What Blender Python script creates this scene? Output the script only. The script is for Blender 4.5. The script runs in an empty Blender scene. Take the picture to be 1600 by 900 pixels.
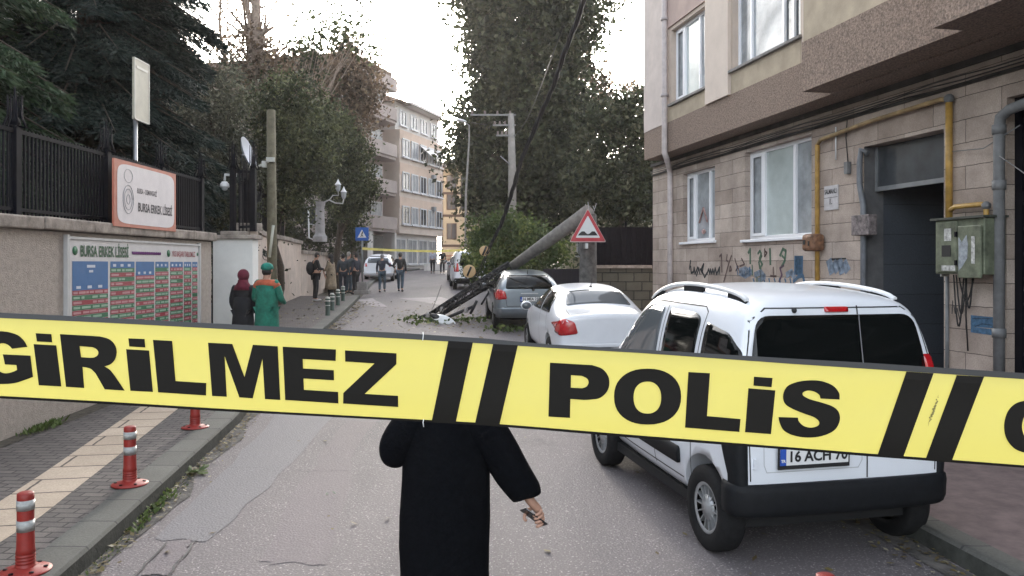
import bpy, bmesh, math, random
import numpy as np
from mathutils import Vector, Matrix
from mathutils.bvhtree import BVHTree
from mathutils.geometry import tessellate_polygon
sc = bpy.context.scene
col = sc.collection
R = math.radians
# ------------------------------------------------------------------ camera
F = 1250.0; CZ = 2.1; HY = 412.0
cam_d = bpy.data.cameras.new('camera'); cam = bpy.data.objects.new('camera', cam_d); col.objects.link(cam)
cam.location = (0, 0, CZ); cam.rotation_euler = (R(90), 0, 0)
cam_d.sensor_width = 36; cam_d.lens = 36 * F / 1600; cam_d.shift_y = -(450 - HY) / 1600
cam_d.clip_end = 3000; cam_d.clip_start = 0.05
sc.camera = cam
# ------------------------------------------------------------------ light
SUN_EL, SUN_AZ = 13.0, -7.0          # the sun stands low ahead, a little left of the view
w = bpy.data.worlds.new('World'); sc.world = w; w.use_nodes = True
nt = w.node_tree; bg = nt.nodes['Background']
sky = nt.nodes.new('ShaderNodeTexSky'); sky.sky_type = 'NISHITA'; sky.sun_disc = False
sky.sun_elevation = R(SUN_EL); sky.sun_rotation = R(SUN_AZ)
sky.air_density = 1.0; sky.dust_density = 4.0; sky.ozone_density = 1.3; sky.altitude = 100
hsv = nt.nodes.new('ShaderNodeHueSaturation'); hsv.inputs['Saturation'].default_value = .34; hsv.inputs['Value'].default_value = 1.0
nt.links.new(sky.outputs[0], hsv.inputs['Color']); nt.links.new(hsv.outputs[0], bg.inputs[0]); bg.inputs[1].default_value = 0.15
sd = bpy.data.lights.new('sun', 'SUN'); so = bpy.data.objects.new('sun', sd); col.objects.link(so)
sd.energy = 1.2; sd.angle = R(10); sd.color = (1, .9, .76)
d = Vector((math.sin(R(SUN_AZ)) * math.cos(R(SUN_EL)), math.cos(R(SUN_AZ)) * math.cos(R(SUN_EL)), math.sin(R(SUN_EL))))
so.rotation_euler = d.to_track_quat('Z', 'Y').to_euler(); so.location = (0, 0, 30)
sc.view_settings.view_transform = 'Standard'; sc.view_settings.look = 'None'
sc.view_settings.exposure = 2.85; sc.view_settings.gamma = 1
sc.render.engine = 'CYCLES'
sc.cycles.max_bounces = 6; sc.cycles.diffuse_bounces = 3; sc.cycles.glossy_bounces = 3; sc.cycles.transmission_bounces = 4
sc.cycles.transparent_max_bounces = 6; sc.cycles.use_denoising = True; sc.cycles.caustics_reflective = False; sc.cycles.caustics_refractive = False
# ------------------------------------------------------------------ helpers
def G(y): return 0.026 * (min(max(y, -25), 80) - 4.5)       # the street climbs away
def Dg(py, h=0): return (2.217 - h) / ((py - HY) / F + 0.026)
def at(px, py, D): return Vector(((px - 800) * D / F, D, CZ - (py - HY) * D / F))
def X(px, D): return (px - 800) * D / F
def Z(py, D): return CZ - (py - HY) * D / F
_wm = {}
def wm(o): return _wm.get(o.name, Matrix.Identity(4))
def props(o, label=None, cat=None, group=None, kind=None):
    if label: o['label'] = label
    if cat: o['category'] = cat
    if group: o['group'] = group
    if kind: o['kind'] = kind
    return o
def thing(name, label, cat, loc=(0, 0, 0), rz=0, group=None):
    o = bpy.data.objects.new(name, None); col.objects.link(o); o.empty_display_size = .2
    o.location = loc; o.rotation_euler = (0, 0, rz)
    _wm[o.name] = Matrix.Translation(Vector(loc)) @ Matrix.Rotation(rz, 4, 'Z')
    return props(o, label, cat, group)
class MB:
    def __init__(s): s.v = []; s.f = []; s.mi = []; s.sm = []
    def add(s, vs, fs, mi=0, smooth=False):
        b = len(s.v); s.v += [tuple(v) for v in vs]
        for f in fs: s.f.append([b + i for i in f]); s.mi.append(mi); s.sm.append(smooth)
        return s
    def box(s, a, b, mi=0, M=None):
        (x0, y0, z0), (x1, y1, z1) = a, b
        vs = [(x0,y0,z0),(x1,y0,z0),(x1,y1,z0),(x0,y1,z0),(x0,y0,z1),(x1,y0,z1),(x1,y1,z1),(x0,y1,z1)]
        if M is not None: vs = [M @ Vector(v) for v in vs]
        return s.add(vs, [(0,3,2,1),(4,5,6,7),(0,1,5,4),(1,2,6,5),(2,3,7,6),(3,0,4,7)], mi)
    def quad(s, a, b, c, d, mi=0): return s.add([a, b, c, d], [(0,1,2,3)], mi)
    def tube(s, pts, r, n=8, mi=0, smooth=True, cap=True):
        pts = [Vector(p) for p in pts]; rs = r if hasattr(r, '__len__') else [r] * len(pts)
        rings = []; up = None
        for i, p in enumerate(pts):
            t = (pts[min(i+1, len(pts)-1)] - pts[max(i-1, 0)])
            if t.length < 1e-9: t = Vector((0,0,1))
            t.normalize()
            if up is None: up = Vector((0,0,1)) if abs(t.z) < .9 else Vector((1,0,0))
            a = t.cross(up)
            if a.length < 1e-6: a = t.cross(Vector((0,1,0)))
            a.normalize(); b = a.cross(t); up = b
            rings.append([p + (a * math.cos(2*math.pi*k/n) + b * math.sin(2*math.pi*k/n)) * rs[i] for k in range(n)])
        vs = [v for rg in rings for v in rg]; fs = []
        for i in range(len(pts)-1):
            for k in range(n): fs.append((i*n+k, i*n+(k+1)%n, (i+1)*n+(k+1)%n, (i+1)*n+k))
        s.add(vs, fs, mi, smooth)
        if cap:
            s.add(rings[0], [tuple(range(n))], mi); s.add(rings[-1], [tuple(reversed(range(n)))], mi)
        return s
    def lathe(s, prof, c=(0,0,0), n=24, mi=0, axis='Z', smooth=True):
        c = Vector(c); vs = []; fs = []
        for (r, h) in prof:
            for k in range(n):
                a = 2*math.pi*k/n; x, y = r*math.cos(a), r*math.sin(a)
                vs.append(c + (Vector((x, y, h)) if axis == 'Z' else Vector((h, x, y)) if axis == 'X' else Vector((x, h, y))))
        for i in range(len(prof)-1):
            for k in range(n): fs.append((i*n+k, i*n+(k+1)%n, (i+1)*n+(k+1)%n, (i+1)*n+k))
        return s.add(vs, fs, mi, smooth)
    def poly(s, pts, mi=0):
        pts = [Vector(p) for p in pts]
        tris = tessellate_polygon([pts]); return s.add(pts, [tuple(t) for t in tris], mi)
    def prism(s, pts, off, mi=0):
        pts = [Vector(p) for p in pts]; off = Vector(off); n = len(pts)
        tris = [tuple(t) for t in tessellate_polygon([pts])]
        s.add(pts, tris, mi); s.add([p + off for p in pts], [tuple(reversed(t)) for t in tris], mi)
        return s.add(pts + [p + off for p in pts], [(i, (i+1)%n, n+(i+1)%n, n+i) for i in range(n)], mi)
    def ell(s, c, r, n=12, mi=0):
        c = Vector(c); m = n; vs = []; fs = []
        for i in range(m+1):
            th = math.pi*i/m
            for k in range(n*2):
                ph = math.pi*k/n
                vs.append(c + Vector((r[0]*math.sin(th)*math.cos(ph), r[1]*math.sin(th)*math.sin(ph), r[2]*math.cos(th))))
        for i in range(m):
            for k in range(n*2): fs.append((i*2*n+k, (i+1)*2*n+k, (i+1)*2*n+(k+1)%(2*n), i*2*n+(k+1)%(2*n)))
        return s.add(vs, fs, mi, True)
    def build(s, name, mats, parent=None, world=True, bevel=0, fix=True):
        me = bpy.data.meshes.new(name); me.from_pydata([tuple(v) for v in s.v], [], s.f)
        if not isinstance(mats, (list, tuple)): mats = [mats]
        for m in mats: me.materials.append(m)
        me.polygons.foreach_set('material_index', s.mi); me.polygons.foreach_set('use_smooth', s.sm)
        if fix or bevel:
            bm = bmesh.new(); bm.from_mesh(me)
            bmesh.ops.remove_doubles(bm, verts=bm.verts, dist=1e-5)
            bmesh.ops.recalc_face_normals(bm, faces=bm.faces)
            bm.to_mesh(me); bm.free()
        if parent is not None and world: me.transform(wm(parent).inverted())
        o = bpy.data.objects.new(name, me); col.objects.link(o)
        if parent is not None: o.parent = parent; _wm[o.name] = wm(parent)
        if bevel:
            b = o.modifiers.new('bevel', 'BEVEL'); b.width = bevel; b.segments = 2; b.limit_method = 'ANGLE'; b.angle_limit = R(40)
        return o
def npmesh(name, V, FQ, mat, parent=None, world=True):
    """fast mesh from arrays: V (n,3), FQ (m,4) quads"""
    me = bpy.data.meshes.new(name); n, m = len(V), len(FQ)
    if parent is not None and world:
        Mi = np.array(wm(parent).inverted()); V = V @ Mi[:3,:3].T + Mi[:3,3]
    me.vertices.add(n); me.vertices.foreach_set('co', V.astype(np.float32).ravel())
    me.loops.add(m*4); me.loops.foreach_set('vertex_index', FQ.astype(np.int32).ravel())
    me.polygons.add(m); me.polygons.foreach_set('loop_start', np.arange(0, m*4, 4, dtype=np.int32))
    me.polygons.foreach_set('loop_total', np.full(m, 4, dtype=np.int32))
    me.update(calc_edges=True); me.validate()
    me.materials.append(mat)
    o = bpy.data.objects.new(name, me); col.objects.link(o)
    if parent is not None: o.parent = parent
    return o
def text_mesh(name, txt, size, M, mat, parent=None, bold=0.0, width=None, align='CENTER', thick=0.0, world=True):
    cu = bpy.data.curves.new('t', 'FONT'); cu.body = txt; cu.size = size; cu.align_x = align; cu.align_y = 'CENTER'; cu.offset = bold; cu.extrude = thick
    cu.resolution_u = 3
    ob = bpy.data.objects.new('t', cu); col.objects.link(ob)
    dg = bpy.context.evaluated_depsgraph_get(); me = bpy.data.meshes.new_from_object(ob.evaluated_get(dg))
    bpy.data.objects.remove(ob); me.name = name
    xs = [v.co.x for v in me.vertices]
    if width and xs: me.transform(Matrix.Diagonal((width / (max(xs) - min(xs)), 1, 1, 1)))
    me.transform(M)
    me.materials.clear(); me.materials.append(mat)
    if parent is not None and world: me.transform(wm(parent).inverted())
    o = bpy.data.objects.new(name, me); col.objects.link(o)
    if parent is not None: o.parent = parent
    return o
# ------------------------------------------------------------------ materials
def lk(nt, a, b): nt.links.new(a, b)
def mat(name, c, rough=.7, metal=0, var=.12, scale=6, bump=0, bscale=40, spec=.5, c2=None, coat=0, detail=5):
    m = bpy.data.materials.new(name); m.use_nodes = True; nt = m.node_tree; p = nt.nodes['Principled BSDF']
    p.inputs['Roughness'].default_value = rough; p.inputs['Metallic'].default_value = metal
    p.inputs['Specular IOR Level'].default_value = spec; p.inputs['Coat Weight'].default_value = coat
    p.inputs['Coat Roughness'].default_value = .06
    tc = nt.nodes.new('ShaderNodeTexCoord')
    c2 = c2 or tuple(x * (1 - var * 2) for x in c); c1 = tuple(min(1, x * (1 + var)) for x in c)
    if var > 0:
        n = nt.nodes.new('ShaderNodeTexNoise'); n.inputs['Scale'].default_value = scale; n.inputs['Detail'].default_value = detail; n.inputs['Roughness'].default_value = .62
        r = nt.nodes.new('ShaderNodeValToRGB'); r.color_ramp.elements[0].position = .3; r.color_ramp.elements[1].position = .7
        r.color_ramp.elements[0].color = (*c2, 1); r.color_ramp.elements[1].color = (*c1, 1)
        lk(nt, tc.outputs['Object'], n.inputs['Vector']); lk(nt, n.outputs['Fac'], r.inputs['Fac']); lk(nt, r.outputs[0], p.inputs['Base Color'])
    else: p.inputs['Base Color'].default_value = (*c, 1)
    if bump:
        n2 = nt.nodes.new('ShaderNodeTexNoise'); n2.inputs['Scale'].default_value = bscale; n2.inputs['Detail'].default_value = 4
        b = nt.nodes.new('ShaderNodeBump'); b.inputs['Strength'].default_value = bump; b.inputs['Distance'].default_value = .02
        lk(nt, tc.outputs['Object'], n2.inputs['Vector']); lk(nt, n2.outputs['Fac'], b.inputs['Height']); lk(nt, b.outputs[0], p.inputs['Normal'])
    return m
def leafmat(name, c, c2, trans=.35, c3=None):
    m = bpy.data.materials.new(name); m.use_nodes = True; nt = m.node_tree; nt.nodes.clear()
    out = nt.nodes.new('ShaderNodeOutputMaterial'); g = nt.nodes.new('ShaderNodeNewGeometry')
    r = nt.nodes.new('ShaderNodeValToRGB'); r.color_ramp.elements[0].color = (*c, 1); r.color_ramp.elements[1].color = (*c2, 1)
    if c3: e = r.color_ramp.elements.new(.93); e.color = (*c2, 1); r.color_ramp.elements[-1].color = (*c3, 1)
    d = nt.nodes.new('ShaderNodeBsdfPrincipled'); d.inputs['Roughness'].default_value = .6; d.inputs['Specular IOR Level'].default_value = .3
    t = nt.nodes.new('ShaderNodeBsdfTranslucent'); mx = nt.nodes.new('ShaderNodeMixShader'); mx.inputs[0].default_value = trans
    tc = nt.nodes.new('ShaderNodeTexCoord'); nz = nt.nodes.new('ShaderNodeTexNoise'); nz.inputs['Scale'].default_value = .9; nz.inputs['Detail'].default_value = 2
    mr = nt.nodes.new('ShaderNodeMapRange'); mr.inputs[1].default_value = .35; mr.inputs[2].default_value = .65; mr.inputs[3].default_value = -.32; mr.inputs[4].default_value = .38
    ad = nt.nodes.new('ShaderNodeMath'); ad.operation = 'ADD'; ad.use_clamp = True
    lk(nt, tc.outputs['Object'], nz.inputs['Vector']); lk(nt, nz.outputs['Fac'], mr.inputs[0]); lk(nt, mr.outputs[0], ad.inputs[0]); lk(nt, g.outputs['Random Per Island'], ad.inputs[1])
    lk(nt, ad.outputs[0], r.inputs[0]); lk(nt, r.outputs[0], d.inputs['Base Color']); lk(nt, r.outputs[0], t.inputs['Color'])
    lk(nt, d.outputs[0], mx.inputs[1]); lk(nt, t.outputs[0], mx.inputs[2]); lk(nt, mx.outputs[0], out.inputs[0])
    return m
def brickmat(name, c1, c2, mortar, bw, bh, ms=.012, rot=0, plane='XY', rough=.85, bump=.4, stain=.35, sc_=1.0, offs=.5, stc=None):
    m = bpy.data.materials.new(name); m.use_nodes = True; nt = m.node_tree; p = nt.nodes['Principled BSDF']; p.inputs['Roughness'].default_value = rough
    tc = nt.nodes.new('ShaderNodeTexCoord'); mp = nt.nodes.new('ShaderNodeMapping')
    if plane == 'XZ': mp.inputs['Rotation'].default_value = (R(-90), 0, 0)
    elif plane == 'YZ': mp.inputs['Rotation'].default_value = (R(-90), 0, 0)
    else: mp.inputs['Rotation'].default_value = (0, 0, rot)
    br = nt.nodes.new('ShaderNodeTexBrick'); br.inputs['Color1'].default_value = (*c1, 1); br.inputs['Color2'].default_value = (*c2, 1); br.inputs['Mortar'].default_value = (*mortar, 1)
    br.inputs['Scale'].default_value = 1; br.inputs['Brick Width'].default_value = bw; br.inputs['Row Height'].default_value = bh; br.inputs['Mortar Size'].default_value = ms; br.inputs['Mortar Smooth'].default_value = .3
    br.inputs['Bias'].default_value = 0; br.offset = offs
    if plane == 'YZ':
        sp = nt.nodes.new('ShaderNodeSeparateXYZ'); cb = nt.nodes.new('ShaderNodeCombineXYZ'); lk(nt, tc.outputs['Object'], sp.inputs[0]); lk(nt, sp.outputs[1], cb.inputs[0]); lk(nt, sp.outputs[2], cb.inputs[1])
        src = cb.outputs[0]
    elif plane == 'XZ':
        sp = nt.nodes.new('ShaderNodeSeparateXYZ'); cb = nt.nodes.new('ShaderNodeCombineXYZ'); lk(nt, tc.outputs['Object'], sp.inputs[0]); lk(nt, sp.outputs[0], cb.inputs[0]); lk(nt, sp.outputs[2], cb.inputs[1])
        src = cb.outputs[0]
    else: lk(nt, tc.outputs['Object'], mp.inputs[0]); src = mp.outputs[0]
    dn = nt.nodes.new('ShaderNodeTexNoise'); dn.inputs['Scale'].default_value = 9; dn.inputs['Detail'].default_value = 2
    dm = nt.nodes.new('ShaderNodeMix'); dm.data_type = 'VECTOR'; dm.inputs[0].default_value = .012
    va = nt.nodes.new('ShaderNodeVectorMath'); va.operation = 'ADD'
    lk(nt, src, dn.inputs['Vector'])
    vs = nt.nodes.new('ShaderNodeVectorMath'); vs.operation = 'SCALE'; vs.inputs['Scale'].default_value = .02
    lk(nt, dn.outputs['Color'], vs.inputs[0]); lk(nt, src, va.inputs[0]); lk(nt, vs.outputs[0], va.inputs[1]); nt.nodes.remove(dm)
    lk(nt, va.outputs[0], br.inputs['Vector'])
    n = nt.nodes.new('ShaderNodeTexNoise'); n.inputs['Scale'].default_value = 1.3; n.inputs['Detail'].default_value = 8; n.inputs['Roughness'].default_value = .7
    r = nt.nodes.new('ShaderNodeMapRange'); r.inputs[1].default_value = .35; r.inputs[2].default_value = .7; r.inputs[3].default_value = 0; r.inputs[4].default_value = stain
    n3 = nt.nodes.new('ShaderNodeTexNoise'); n3.inputs['Scale'].default_value = 60; n3.inputs['Detail'].default_value = 3
    lk(nt, tc.outputs['Object'], n.inputs['Vector']); lk(nt, tc.outputs['Object'], n3.inputs['Vector']); lk(nt, n.outputs['Fac'], r.inputs[0])
    mx = nt.nodes.new('ShaderNodeMix'); mx.data_type = 'RGBA'; mx.blend_type = 'MIX' if stc else 'MULTIPLY'
    mx.inputs['B'].default_value = (*(stc or (.35, .33, .32)), 1)
    lk(nt, r.outputs[0], mx.inputs['Factor']); lk(nt, br.outputs['Color'], mx.inputs['A'])
    mx2 = nt.nodes.new('ShaderNodeMix'); mx2.data_type = 'RGBA'; mx2.blend_type = 'OVERLAY'; mx2.inputs['Factor'].default_value = .35
    lk(nt, mx.outputs['Result'], mx2.inputs['A']); lk(nt, n3.outputs['Fac'], mx2.inputs['B']); lk(nt, mx2.outputs['Result'], p.inputs['Base Color'])
    b = nt.nodes.new('ShaderNodeBump'); b.inputs['Strength'].default_value = bump; b.inputs['Distance'].default_value = .01; b.invert = True
    lk(nt, br.outputs['Fac'], b.inputs['Height'])
    b2 = nt.nodes.new('ShaderNodeBump'); b2.inputs['Strength'].default_value = .25; b2.inputs['Distance'].default_value = .01
    lk(nt, n3.outputs['Fac'], b2.inputs['Height']); lk(nt, b.outputs[0], b2.inputs['Normal']); lk(nt, b2.outputs[0], p.inputs['Normal'])
    return m
def glassmat(name, c=(.012, .014, .016), rough=.04, spec=.6):
    m = bpy.data.materials.new(name); m.use_nodes = True; p = m.node_tree.nodes['Principled BSDF']
    p.inputs['Base Color'].default_value = (*c, 1); p.inputs['Roughness'].default_value = rough; p.inputs['Specular IOR Level'].default_value = spec
    return m
M = {}
def asphalt(name, a, b, c):
    m = bpy.data.materials.new(name); m.use_nodes = True; nt = m.node_tree; p = nt.nodes['Principled BSDF']; p.inputs['Roughness'].default_value = .8
    tc = nt.nodes.new('ShaderNodeTexCoord')
    n1 = nt.nodes.new('ShaderNodeTexNoise'); n1.inputs['Scale'].default_value = .55; n1.inputs['Detail'].default_value = 5; n1.inputs['Roughness'].default_value = .6
    mp = nt.nodes.new('ShaderNodeMapping'); mp.inputs['Scale'].default_value = (1, .28, 1); mp.inputs['Rotation'].default_value = (0, 0, R(8))
    r1 = nt.nodes.new('ShaderNodeValToRGB'); e = r1.color_ramp.elements; e[0].position = .38; e[0].color = (*a, 1); e[1].position = .62; e[1].color = (*b, 1)
    n2 = nt.nodes.new('ShaderNodeTexVoronoi'); n2.inputs['Scale'].default_value = 55
    n4 = nt.nodes.new('ShaderNodeTexNoise'); n4.inputs['Scale'].default_value = 62; n4.inputs['Detail'].default_value = 2
    r2 = nt.nodes.new('ShaderNodeValToRGB'); e = r2.color_ramp.elements; e[0].position = .58; e[0].color = (0, 0, 0, 1); e[1].position = .78; e[1].color = (1, 1, 1, 1)
    mx = nt.nodes.new('ShaderNodeMix'); mx.data_type = 'RGBA'; mx.inputs['B'].default_value = (*c, 1)
    lk(nt, tc.outputs['Object'], mp.inputs[0]); lk(nt, mp.outputs[0], n1.inputs['Vector']); lk(nt, n1.outputs['Fac'], r1.inputs[0])
    lk(nt, tc.outputs['Object'], n2.inputs['Vector']); lk(nt, tc.outputs['Object'], n4.inputs['Vector']); lk(nt, n4.outputs['Fac'], r2.inputs[0])
    lk(nt, r2.outputs[0], mx.inputs['Factor']); lk(nt, r1.outputs[0], mx.inputs['A'])
    # dark cracks, sparse
    vc = nt.nodes.new('ShaderNodeTexVoronoi'); vc.feature = 'DISTANCE_TO_EDGE'; vc.inputs['Scale'].default_value = .45
    nd = nt.nodes.new('ShaderNodeTexNoise'); nd.inputs['Scale'].default_value = 2.5; nd.inputs['Detail'].default_value = 6
    vm = nt.nodes.new('ShaderNodeVectorMath'); vm.operation = 'MULTIPLY_ADD'; vm.inputs[1].default_value = (.7, .7, .7)
    lk(nt, tc.outputs['Object'], nd.inputs['Vector']); lk(nt, nd.outputs['Color'], vm.inputs[0]); lk(nt, tc.outputs['Object'], vm.inputs[2]); lk(nt, vm.outputs[0], vc.inputs['Vector'])
    rc = nt.nodes.new('ShaderNodeMapRange'); rc.inputs[1].default_value = 0; rc.inputs[2].default_value = .009; rc.inputs[3].default_value = .55; rc.inputs[4].default_value = 0
    lk(nt, vc.outputs['Distance'], rc.inputs[0])
    nm = nt.nodes.new('ShaderNodeTexNoise'); nm.inputs['Scale'].default_value = .35; rm = nt.nodes.new('ShaderNodeMapRange'); rm.inputs[1].default_value = .5; rm.inputs[2].default_value = .58
    lk(nt, tc.outputs['Object'], nm.inputs['Vector']); lk(nt, nm.outputs['Fac'], rm.inputs[0])
    mm = nt.nodes.new('ShaderNodeMath'); mm.operation = 'MULTIPLY'; lk(nt, rc.outputs[0], mm.inputs[0]); lk(nt, rm.outputs[0], mm.inputs[1])
    mx3 = nt.nodes.new('ShaderNodeMix'); mx3.data_type = 'RGBA'; mx3.inputs['B'].default_value = (.03, .03, .032, 1)
    lk(nt, mm.outputs[0], mx3.inputs['Factor']); lk(nt, mx.outputs['Result'], mx3.inputs['A']); lk(nt, mx3.outputs['Result'], p.inputs['Base Color'])
    b = nt.nodes.new('ShaderNodeBump'); b.inputs['Strength'].default_value = .5; b.inputs['Distance'].default_value = .008
    lk(nt, n2.outputs['Distance'], b.inputs['Height']); lk(nt, b.outputs[0], p.inputs['Normal'])
    return m
M['asphalt'] = asphalt('asphalt', (.100, .091, .095), (.142, .125, .128), (.42, .38, .38))
M['patch'] = asphalt('asphalt_patch', (.132, .129, .137), (.158, .15, .158), (.24, .23, .24))
M['patch2'] = asphalt('asphalt_red', (.120, .104, .109), (.145, .124, .131), (.26, .23, .24))
M['crosswalk'] = mat('crosswalk_paint', (.27, .245, .245), .8, var=.2, scale=3)
M['paver'] = brickmat('paver', (.095, .084, .080), (.14, .122, .114), (.03, .028, .026), .2, .1, .009, rot=R(3), stain=.3)
M['paver_red'] = mat('red_paving', (.13, .095, .095), .85, var=.2, scale=5, bump=.3)
M['tactile'] = brickmat('tactile', (.42, .34, .26), (.50, .41, .32), (.10, .08, .07), 2.0, .4, .014, rot=R(-8.8) + R(-0), stain=.3)
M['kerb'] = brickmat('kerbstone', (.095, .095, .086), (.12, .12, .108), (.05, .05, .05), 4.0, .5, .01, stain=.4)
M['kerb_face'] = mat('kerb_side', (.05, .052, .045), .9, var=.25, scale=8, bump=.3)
M['earth'] = mat('earth', (.07, .06, .045), .95, var=.3, scale=12, bump=.5)
M['concrete'] = mat('concrete', (.22, .21, .20), .85, var=.18, scale=5, bump=.3)
M['coping'] = mat('coping', (.36, .31, .27), .9, var=.28, scale=5, bump=.5)
M['render_wall'] = mat('rough_render', (.46, .40, .35), .95, var=.10, scale=14, bump=1.0, bscale=60)
M['pinkwall'] = mat('pink_render', (.57, .475, .41), .9, var=.1, scale=2.5, bump=.15)
M['whitewall'] = mat('white_render', (.84, .83, .80), .85, var=.05, scale=2, bump=.1)
M['iron'] = mat('black_iron', (.006, .006, .010), .6, var=.2, spec=.12)
M['dark'] = mat('dark', (.006, .006, .007), .8, var=0)
M['steel'] = mat('steel', (.35, .35, .36), .4, .8, var=.1)
M['white'] = mat('white_paint', (.72, .73, .74), .45, var=.05)
M['carwhite'] = mat('car_white', (.72, .745, .79), .3, var=.025, scale=2, coat=.6)
M['carsilver'] = mat('car_silver', (.19, .22, .245), .32, .55, var=.03, coat=.6)
M['carwhite2'] = mat('car_white_b', (.7, .72, .76), .3, var=.02, coat=.5)
M['cardark'] = mat('car_dark', (.05, .052, .06), .3, var=.03, coat=.5)
M['plastic'] = mat('black_plastic', (.009, .010, .012), .65, var=.15, scale=20, spec=.2)
M['rubber'] = mat('rubber', (.013, .013, .014), .85, var=.2, scale=30, spec=.25)
M['glass'] = glassmat('car_glass', (.004, .005, .005), .05, .3); M['glass2'] = glassmat('pale_car_glass', (.09, .10, .11), .06)
M['redlamp'] = mat('red_lamp', (.45, .01, .015), .15, var=.15, scale=25, coat=.8)
M['clearlamp'] = mat('clear_lamp', (.5, .5, .5), .15, var=.1, coat=.8)
M['hub'] = mat('hubcap', (.4, .41, .42), .35, .5, var=.05)
M['plate'] = mat('plate_white', (.7, .7, .7), .5, var=.02)
M['plateblue'] = mat('plate_blue', (.02, .08, .4), .5, var=0)
M['ink'] = mat('ink', (.012, .012, .013), .6, var=0)
M['yellowpipe'] = mat('yellow_pipe', (.42, .25, .06), .5, var=.2, scale=9)
M['greypipe'] = mat('grey_pipe', (.16, .165, .17), .6, var=.15, scale=9)
M['bark'] = mat('bark', (.07, .055, .042), .95, var=.3, scale=14, bump=.8, bscale=25)
M['barkpale'] = mat('bark_pale', (.30, .235, .19), .95, var=.25, scale=10, bump=.6, bscale=25)
M['wood'] = mat('pole_wood', (.15, .135, .09), .9, var=.2, scale=9, bump=.5)
M['pole'] = mat('pole_concrete', (.20, .19, .175), .85, var=.2, scale=7, bump=.4)
M['skin'] = mat('skin', (.42, .24, .17), .55, var=.08, scale=20)
# ------------------------------------------------------------------ ground, road, pavements
def lerp_poly(P, y):
    for (xa, ya), (xb, yb) in zip(P, P[1:]):
        if y <= yb: return xa + (xb - xa) * (y - ya) / (yb - ya)
    (xa, ya), (xb, yb) = P[-2], P[-1]
    return xa + (xb - xa) * (y - ya) / (yb - ya)
KL = [(-2.2, -6), (-2.86, 5.2), (-3.32, 9.6), (-4.02, 14.5), (-4.55, 19), (-5.4, 26.5), (-6.2, 33), (-7.6, 44), (-8.6, 55), (-8.4, 60), (-7.6, 66), (-4, 80)]
KR = [(4.8, -6), (3.1, 5.3), (2.3, 10), (1.95, 15), (1.5, 20), (.7, 27), (-.9, 38), (-1.9, 48), (-1.6, 56), (0, 64), (3, 80)]
WL = -5.37                                                    # face of the wall with the banner
def sheet(name, L, Rr, y0, y1, h, mt, step=1.0, kind='structure', extra=0):
    mb = MB(); ys = list(np.arange(y0, y1 + 1e-6, step)); vs = []
    for y in ys:
        a = lerp_poly(L, y) if isinstance(L, list) else L; b = lerp_poly(Rr, y) if isinstance(Rr, list) else Rr
        vs += [(a, y, G(y) + h), (b, y, G(y) + h)]
    fs = [(2*i, 2*i+1, 2*i+3, 2*i+2) for i in range(len(ys)-1)]
    mb.add(vs, fs); o = mb.build(name, mt); props(o, kind=kind); return o
mb = MB(); N = 60
xs = np.linspace(-260, 260, 53); ys = np.concatenate([np.linspace(-40, 90, 66), np.linspace(100, 700, 25)])
vs = [(x, y, G(y) - .06) for y in ys for x in xs]; nx = len(xs)
mb.add(vs, [(j*nx+i, j*nx+i+1, (j+1)*nx+i+1, (j+1)*nx+i) for j in range(len(ys)-1) for i in range(nx-1)])
props(mb.build('ground', M['earth']), kind='structure')
sheet('road', KL, KR, -6, 80, 0, M['asphalt'], .5)
# pavements end where the kerbstones begin
SL = [(-6.2, -6), (-6.2, 14), (-6.6, 15.5), (-8.3, 24.6), (-9.2, 31.8)]
def shift(P, dx): return [(x + dx, y) for x, y in P]
sheet('sidewalk', SL, shift(KL, -.30), -6, 31.8, .13, M['paver'], .5)
sheet('far_sidewalk', shift(KL, -4.6), shift(KL, -.30), 36.5, 66, .13, M['paver_red'], .5)
sheet('right_sidewalk', shift(KR, .22), [(9, -6), (6.5, 5), (3.6, 18.4), (4.5, 30), (4, 60)], -6, 60, .135, M['paver_red'], .5)
def kerb(name, P, dx0, dx1, y0, y1, h):
    mb = MB(); ys = np.arange(y0, y1 + 1e-6, .5); vs = []
    for y in ys:
        x = lerp_poly(P, y); g = G(y)
        s_ = 1 if dx1 < 0 else -1
        vs += [(x, y, g - .03), (x - .012 * s_, y, g + h - .02), (x - .03 * s_, y, g + h + .003), (x + dx1, y, g + h + .003), (x + dx1, y, g - .03)]
    n = len(ys)
    for i in range(n-1):
        for k in range(4):
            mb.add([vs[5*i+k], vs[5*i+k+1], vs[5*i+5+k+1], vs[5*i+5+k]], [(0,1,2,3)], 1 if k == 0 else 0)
    mb.add(vs[:5], [(0,1,2,3,4)], 1); mb.add(vs[-5:], [(0,1,2,3,4)], 1)
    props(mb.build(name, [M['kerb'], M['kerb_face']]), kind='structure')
kerb('kerb', KL, 0, -.30, -6, 32, .13); kerb('far_kerb', KL, 0, -.30, 36.5, 66, .13); kerb('right_kerb', KR, 0, .22, -6, 60, .135)
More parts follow.
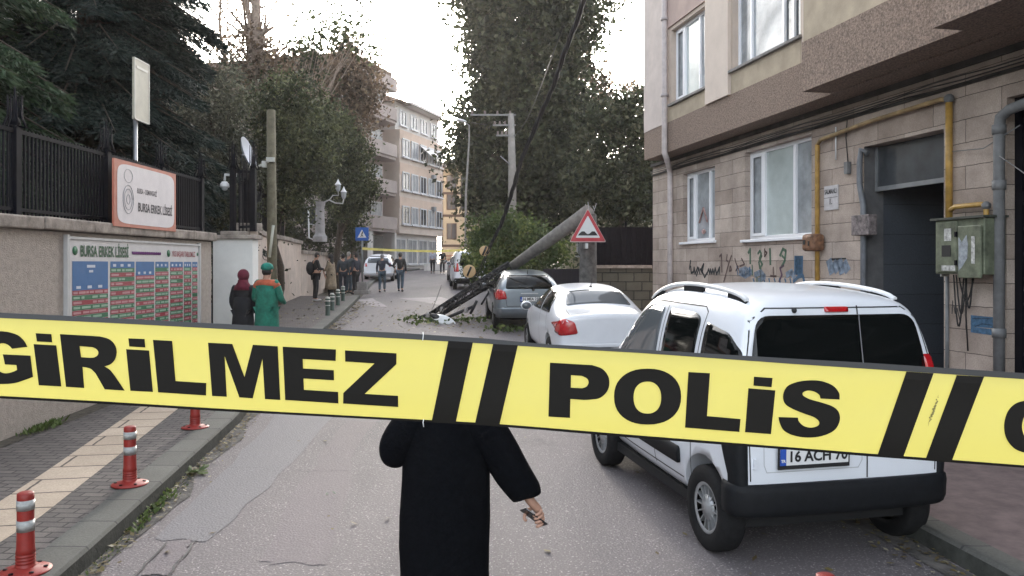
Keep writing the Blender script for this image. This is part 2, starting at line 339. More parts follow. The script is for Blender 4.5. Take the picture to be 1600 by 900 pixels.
def flat(name, pts, h, mt, sub=.5):
    """a thin surface patch lying on the sloping street; pts are (x, y)"""
    bm = bmesh.new(); vs = [bm.verts.new((x, y, 0)) for x, y in pts]; bm.faces.new(vs)
    y0, y1 = min(p[1] for p in pts), max(p[1] for p in pts)
    for y in np.arange(math.ceil(y0 / sub) * sub, y1, sub):
        bmesh.ops.bisect_plane(bm, geom=bm.verts[:] + bm.edges[:] + bm.faces[:], plane_co=(0, y, 0), plane_no=(0, 1, 0))
    bmesh.ops.triangulate(bm, faces=bm.faces)
    for v in bm.verts: v.co.z = G(v.co.y) + h
    bmesh.ops.recalc_face_normals(bm, faces=bm.faces)
    me = bpy.data.meshes.new(name); bm.to_mesh(me); bm.free(); me.materials.append(mt)
    o = bpy.data.objects.new(name, me); col.objects.link(o); props(o, kind='structure'); return o
def gp(px, py, h=0): D = Dg(py, h); return (X(px, D), D)
rnd = random.Random(5)
def ragged(pts, amp=.03, n=6):
    out = []
    for i, a in enumerate(pts):
        b = pts[(i+1) % len(pts)]
        for k in range(n):
            t = k / n; out.append((a[0] + (b[0]-a[0])*t + rnd.uniform(-amp, amp), a[1] + (b[1]-a[1])*t + rnd.uniform(-amp, amp)))
    return out
flat('tactile_strip', [(-3.4, 2.5), (-3.59, 6.09), (-4.19, 10), (-4.6, 12.8), (-5.1, 12.8), (-4.7, 10), (-4.25, 7.3), (-4.13, 6.46), (-3.95, 2.5)], .134, M['tactile'])
flat('soil_strip', ragged([(-4.98, 3), (-5.16, 8), (-5.2, 14), (-5.4, 14), (-5.4, 3)], .04, 8), .136, M['earth'])
# lighter trench fill running up the near lane, reddish wearing course beside it
flat('road_patch', ragged([gp(235, 845), gp(330, 845), gp(490, 690), gp(600, 560), (-1.9, 17), (-2.6, 17), gp(470, 590), gp(395, 690)], .035, 7), .004, M['patch'])
flat('road_patch', ragged([gp(400, 880), gp(520, 880), gp(560, 700), gp(640, 590), gp(600, 590), gp(510, 690)], .05, 7), .0035, M['patch2'])
flat('road_patch', ragged([gp(225, 900), gp(262, 850), gp(300, 843), gp(292, 866), gp(262, 900)], .02, 5), .008, M['patch2'])
M['tar'] = mat('tar_seam', (.06, .057, .06), .7, var=.1)
def tar(pts, wd=.013):
    L = [(x - wd/2, y) for x, y in pts]; Rr = [(x + wd/2, y + .01) for x, y in reversed(pts)]
    flat('tar_seam', L + Rr, .012, M['tar'])
def wig(a, b, n=14, amp=.04): return [(a[0]+(b[0]-a[0])*i/n + rnd.uniform(-amp, amp), a[1]+(b[1]-a[1])*i/n) for i in range(n+1)]
tar(wig(gp(205, 905), gp(262, 850), 8, .015)); tar(wig(gp(262, 902), gp(306, 846), 8, .015)); pass
M['wetdirt'] = mat('dirt_layer', (.10, .092, .085), .95, var=.3, scale=7, bump=.5, bscale=30)
# silt and litter lie along the kerbs
flat('dirt_strip', ragged([(lerp_poly(KL, y) + .005, y) for y in np.arange(3, 16, .7)] + [(lerp_poly(KL, y) + .16 + .08*math.sin(y*3), y) for y in np.arange(15.4, 3, -.7)], .012, 3), .007, M['wetdirt'])
flat('dirt_strip', ragged([(lerp_poly(KR, y) - .01, y) for y in np.arange(15.4, 3, -.7)] + [(lerp_poly(KR, y) - .3 - .1*math.sin(y*2), y) for y in np.arange(3, 16, .7)], .02, 3), .007, M['wetdirt'])
# raised crosswalk and its pale paint
flat('crosswalk_marking', ragged([gp(560, 468), gp(575, 478), gp(606, 480), gp(582, 466)], .03, 4), .006, M['crosswalk'], .5)
flat('crosswalk_marking', ragged([gp(622, 466), gp(690, 477), gp(722, 477), gp(690, 464)], .03, 4), .006, M['crosswalk'], .5)
# ------------------------------------------------------------------ leaves and litter on the ground
def litter(name, spots, size, mt, label=None, seed=1, h=.02):
    r = np.random.RandomState(seed); V = []; Q = []
    for (x, y, base) in spots:
        s = size * r.uniform(.5, 1.3); a = r.uniform(0, 6.28); z = G(y) + base + h * r.uniform(.3, 1)
        u = np.array([math.cos(a), math.sin(a), r.uniform(-.3, .3)]) * s; v = np.array([-math.sin(a), math.cos(a), r.uniform(-.3, .3)]) * s * r.uniform(.4, .8)
        c = np.array([x, y, z]); b = len(V); V += [c - u, c - v, c + u * 1.1, c + v]; Q.append([b, b+1, b+2, b+3])
    o = npmesh(name, np.array(V), np.array(Q), mt); props(o, kind='stuff'); return o
M['deadleaf'] = leafmat('dead_leaf', (.09, .06, .03), (.18, .15, .06), .15, (.30, .27, .2))
M['greenleaf'] = leafmat('green_leaf', (.05, .08, .025), (.12, .16, .05), .3)
r = np.random.RandomState(3)
sp = []
for i in range(1500):
    y = r.uniform(3.5, 22) ; x = lerp_poly(KL, y) + abs(r.normal(0, .09)) + .01; sp.append((x, y, .006))
for i in range(700):
    y = r.uniform(3.5, 12); x = lerp_poly(KR, y) - abs(r.normal(0, .2)); sp.append((x, y, .006))
litter('fallen_leaves', sp, .022, M['deadleaf'], seed=4)
sp = [(r.uniform(-4.6, 2.0) , r.uniform(12, 30), .004) for i in range(420)] + [(r.normal(-1.2, 1.1), r.normal(23, 1.6), .01) for i in range(700)]
sp += [(lerp_poly(KL, y) + abs(r.normal(0, .3)), y, .006) for y in r.uniform(17, 30, 500)]
sp += [(lerp_poly(KL, y) - .4 - abs(r.normal(0, .9)), y, .135) for y in r.uniform(14, 30, 300)]
sp = [s for s in sp if s[0] < lerp_poly(KR, s[1]) - .05]
litter('fallen_leaves', sp, .05, M['deadleaf'], seed=5, h=.03)
sp = [(r.uniform(-2.6, 2.6), r.uniform(4.5, 12), .003) for i in range(45)]
litter('fallen_leaves', sp, .03, M['deadleaf'], seed=6)
# weeds along the foot of the wall
V = []; Q = []
for i in range(520):
    y = r.choice([8.9, 9.1, 9.0, 10.6, 7.4]) + r.normal(0, .14); x = WL + .06 + abs(r.normal(0, .07)); L_ = r.uniform(.03, .09); a = r.uniform(0, 6.28)
    b0 = np.array([x, y, G(y) + .135]); tip = b0 + np.array([math.cos(a)*.5, math.sin(a)*.5, .8]) * L_; s_ = np.array([-math.sin(a), math.cos(a), 0]) * L_ * .2
    b = len(V); V += [b0, (b0+tip)/2 + s_, tip, (b0+tip)/2 - s_]; Q.append([b, b+1, b+2, b+3])
for i in range(330):
    y = r.choice([5.6, 6.4, 7.3]) + r.normal(0, .5); x = lerp_poly(KL, y) + abs(r.normal(0, .05)) + .01; L_ = r.uniform(.02, .06) * (1.4 if math.sin(y*3.1) > 0 else .5); a = r.uniform(0, 6.28)
    b0 = np.array([x, y, G(y) + .006]); tip = b0 + np.array([math.cos(a)*.6, math.sin(a)*.6, .7]) * L_; s_ = np.array([-math.sin(a), math.cos(a), 0]) * L_ * .25
    b = len(V); V += [b0, (b0+tip)/2 + s_, tip, (b0+tip)/2 - s_]; Q.append([b, b+1, b+2, b+3])
props(npmesh('weeds', np.array(V), np.array(Q), M['greenleaf']), kind='stuff')
# single larger leaves and twigs one can point at
def sprig(x, y, base, label, s=.1, n=5, mt='greenleaf', seed=0):
    rr = random.Random(seed); mb = MB()
    for i in range(n):
        a = rr.uniform(0, 6.28); c = Vector((x + rr.uniform(-.05, .05), y + rr.uniform(-.04, .04), G(y) + base + .012))
        u = Vector((math.cos(a), math.sin(a), rr.uniform(.0, .35))); v = Vector((-math.sin(a), math.cos(a), 0))
        L_ = s * rr.uniform(.6, 1.1)
        mb.add([c, c + u*L_*.35 + v*L_*.28, c + u*L_*.8 + v*L_*.2 + Vector((0,0,.01)), c + u*L_, c + u*L_*.75 - v*L_*.24, c + u*L_*.3 - v*L_*.22, c + u*L_*.5 + Vector((0,0,.012))],
               [(0,1,6),(1,2,6),(2,3,6),(3,4,6),(4,5,6),(5,0,6)])
    return props(mb.build('leaf_cluster', M[mt]), label, 'leaves')
M['paleleaf'] = mat('pale_leaf', (.30, .31, .26), .7, var=.1)
x, y = gp(302, 740); sprig(x, y, .004, 'clump of green fallen leaves in the gutter beside the middle red post', .13, 9, seed=2)
x, y = gp(517, 776); sprig(x, y, .004, 'pale curled leaf lying alone in the middle of the road', .08, 2, 'paleleaf', seed=4)
# ------------------------------------------------------------------ left wall with coping
def obox(mb, a, b, wd, z0a, z1a, z0b=None, z1b=None, mi=0, side=-1):
    """box along a->b (x,y); its face is the line a->b and its width lies to the left side"""
    a = Vector((a[0], a[1], 0)); b = Vector((b[0], b[1], 0)); z0b = z0a if z0b is None else z0b; z1b = z1a if z1b is None else z1b
    t = (b - a).normalized(); n = Vector((-t.y, t.x, 0)) * (-side) * -1
    n = Vector((-t.y, t.x, 0)) * wd
    P = [a, b, b + n, a + n]; zz0 = [z0a, z0b, z0b, z0a]; zz1 = [z1a, z1b, z1b, z1a]
    vs = [(p.x, p.y, z) for p, z in zip(P, zz0)] + [(p.x, p.y, z) for p, z in zip(P, zz1)]
    mb.add(vs, [(0,3,2,1),(4,5,6,7),(0,1,5,4),(1,2,6,5),(2,3,7,6),(3,0,4,7)], mi)
wt = thing('boundary_wall', 'rough grey rendered wall carrying the results banner, under a worn stone coping', 'wall', (WL, 8, G(8)))
mb = MB(); obox(mb, (WL, -3), (WL, 14.28), .35, G(-3)-.3, 2.45, G(-3)-.3, 2.49); mb.build('wall_face', M['render_wall'], wt)
mb = MB()
y = -3.0
rr = random.Random(8)
while y < 14.2:
    L_ = min(rr.uniform(.9, 1.5), 14.34 - y); e = rr.uniform(-.012, .012); zt = 2.60 + .05 * (y / 14)
    obox(mb, (WL + .09 + e, y), (WL + .09 + e, y + L_ - .012), .52, zt - .145 + e/2, zt + e/2, zt - .143, zt + .002)
    y += L_
mb.build('coping', M['coping'], wt, bevel=.02)
# lower block past the gate opening, and the white pillar
pil = thing('gate_pillar', 'white painted gate pillar behind the person in the dark red headscarf', 'pillar', (-5.45, 15.8, G(15.8)))
mb = MB(); mb.box((-5.83, 15.6, G(15)-.2), (-5.06, 15.95, 2.58)); mb.build('pillar_face', M['whitewall'], pil)
mb = MB(); mb.box((-5.92, 15.52, 2.58), (-4.99, 16.02, 2.66)); mb.box((-5.70, 15.62, 2.66), (-5.2, 15.98, 2.74)); mb.build('pillar_cap', M['coping'], pil, bevel=.015)
WB = [(-5.06, 15.95), (-6.1, 18.5), (-7.6, 24.6), (-8.35, 31.7)]
rw = thing('retaining_wall', 'long pinkish rendered wall running up the pavement from the white pillar', 'wall', (-6.1, 18.5, G(18.5)))
mb = MB(); mc = MB(); tops = [2.74, 2.86, 2.92, 2.86]
for i in range(3):
    obox(mb, WB[i], WB[i+1], .35, G(WB[i][1])-.2, tops[i], G(WB[i+1][1])-.2, tops[i+1])
    a = Vector(WB[i]); b = Vector(WB[i+1]); t = (b-a).normalized(); nn = Vector((t.y, -t.x)) * .08
    k = max(1, int((b-a).length / 1.1))
    for j in range(k):
        p = a + (b-a)*(j/k) + nn; q = a + (b-a)*((j+1)/k) - t*.012 + nn; z_a = tops[i]+(tops[i+1]-tops[i])*j/k; z_b = tops[i]+(tops[i+1]-tops[i])*(j+1)/k
        e = rr.uniform(-.01, .02)
        obox(mc, p, q, .5, z_a + .003 + e, z_a + .15 + e, z_b + .003 + e, z_b + .15 + e)
mb.build('wall_face', M['pinkwall'], rw); mc.build('coping', M['coping'], rw, bevel=.02)
w3 = thing('garden_wall', 'low wall with stone coping continuing past the white lamp column', 'wall', (-8.4, 32, G(32)))
mb = MB(); obox(mb, (-8.36, 31.75), (-8.9, 42), .35, G(31)-.2, 2.5, G(42)-.2, 2.45); mb.build('wall_face', M['pinkwall'], w3)
mb = MB(); obox(mb, (-8.28, 31.75), (-8.82, 42), .5, 2.503, 2.64, 2.453, 2.6); mb.build('coping', M['coping'], w3)
# gate in the gap beside the banner wall
gt = thing('gate', 'dark metal gate standing in the gap between banner wall and white pillar', 'gate', (-6.3, 16.4, G(16.4)))
mb = MB()
for i in range(13): mb.box((-7.3 + i*.115, 16.4, G(16)+.1), (-7.28 + i*.115, 16.43, 2.25))
for z in (.55, 1.3, 2.2): mb.box((-7.35, 16.39, z), (-5.84, 16.44, z + .05))
mb.build('gate_frame', M['iron'], gt)
mb = MB(); mb.box((-7.3, 16.45, G(16)+.15), (-5.9, 16.46, 1.35)); mb.build('panel', mat('blue_grey_sheet', (.16, .2, .26), .5, var=.25, scale=3), gt)
# ------------------------------------------------------------------ iron fences
def fence(name, label, line, zb, zt, post_at, gap=.115, spire=.38, mt='iron', group=None):
    a0 = line[0]; t_ = thing(name, label, 'fence', (a0[0], a0[1], zb[0]), group=group)
    bars = MB(); rails = MB(); s = 0
    tot = sum((Vector(b)-Vector(a)).length for a, b in zip(line, line[1:]))
    def pt(d):
        for a, b in zip(line, line[1:]):
            L_ = (Vector(b)-Vector(a)).length
            if d <= L_ + 1e-6: return Vector(a) + (Vector(b)-Vector(a)) * (d / L_)
            d -= L_
        return Vector(line[-1])
    def zl(z, d): return z[0] + (z[1]-z[0]) * d / tot
    d = 0
    while d < tot:
        p = pt(d); z0, z1 = zl(zb, d), zl(zt, d)
        bars.box((p.x-.011, p.y-.011, z0), (p.x+.011, p.y+.011, z1 + .02)); d += gap
    for f0, f1 in ((.06, .1), (.955, 1.0)):
        for k in range(24):
            p, q = pt(tot*k/24), pt(tot*(k+1)/24); za, zc = zl(zb, tot*k/24), zl(zt, tot*k/24); zd, ze = zl(zb, tot*(k+1)/24), zl(zt, tot*(k+1)/24)
            obox(rails, (p.x+.02, p.y), (q.x+.02, q.y), .04, za+(zc-za)*f0, za+(zc-za)*f1, zd+(ze-zd)*f0, zd+(ze-zd)*f1)
    bars.build('bar_panel', M[mt], t_); rails.build('rail', M[mt], t_)
    for d in post_at:
        p = pt(d); z0, z1 = zl(zb, d), zl(zt, d); po = MB()
        po.box((p.x-.05, p.y-.05, z0), (p.x+.05, p.y+.05, z1 + .05))
        o = po.build('post', M[mt], t_)
        fi = MB()
        for k in range(8):
            a = k * math.pi / 4; c = Vector((p.x, p.y, 0)); u = Vector((math.cos(a), math.sin(a), 0))
            fi.tube([c + u*.03 + Vector((0,0,z1+.03)), c + u*.12 + Vector((0,0,z1+.02)), c + u*.07 + Vector((0,0,z1+.14)), c + u*.075 + Vector((0,0,z1+spire))], [.012,.012,.012,.004], 5)
        fi.lathe([(.0, z1+.05), (.06, z1+.05), (.05, z1+.1), (.015, z1+.16), (.01, z1+spire+.06), (0, z1+spire+.1)], (p.x, p.y, 0), 8)
        fi.build('finial', M[mt], o)
    return t_
fence('iron_fence', 'tall black iron railing with spiked posts on the banner wall', [(WL-.16, -3), (WL-.16, 14.25)], (2.60, 2.64), (3.6, 3.6), [5.7, 9.6, 11.9, 13.9, 15.6, 17.2], gap=.075)
fence('iron_fence', 'short black iron railing on top of the white pillar beside the satellite dish', [(-5.53, 15.8), (-5.12, 15.85), (-6.15, 18.4)], (2.72, 2.9), (3.95, 3.95), [.02, .41, 3.0], gap=.07, spire=.5)
fence('iron_fence', 'black iron railing on the pinkish wall behind the wooden pole', [(-6.35, 18.6), (-7.75, 24.6), (-8.4, 29.5)], (2.9, 2.9), (4.3, 4.3), [3, 6.1, 9], gap=.12)
# ------------------------------------------------------------------ banner on the wall
bn = thing('results_banner', 'wide printed results banner with red and green rows on the grey wall', 'banner', (WL + .03, 11.6, 1.0))
y0, y1, z0, z1 = 9.62, 13.62, .62, 2.40; bx = WL + .035
mb = MB(); mb.box((WL + .004, y0, z0), (bx, y1, z1)); mb.build('backing', mat('banner_white', (.6, .58, .58), .5, var=.04), bn)
mb = MB()
for (a, b, c, dd) in ((y0-.05, y0, z0-.04, z1+.05), (y1, y1+.06, z0-.04, z1+.05)): mb.box((WL+.003, a, c), (bx+.02, b, dd))
mb.box((WL+.003, y0, z1), (bx+.02, y1, z1+.03)); mb.build('frame', mat('banner_frame', (.5, .5, .5), .4, var=.05), bn)
RED = mat('print_red', (.30, .035, .05), .5, var=.05); GRN = mat('print_green', (.03, .15, .07), .5, var=.05); BLU = mat('print_blue', (.03, .13, .33), .5, var=.05)
LR = mat('print_pink', (.50, .24, .26), .5, var=.05); LG = mat('print_pale_green', (.27, .42, .31), .5, var=.05); LB = mat('print_pale', (.55, .6, .68), .5, var=0)
rows = MB(); e = .003
yp = lambda f: y0 + (y1-y0)*f
cols = [(.02, .235), (.25, .42), (.43, .575), (.585, .70), (.715, .835), (.845, .92), (.93, .985)]
rr = random.Random(3); zt_ = z1 - .29; rh = .062
for ci, (a, b) in enumerate(cols):
    A, B = yp(a), yp(b); z = zt_ + .02; hb = [.36, .09, .20, .09, .09, .09, .09][ci]
    rows.quad((bx+e, A, z-hb), (bx+e, B, z-hb), (bx+e, B, z), (bx+e, A, z), 2)
    for q in range(3): rows.quad((bx+2*e, A+(B-A)*(.1+.3*q), z-hb+.02), (bx+2*e, A+(B-A)*(.22+.3*q), z-hb+.02), (bx+2*e, A+(B-A)*(.22+.3*q), z-hb+.055), (bx+2*e, A+(B-A)*(.1+.3*q), z-hb+.055), 5)
    if ci == 0: rows.quad((bx+2*e, A+.33, z-.08), (bx+2*e, B-.33, z-.08), (bx+2*e, B-.33, z-.045), (bx+2*e, A+.33, z-.045), 5); rows.quad((bx+2*e, A+.38, z-.14), (bx+2*e, B-.38, z-.14), (bx+2*e, B-.38, z-.11), (bx+2*e, A+.38, z-.11), 5)
    z -= hb; k = ci
    while z - rh > z0 + .02:
        red = k % 2 == 0; k += 1
        rows.quad((bx+e, A, z-rh+.004), (bx+e, B, z-rh+.004), (bx+e, B, z), (bx+e, A, z), 0 if red else 1)
        y = A + .02
        while y < B - .05:
            L_ = rr.uniform(.06, .22); L_ = min(L_, B - y - .01)
            if rr.random() > .13: rows.quad((bx+2*e, y, z-rh+.018), (bx+2*e, y+L_, z-rh+.018), (bx+2*e, y+L_, z-.014), (bx+2*e, y, z-.014), 3 if red else 4)
            y += L_ + rr.uniform(.012, .05)
        z -= rh
rows.build('printed_rows', [RED, GRN, BLU, LR, LG, LB], bn, fix=False)
def MX(y, z, x=bx + .006):     # text plane facing +X, reading along +Y
    return Matrix(((0,0,1,x),(1,0,0,y),(0,1,0,z),(0,0,0,1)))
text_mesh('lettering', 'BURSA ERKEK LİSESİ', .19, MX(yp(.22), z1-.15), mat('print_dark_green', (.015, .08, .03), .5, var=0), bn, .006, (y1-y0)*.31)
text_mesh('lettering', 'YKS BAŞARI TABLOMUZ', .12, MX(yp(.845), z1-.15), RED, bn, .002, (y1-y0)*.23)
mb = MB()
for k in range(46):
    y = yp(.40) + k*.02; 
    mb.tube([(bx+.006, y + j*.005, z1-.15 + .022*math.sin(k*2.1+j*1.7)) for j in range(5)], .0035, 4)
mb.build('handwriting', mat('print_purple', (.2, .06, .22), .5, var=0), bn)
mb = MB()
for f in (.035, .70, .985):
    mb.lathe([(0, 0), (.055 if f < .9 else .03, 0), (.055 if f < .9 else .03, .004), (0, .004)], (bx+.003, yp(f), z1-.14), 16, axis='X')
mb.build('badge', GRN, bn)
# ------------------------------------------------------------------ school sign
ss = thing('school_sign', 'white school name board with salmon border fixed to the railing', 'sign', (-5.25, 11.55, 2.6))
mb = MB(); mb.box((-5.29, 10.58, 2.60), (-5.26, 12.52, 3.50)); mb.build('board', mat('salmon', (.52, .18, .12), .5, var=.08), ss)
pts = []; cy, cz, hy, hz = 11.55, 3.05, .90, .405
for k in range(48):
    a = 2*math.pi*k/48; c, s = math.cos(a), math.sin(a); pts.append((-5.256, cy + hy*math.copysign(abs(c)**.25, c), cz + hz*math.copysign(abs(s)**.25, s)))
mb = MB(); mb.poly(pts); mb.build('white_field', mat('sign_white', (.74, .69, .70), .5, var=.04), ss)
text_mesh('lettering', 'BURSA - OSMANGAZİ', .1, MX(11.52, 3.12, -5.252), mat('soft_ink', (.12, .1, .11), .6, var=0), ss, .002, .62)
text_mesh('lettering', 'BURSA ERKEK LİSESİ', .17, MX(11.80, 2.89, -5.252), mat('grey_ink', (.07, .06, .07), .6, var=0), ss, .004, 1.12)
mb = MB()
for rad in (.15, .11, .05):
    mb.tube([(-5.25, 10.95 + rad*math.cos(a), 2.98 + 1.3*rad*math.sin(a)) for a in np.linspace(0, 6.283, 20)], .004, 4)
mb.tube([(-5.25, 10.95 + .12*math.cos(a), 3.3 + .09*math.sin(a)) for a in np.linspace(0, 6.283, 20)], .003, 4)
mb.build('emblem', mat('emblem_grey', (.3, .3, .33), .5, var=0), ss)
# pale board on a pole behind the railing
pb = thing('notice_board', 'pale narrow board on a grey pole among the conifers', 'sign', (-6.1, 12.95, .3))
mb = MB(); mb.tube([(-6.12, 13.0, .2), (-6.12, 13.0, 4.9)], .035, 10); mb.build('pole', M['steel'], pb)
mb = MB(); mb.box((-6.09, 12.83, 4.42), (-6.06, 13.36, 5.42)); mb.build('board', mat('pale_board', (.5, .47, .38), .5, var=.08, scale=4), pb)
mb = MB()
for a, b in (((12.83, 4.42), (12.85, 5.42)), ((13.34, 4.42), (13.36, 5.42)), ((12.83, 5.40), (13.36, 5.42)), ((12.83, 4.42), (13.36, 4.44)), ((12.9, 5.26), (13.3, 5.30))):
    mb.box((-6.058, a[0], a[1]), (-6.05, b[0], b[1]))
mb.build('frame', mat('board_trim', (.6, .58, .52), .4, var=0), pb)
# ------------------------------------------------------------------ stone-clad building on the right
A0 = 7.1
UX, UY = -.1961, .9806
BO = Vector((A0, 0, 0))
bld = bpy.data.objects.new('apartment_building', None); col.objects.link(bld); bld.location = (A0, 0, 0)
bld.rotation_euler = (0, 0, math.atan2(UY, UX))
# (UX,UY) turned by -90 degrees gives (UY,-UX): a mirrored frame is avoided by keeping y pointing to the street
Mb = Matrix.Translation(BO) @ Matrix.Rotation(math.atan2(UY, UX), 4, 'Z')          # local y = towards the street
_wm[bld.name] = Mb
props(bld, 'stone clad apartment block with brown overhanging upper floors beside the white van', 'building')
def fs(px, t=0.0):
    k = (px - 800) / F; return (A0 - .9806*t + .1961*k*t) / (.9806*k + .1961)
def fac(px, py, t=0.0):
    s = fs(px, t); Y = .9806*s - .1961*t; return s, Z(py, Y)
def L2(s, t, z): return (s, t, z)
def place(mb, name, mats, parent=None, bevel=0):   # geometry given in the building's own frame
    o = mb.build(name, mats, parent or bld, world=False, bevel=bevel); return o
STONE = brickmat('stone_cladding', (.39, .315, .265), (.59, .50, .435), (.11, .088, .075), 1.05, .27, .005, plane='XZ', stain=.75, bump=.5)
BROWN = brickmat('brown_render', (.165, .135, .12), (.17, .14, .122), (.16, .13, .115), 3, 3, .001, plane='XZ', stain=.35, bump=.1)
def grain(name, c, var=.25):
    m = mat(name, c, .95, var=var, scale=45, bump=.7, bscale=90, detail=3); return m
BROWN = grain('brown_pebbledash', (.265, .195, .155), .34)
BEIGE = mat('beige_render', (.54, .45, .38), .9, var=.07, scale=2.2, bump=.15)
OLIVE = mat('olive_render', (.42, .35, .26), .9, var=.12, scale=2.5, bump=.15)
PINKR = mat('pink_beige_render', (.46, .35, .31), .9, var=.08, scale=2)
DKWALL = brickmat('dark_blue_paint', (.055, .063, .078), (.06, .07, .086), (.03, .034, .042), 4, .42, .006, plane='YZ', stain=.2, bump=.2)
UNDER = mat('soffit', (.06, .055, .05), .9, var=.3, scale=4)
s_far = fs(1020); s_near = -3.0
# openings: (s0, s1, z0, z1), s grows away from the camera
def rect(pl, pr, pt, pb, t=0):
    s1, s0 = fs(pl, t), fs(pr, t); 
    return (s0, s1, Z(pb, .9806*(s0+s1)/2), Z(pt, .9806*(s0+s1)/2))
W1 = (fs(1117), fs(1067), 2.56, 4.02); W2 = (fs(1268), fs(1164), 2.53, 4.10)
DR = (fs(1475), fs(1350), .0, 3.72); D2 = (-1.0, fs(1573), .0, 3.9)
def wallgrid(mb, s0, s1, z0, z1, ops, t0, t1, mi=0):
    S = sorted({s0, s1, *[o[0] for o in ops], *[o[1] for o in ops]}); Zs = sorted({z0, z1, *[o[2] for o in ops], *[o[3] for o in ops]})
    S = [s for s in S if s0 <= s <= s1]; Zs = [z for z in Zs if z0 <= z <= z1]
    for a, b in zip(S, S[1:]):
        run = None
        for c, d_ in zip(Zs, Zs[1:]):
            ms, mz = (a+b)/2, (c+d_)/2
            hole = any(o[0] < ms < o[1] and o[2] < mz < o[3] for o in ops)
            if not hole:
                if run and abs(run[1] - c) < 1e-6: run[1] = d_
                else:
                    if run: mb.box((a, t0, run[0]), (b, t1, run[1]), mi)
                    run = [c, d_]
        if run: mb.box((a, t0, run[0]), (b, t1, run[1]), mi)
mb = MB(); wallgrid(mb, s_near, s_far, -.4, 4.44, [W1, W2, DR, D2], -.3, 0); place(mb, 'wall', [STONE])
mb = MB(); mb.box((s_far - .3, -9, -.4), (s_far, -.301, 14)); mb.box((s_near, -9.3, -.4), (s_far, -9, 14)); place(mb, 'side_wall', [PINKR])
# upper floors: each bay stands further out than the one beyond it
T1, T2, T3 = .45, .9, 1.3
s1a, s1b = fs(1253, T2), fs(1008, T1)
s2a, s2b = fs(1457, T3), fs(1253, T2)
U1 = (fs(1104, T1), fs(1049, T1), 5.42, 6.95); U2 = (fs(1251, T1), fs(1145, T1), 5.48, 7.25)
mb = MB(); wallgrid(mb, s_near, s1b, 5.06, 14, [U1, U2], -.301, T1); place(mb, 'upper_wall', [BEIGE])
mb = MB(); mb.box((s_near, -.301, 4.44), (s1b + .0, T1 + .02, 5.06)); place(mb, 'overhang', [BROWN])
mb = MB(); mb.box((s_near, T1 + .021, 4.46), (s2b, T2, 5.14)); place(mb, 'overhang', [BROWN])
mb = MB(); mb.box((s_near, T1 + .001, 5.141), (s2b, T2 - .02, 14)); place(mb, 'upper_wall', [OLIVE])
mb = MB(); mb.box((s_near, T2 + .001, 4.44), (s2a, T3, 7.0)); mb.box((s_near, T2 - .019, 7.0), (s2a, T3 - .02, 14)); place(mb, 'overhang', [BROWN])
# pale vertical panel between the bays and olive infill under the sills
mb = MB(); mb.box((fs(1142, T1), T1 + .001, 5.061), (fs(1106, T1), T1 + .06, 14)); mb.box((fs(1294, T1), T1 + .001, 5.061), (fs(1255, T1) , T1 + .02, 14)); place(mb, 'pilaster', [mat('pale_beige', (.62, .53, .46), .9, var=.05, scale=2)])
mb = MB(); mb.box((fs(1252, T1), T1 + .001, 5.061), (fs(1143, T1), T1 + .008, 5.40)); mb.box((fs(1104, T1), T1 + .001, 5.061), (fs(1044, T1), T1 + .008, 5.36)); place(mb, 'infill_panel', [OLIVE])
mb = MB(); mb.box((fs(1104, T1)+.02, T1 + .001, 7.03), (fs(1044, T1), T1 + .03, 14)); place(mb, 'lintel_panel', [PINKR])
mb = MB(); mb.box((fs(1040, T1), T1 + .001, 5.061), (s1b, T1 + .03, 14)); place(mb, 'corner_panel', [mat('pinkish_white', (.56, .49, .455), .9, var=.08, scale=2)])
mb = MB(); mb.box((s_near, .002, 4.37), (s_far, .06, 4.437)); mb.box((s_near, .002, 4.16), (s_far, .03, 4.2)); place(mb, 'wall_top_strip', [UNDER])  # dark strips along the wall top below the overhang
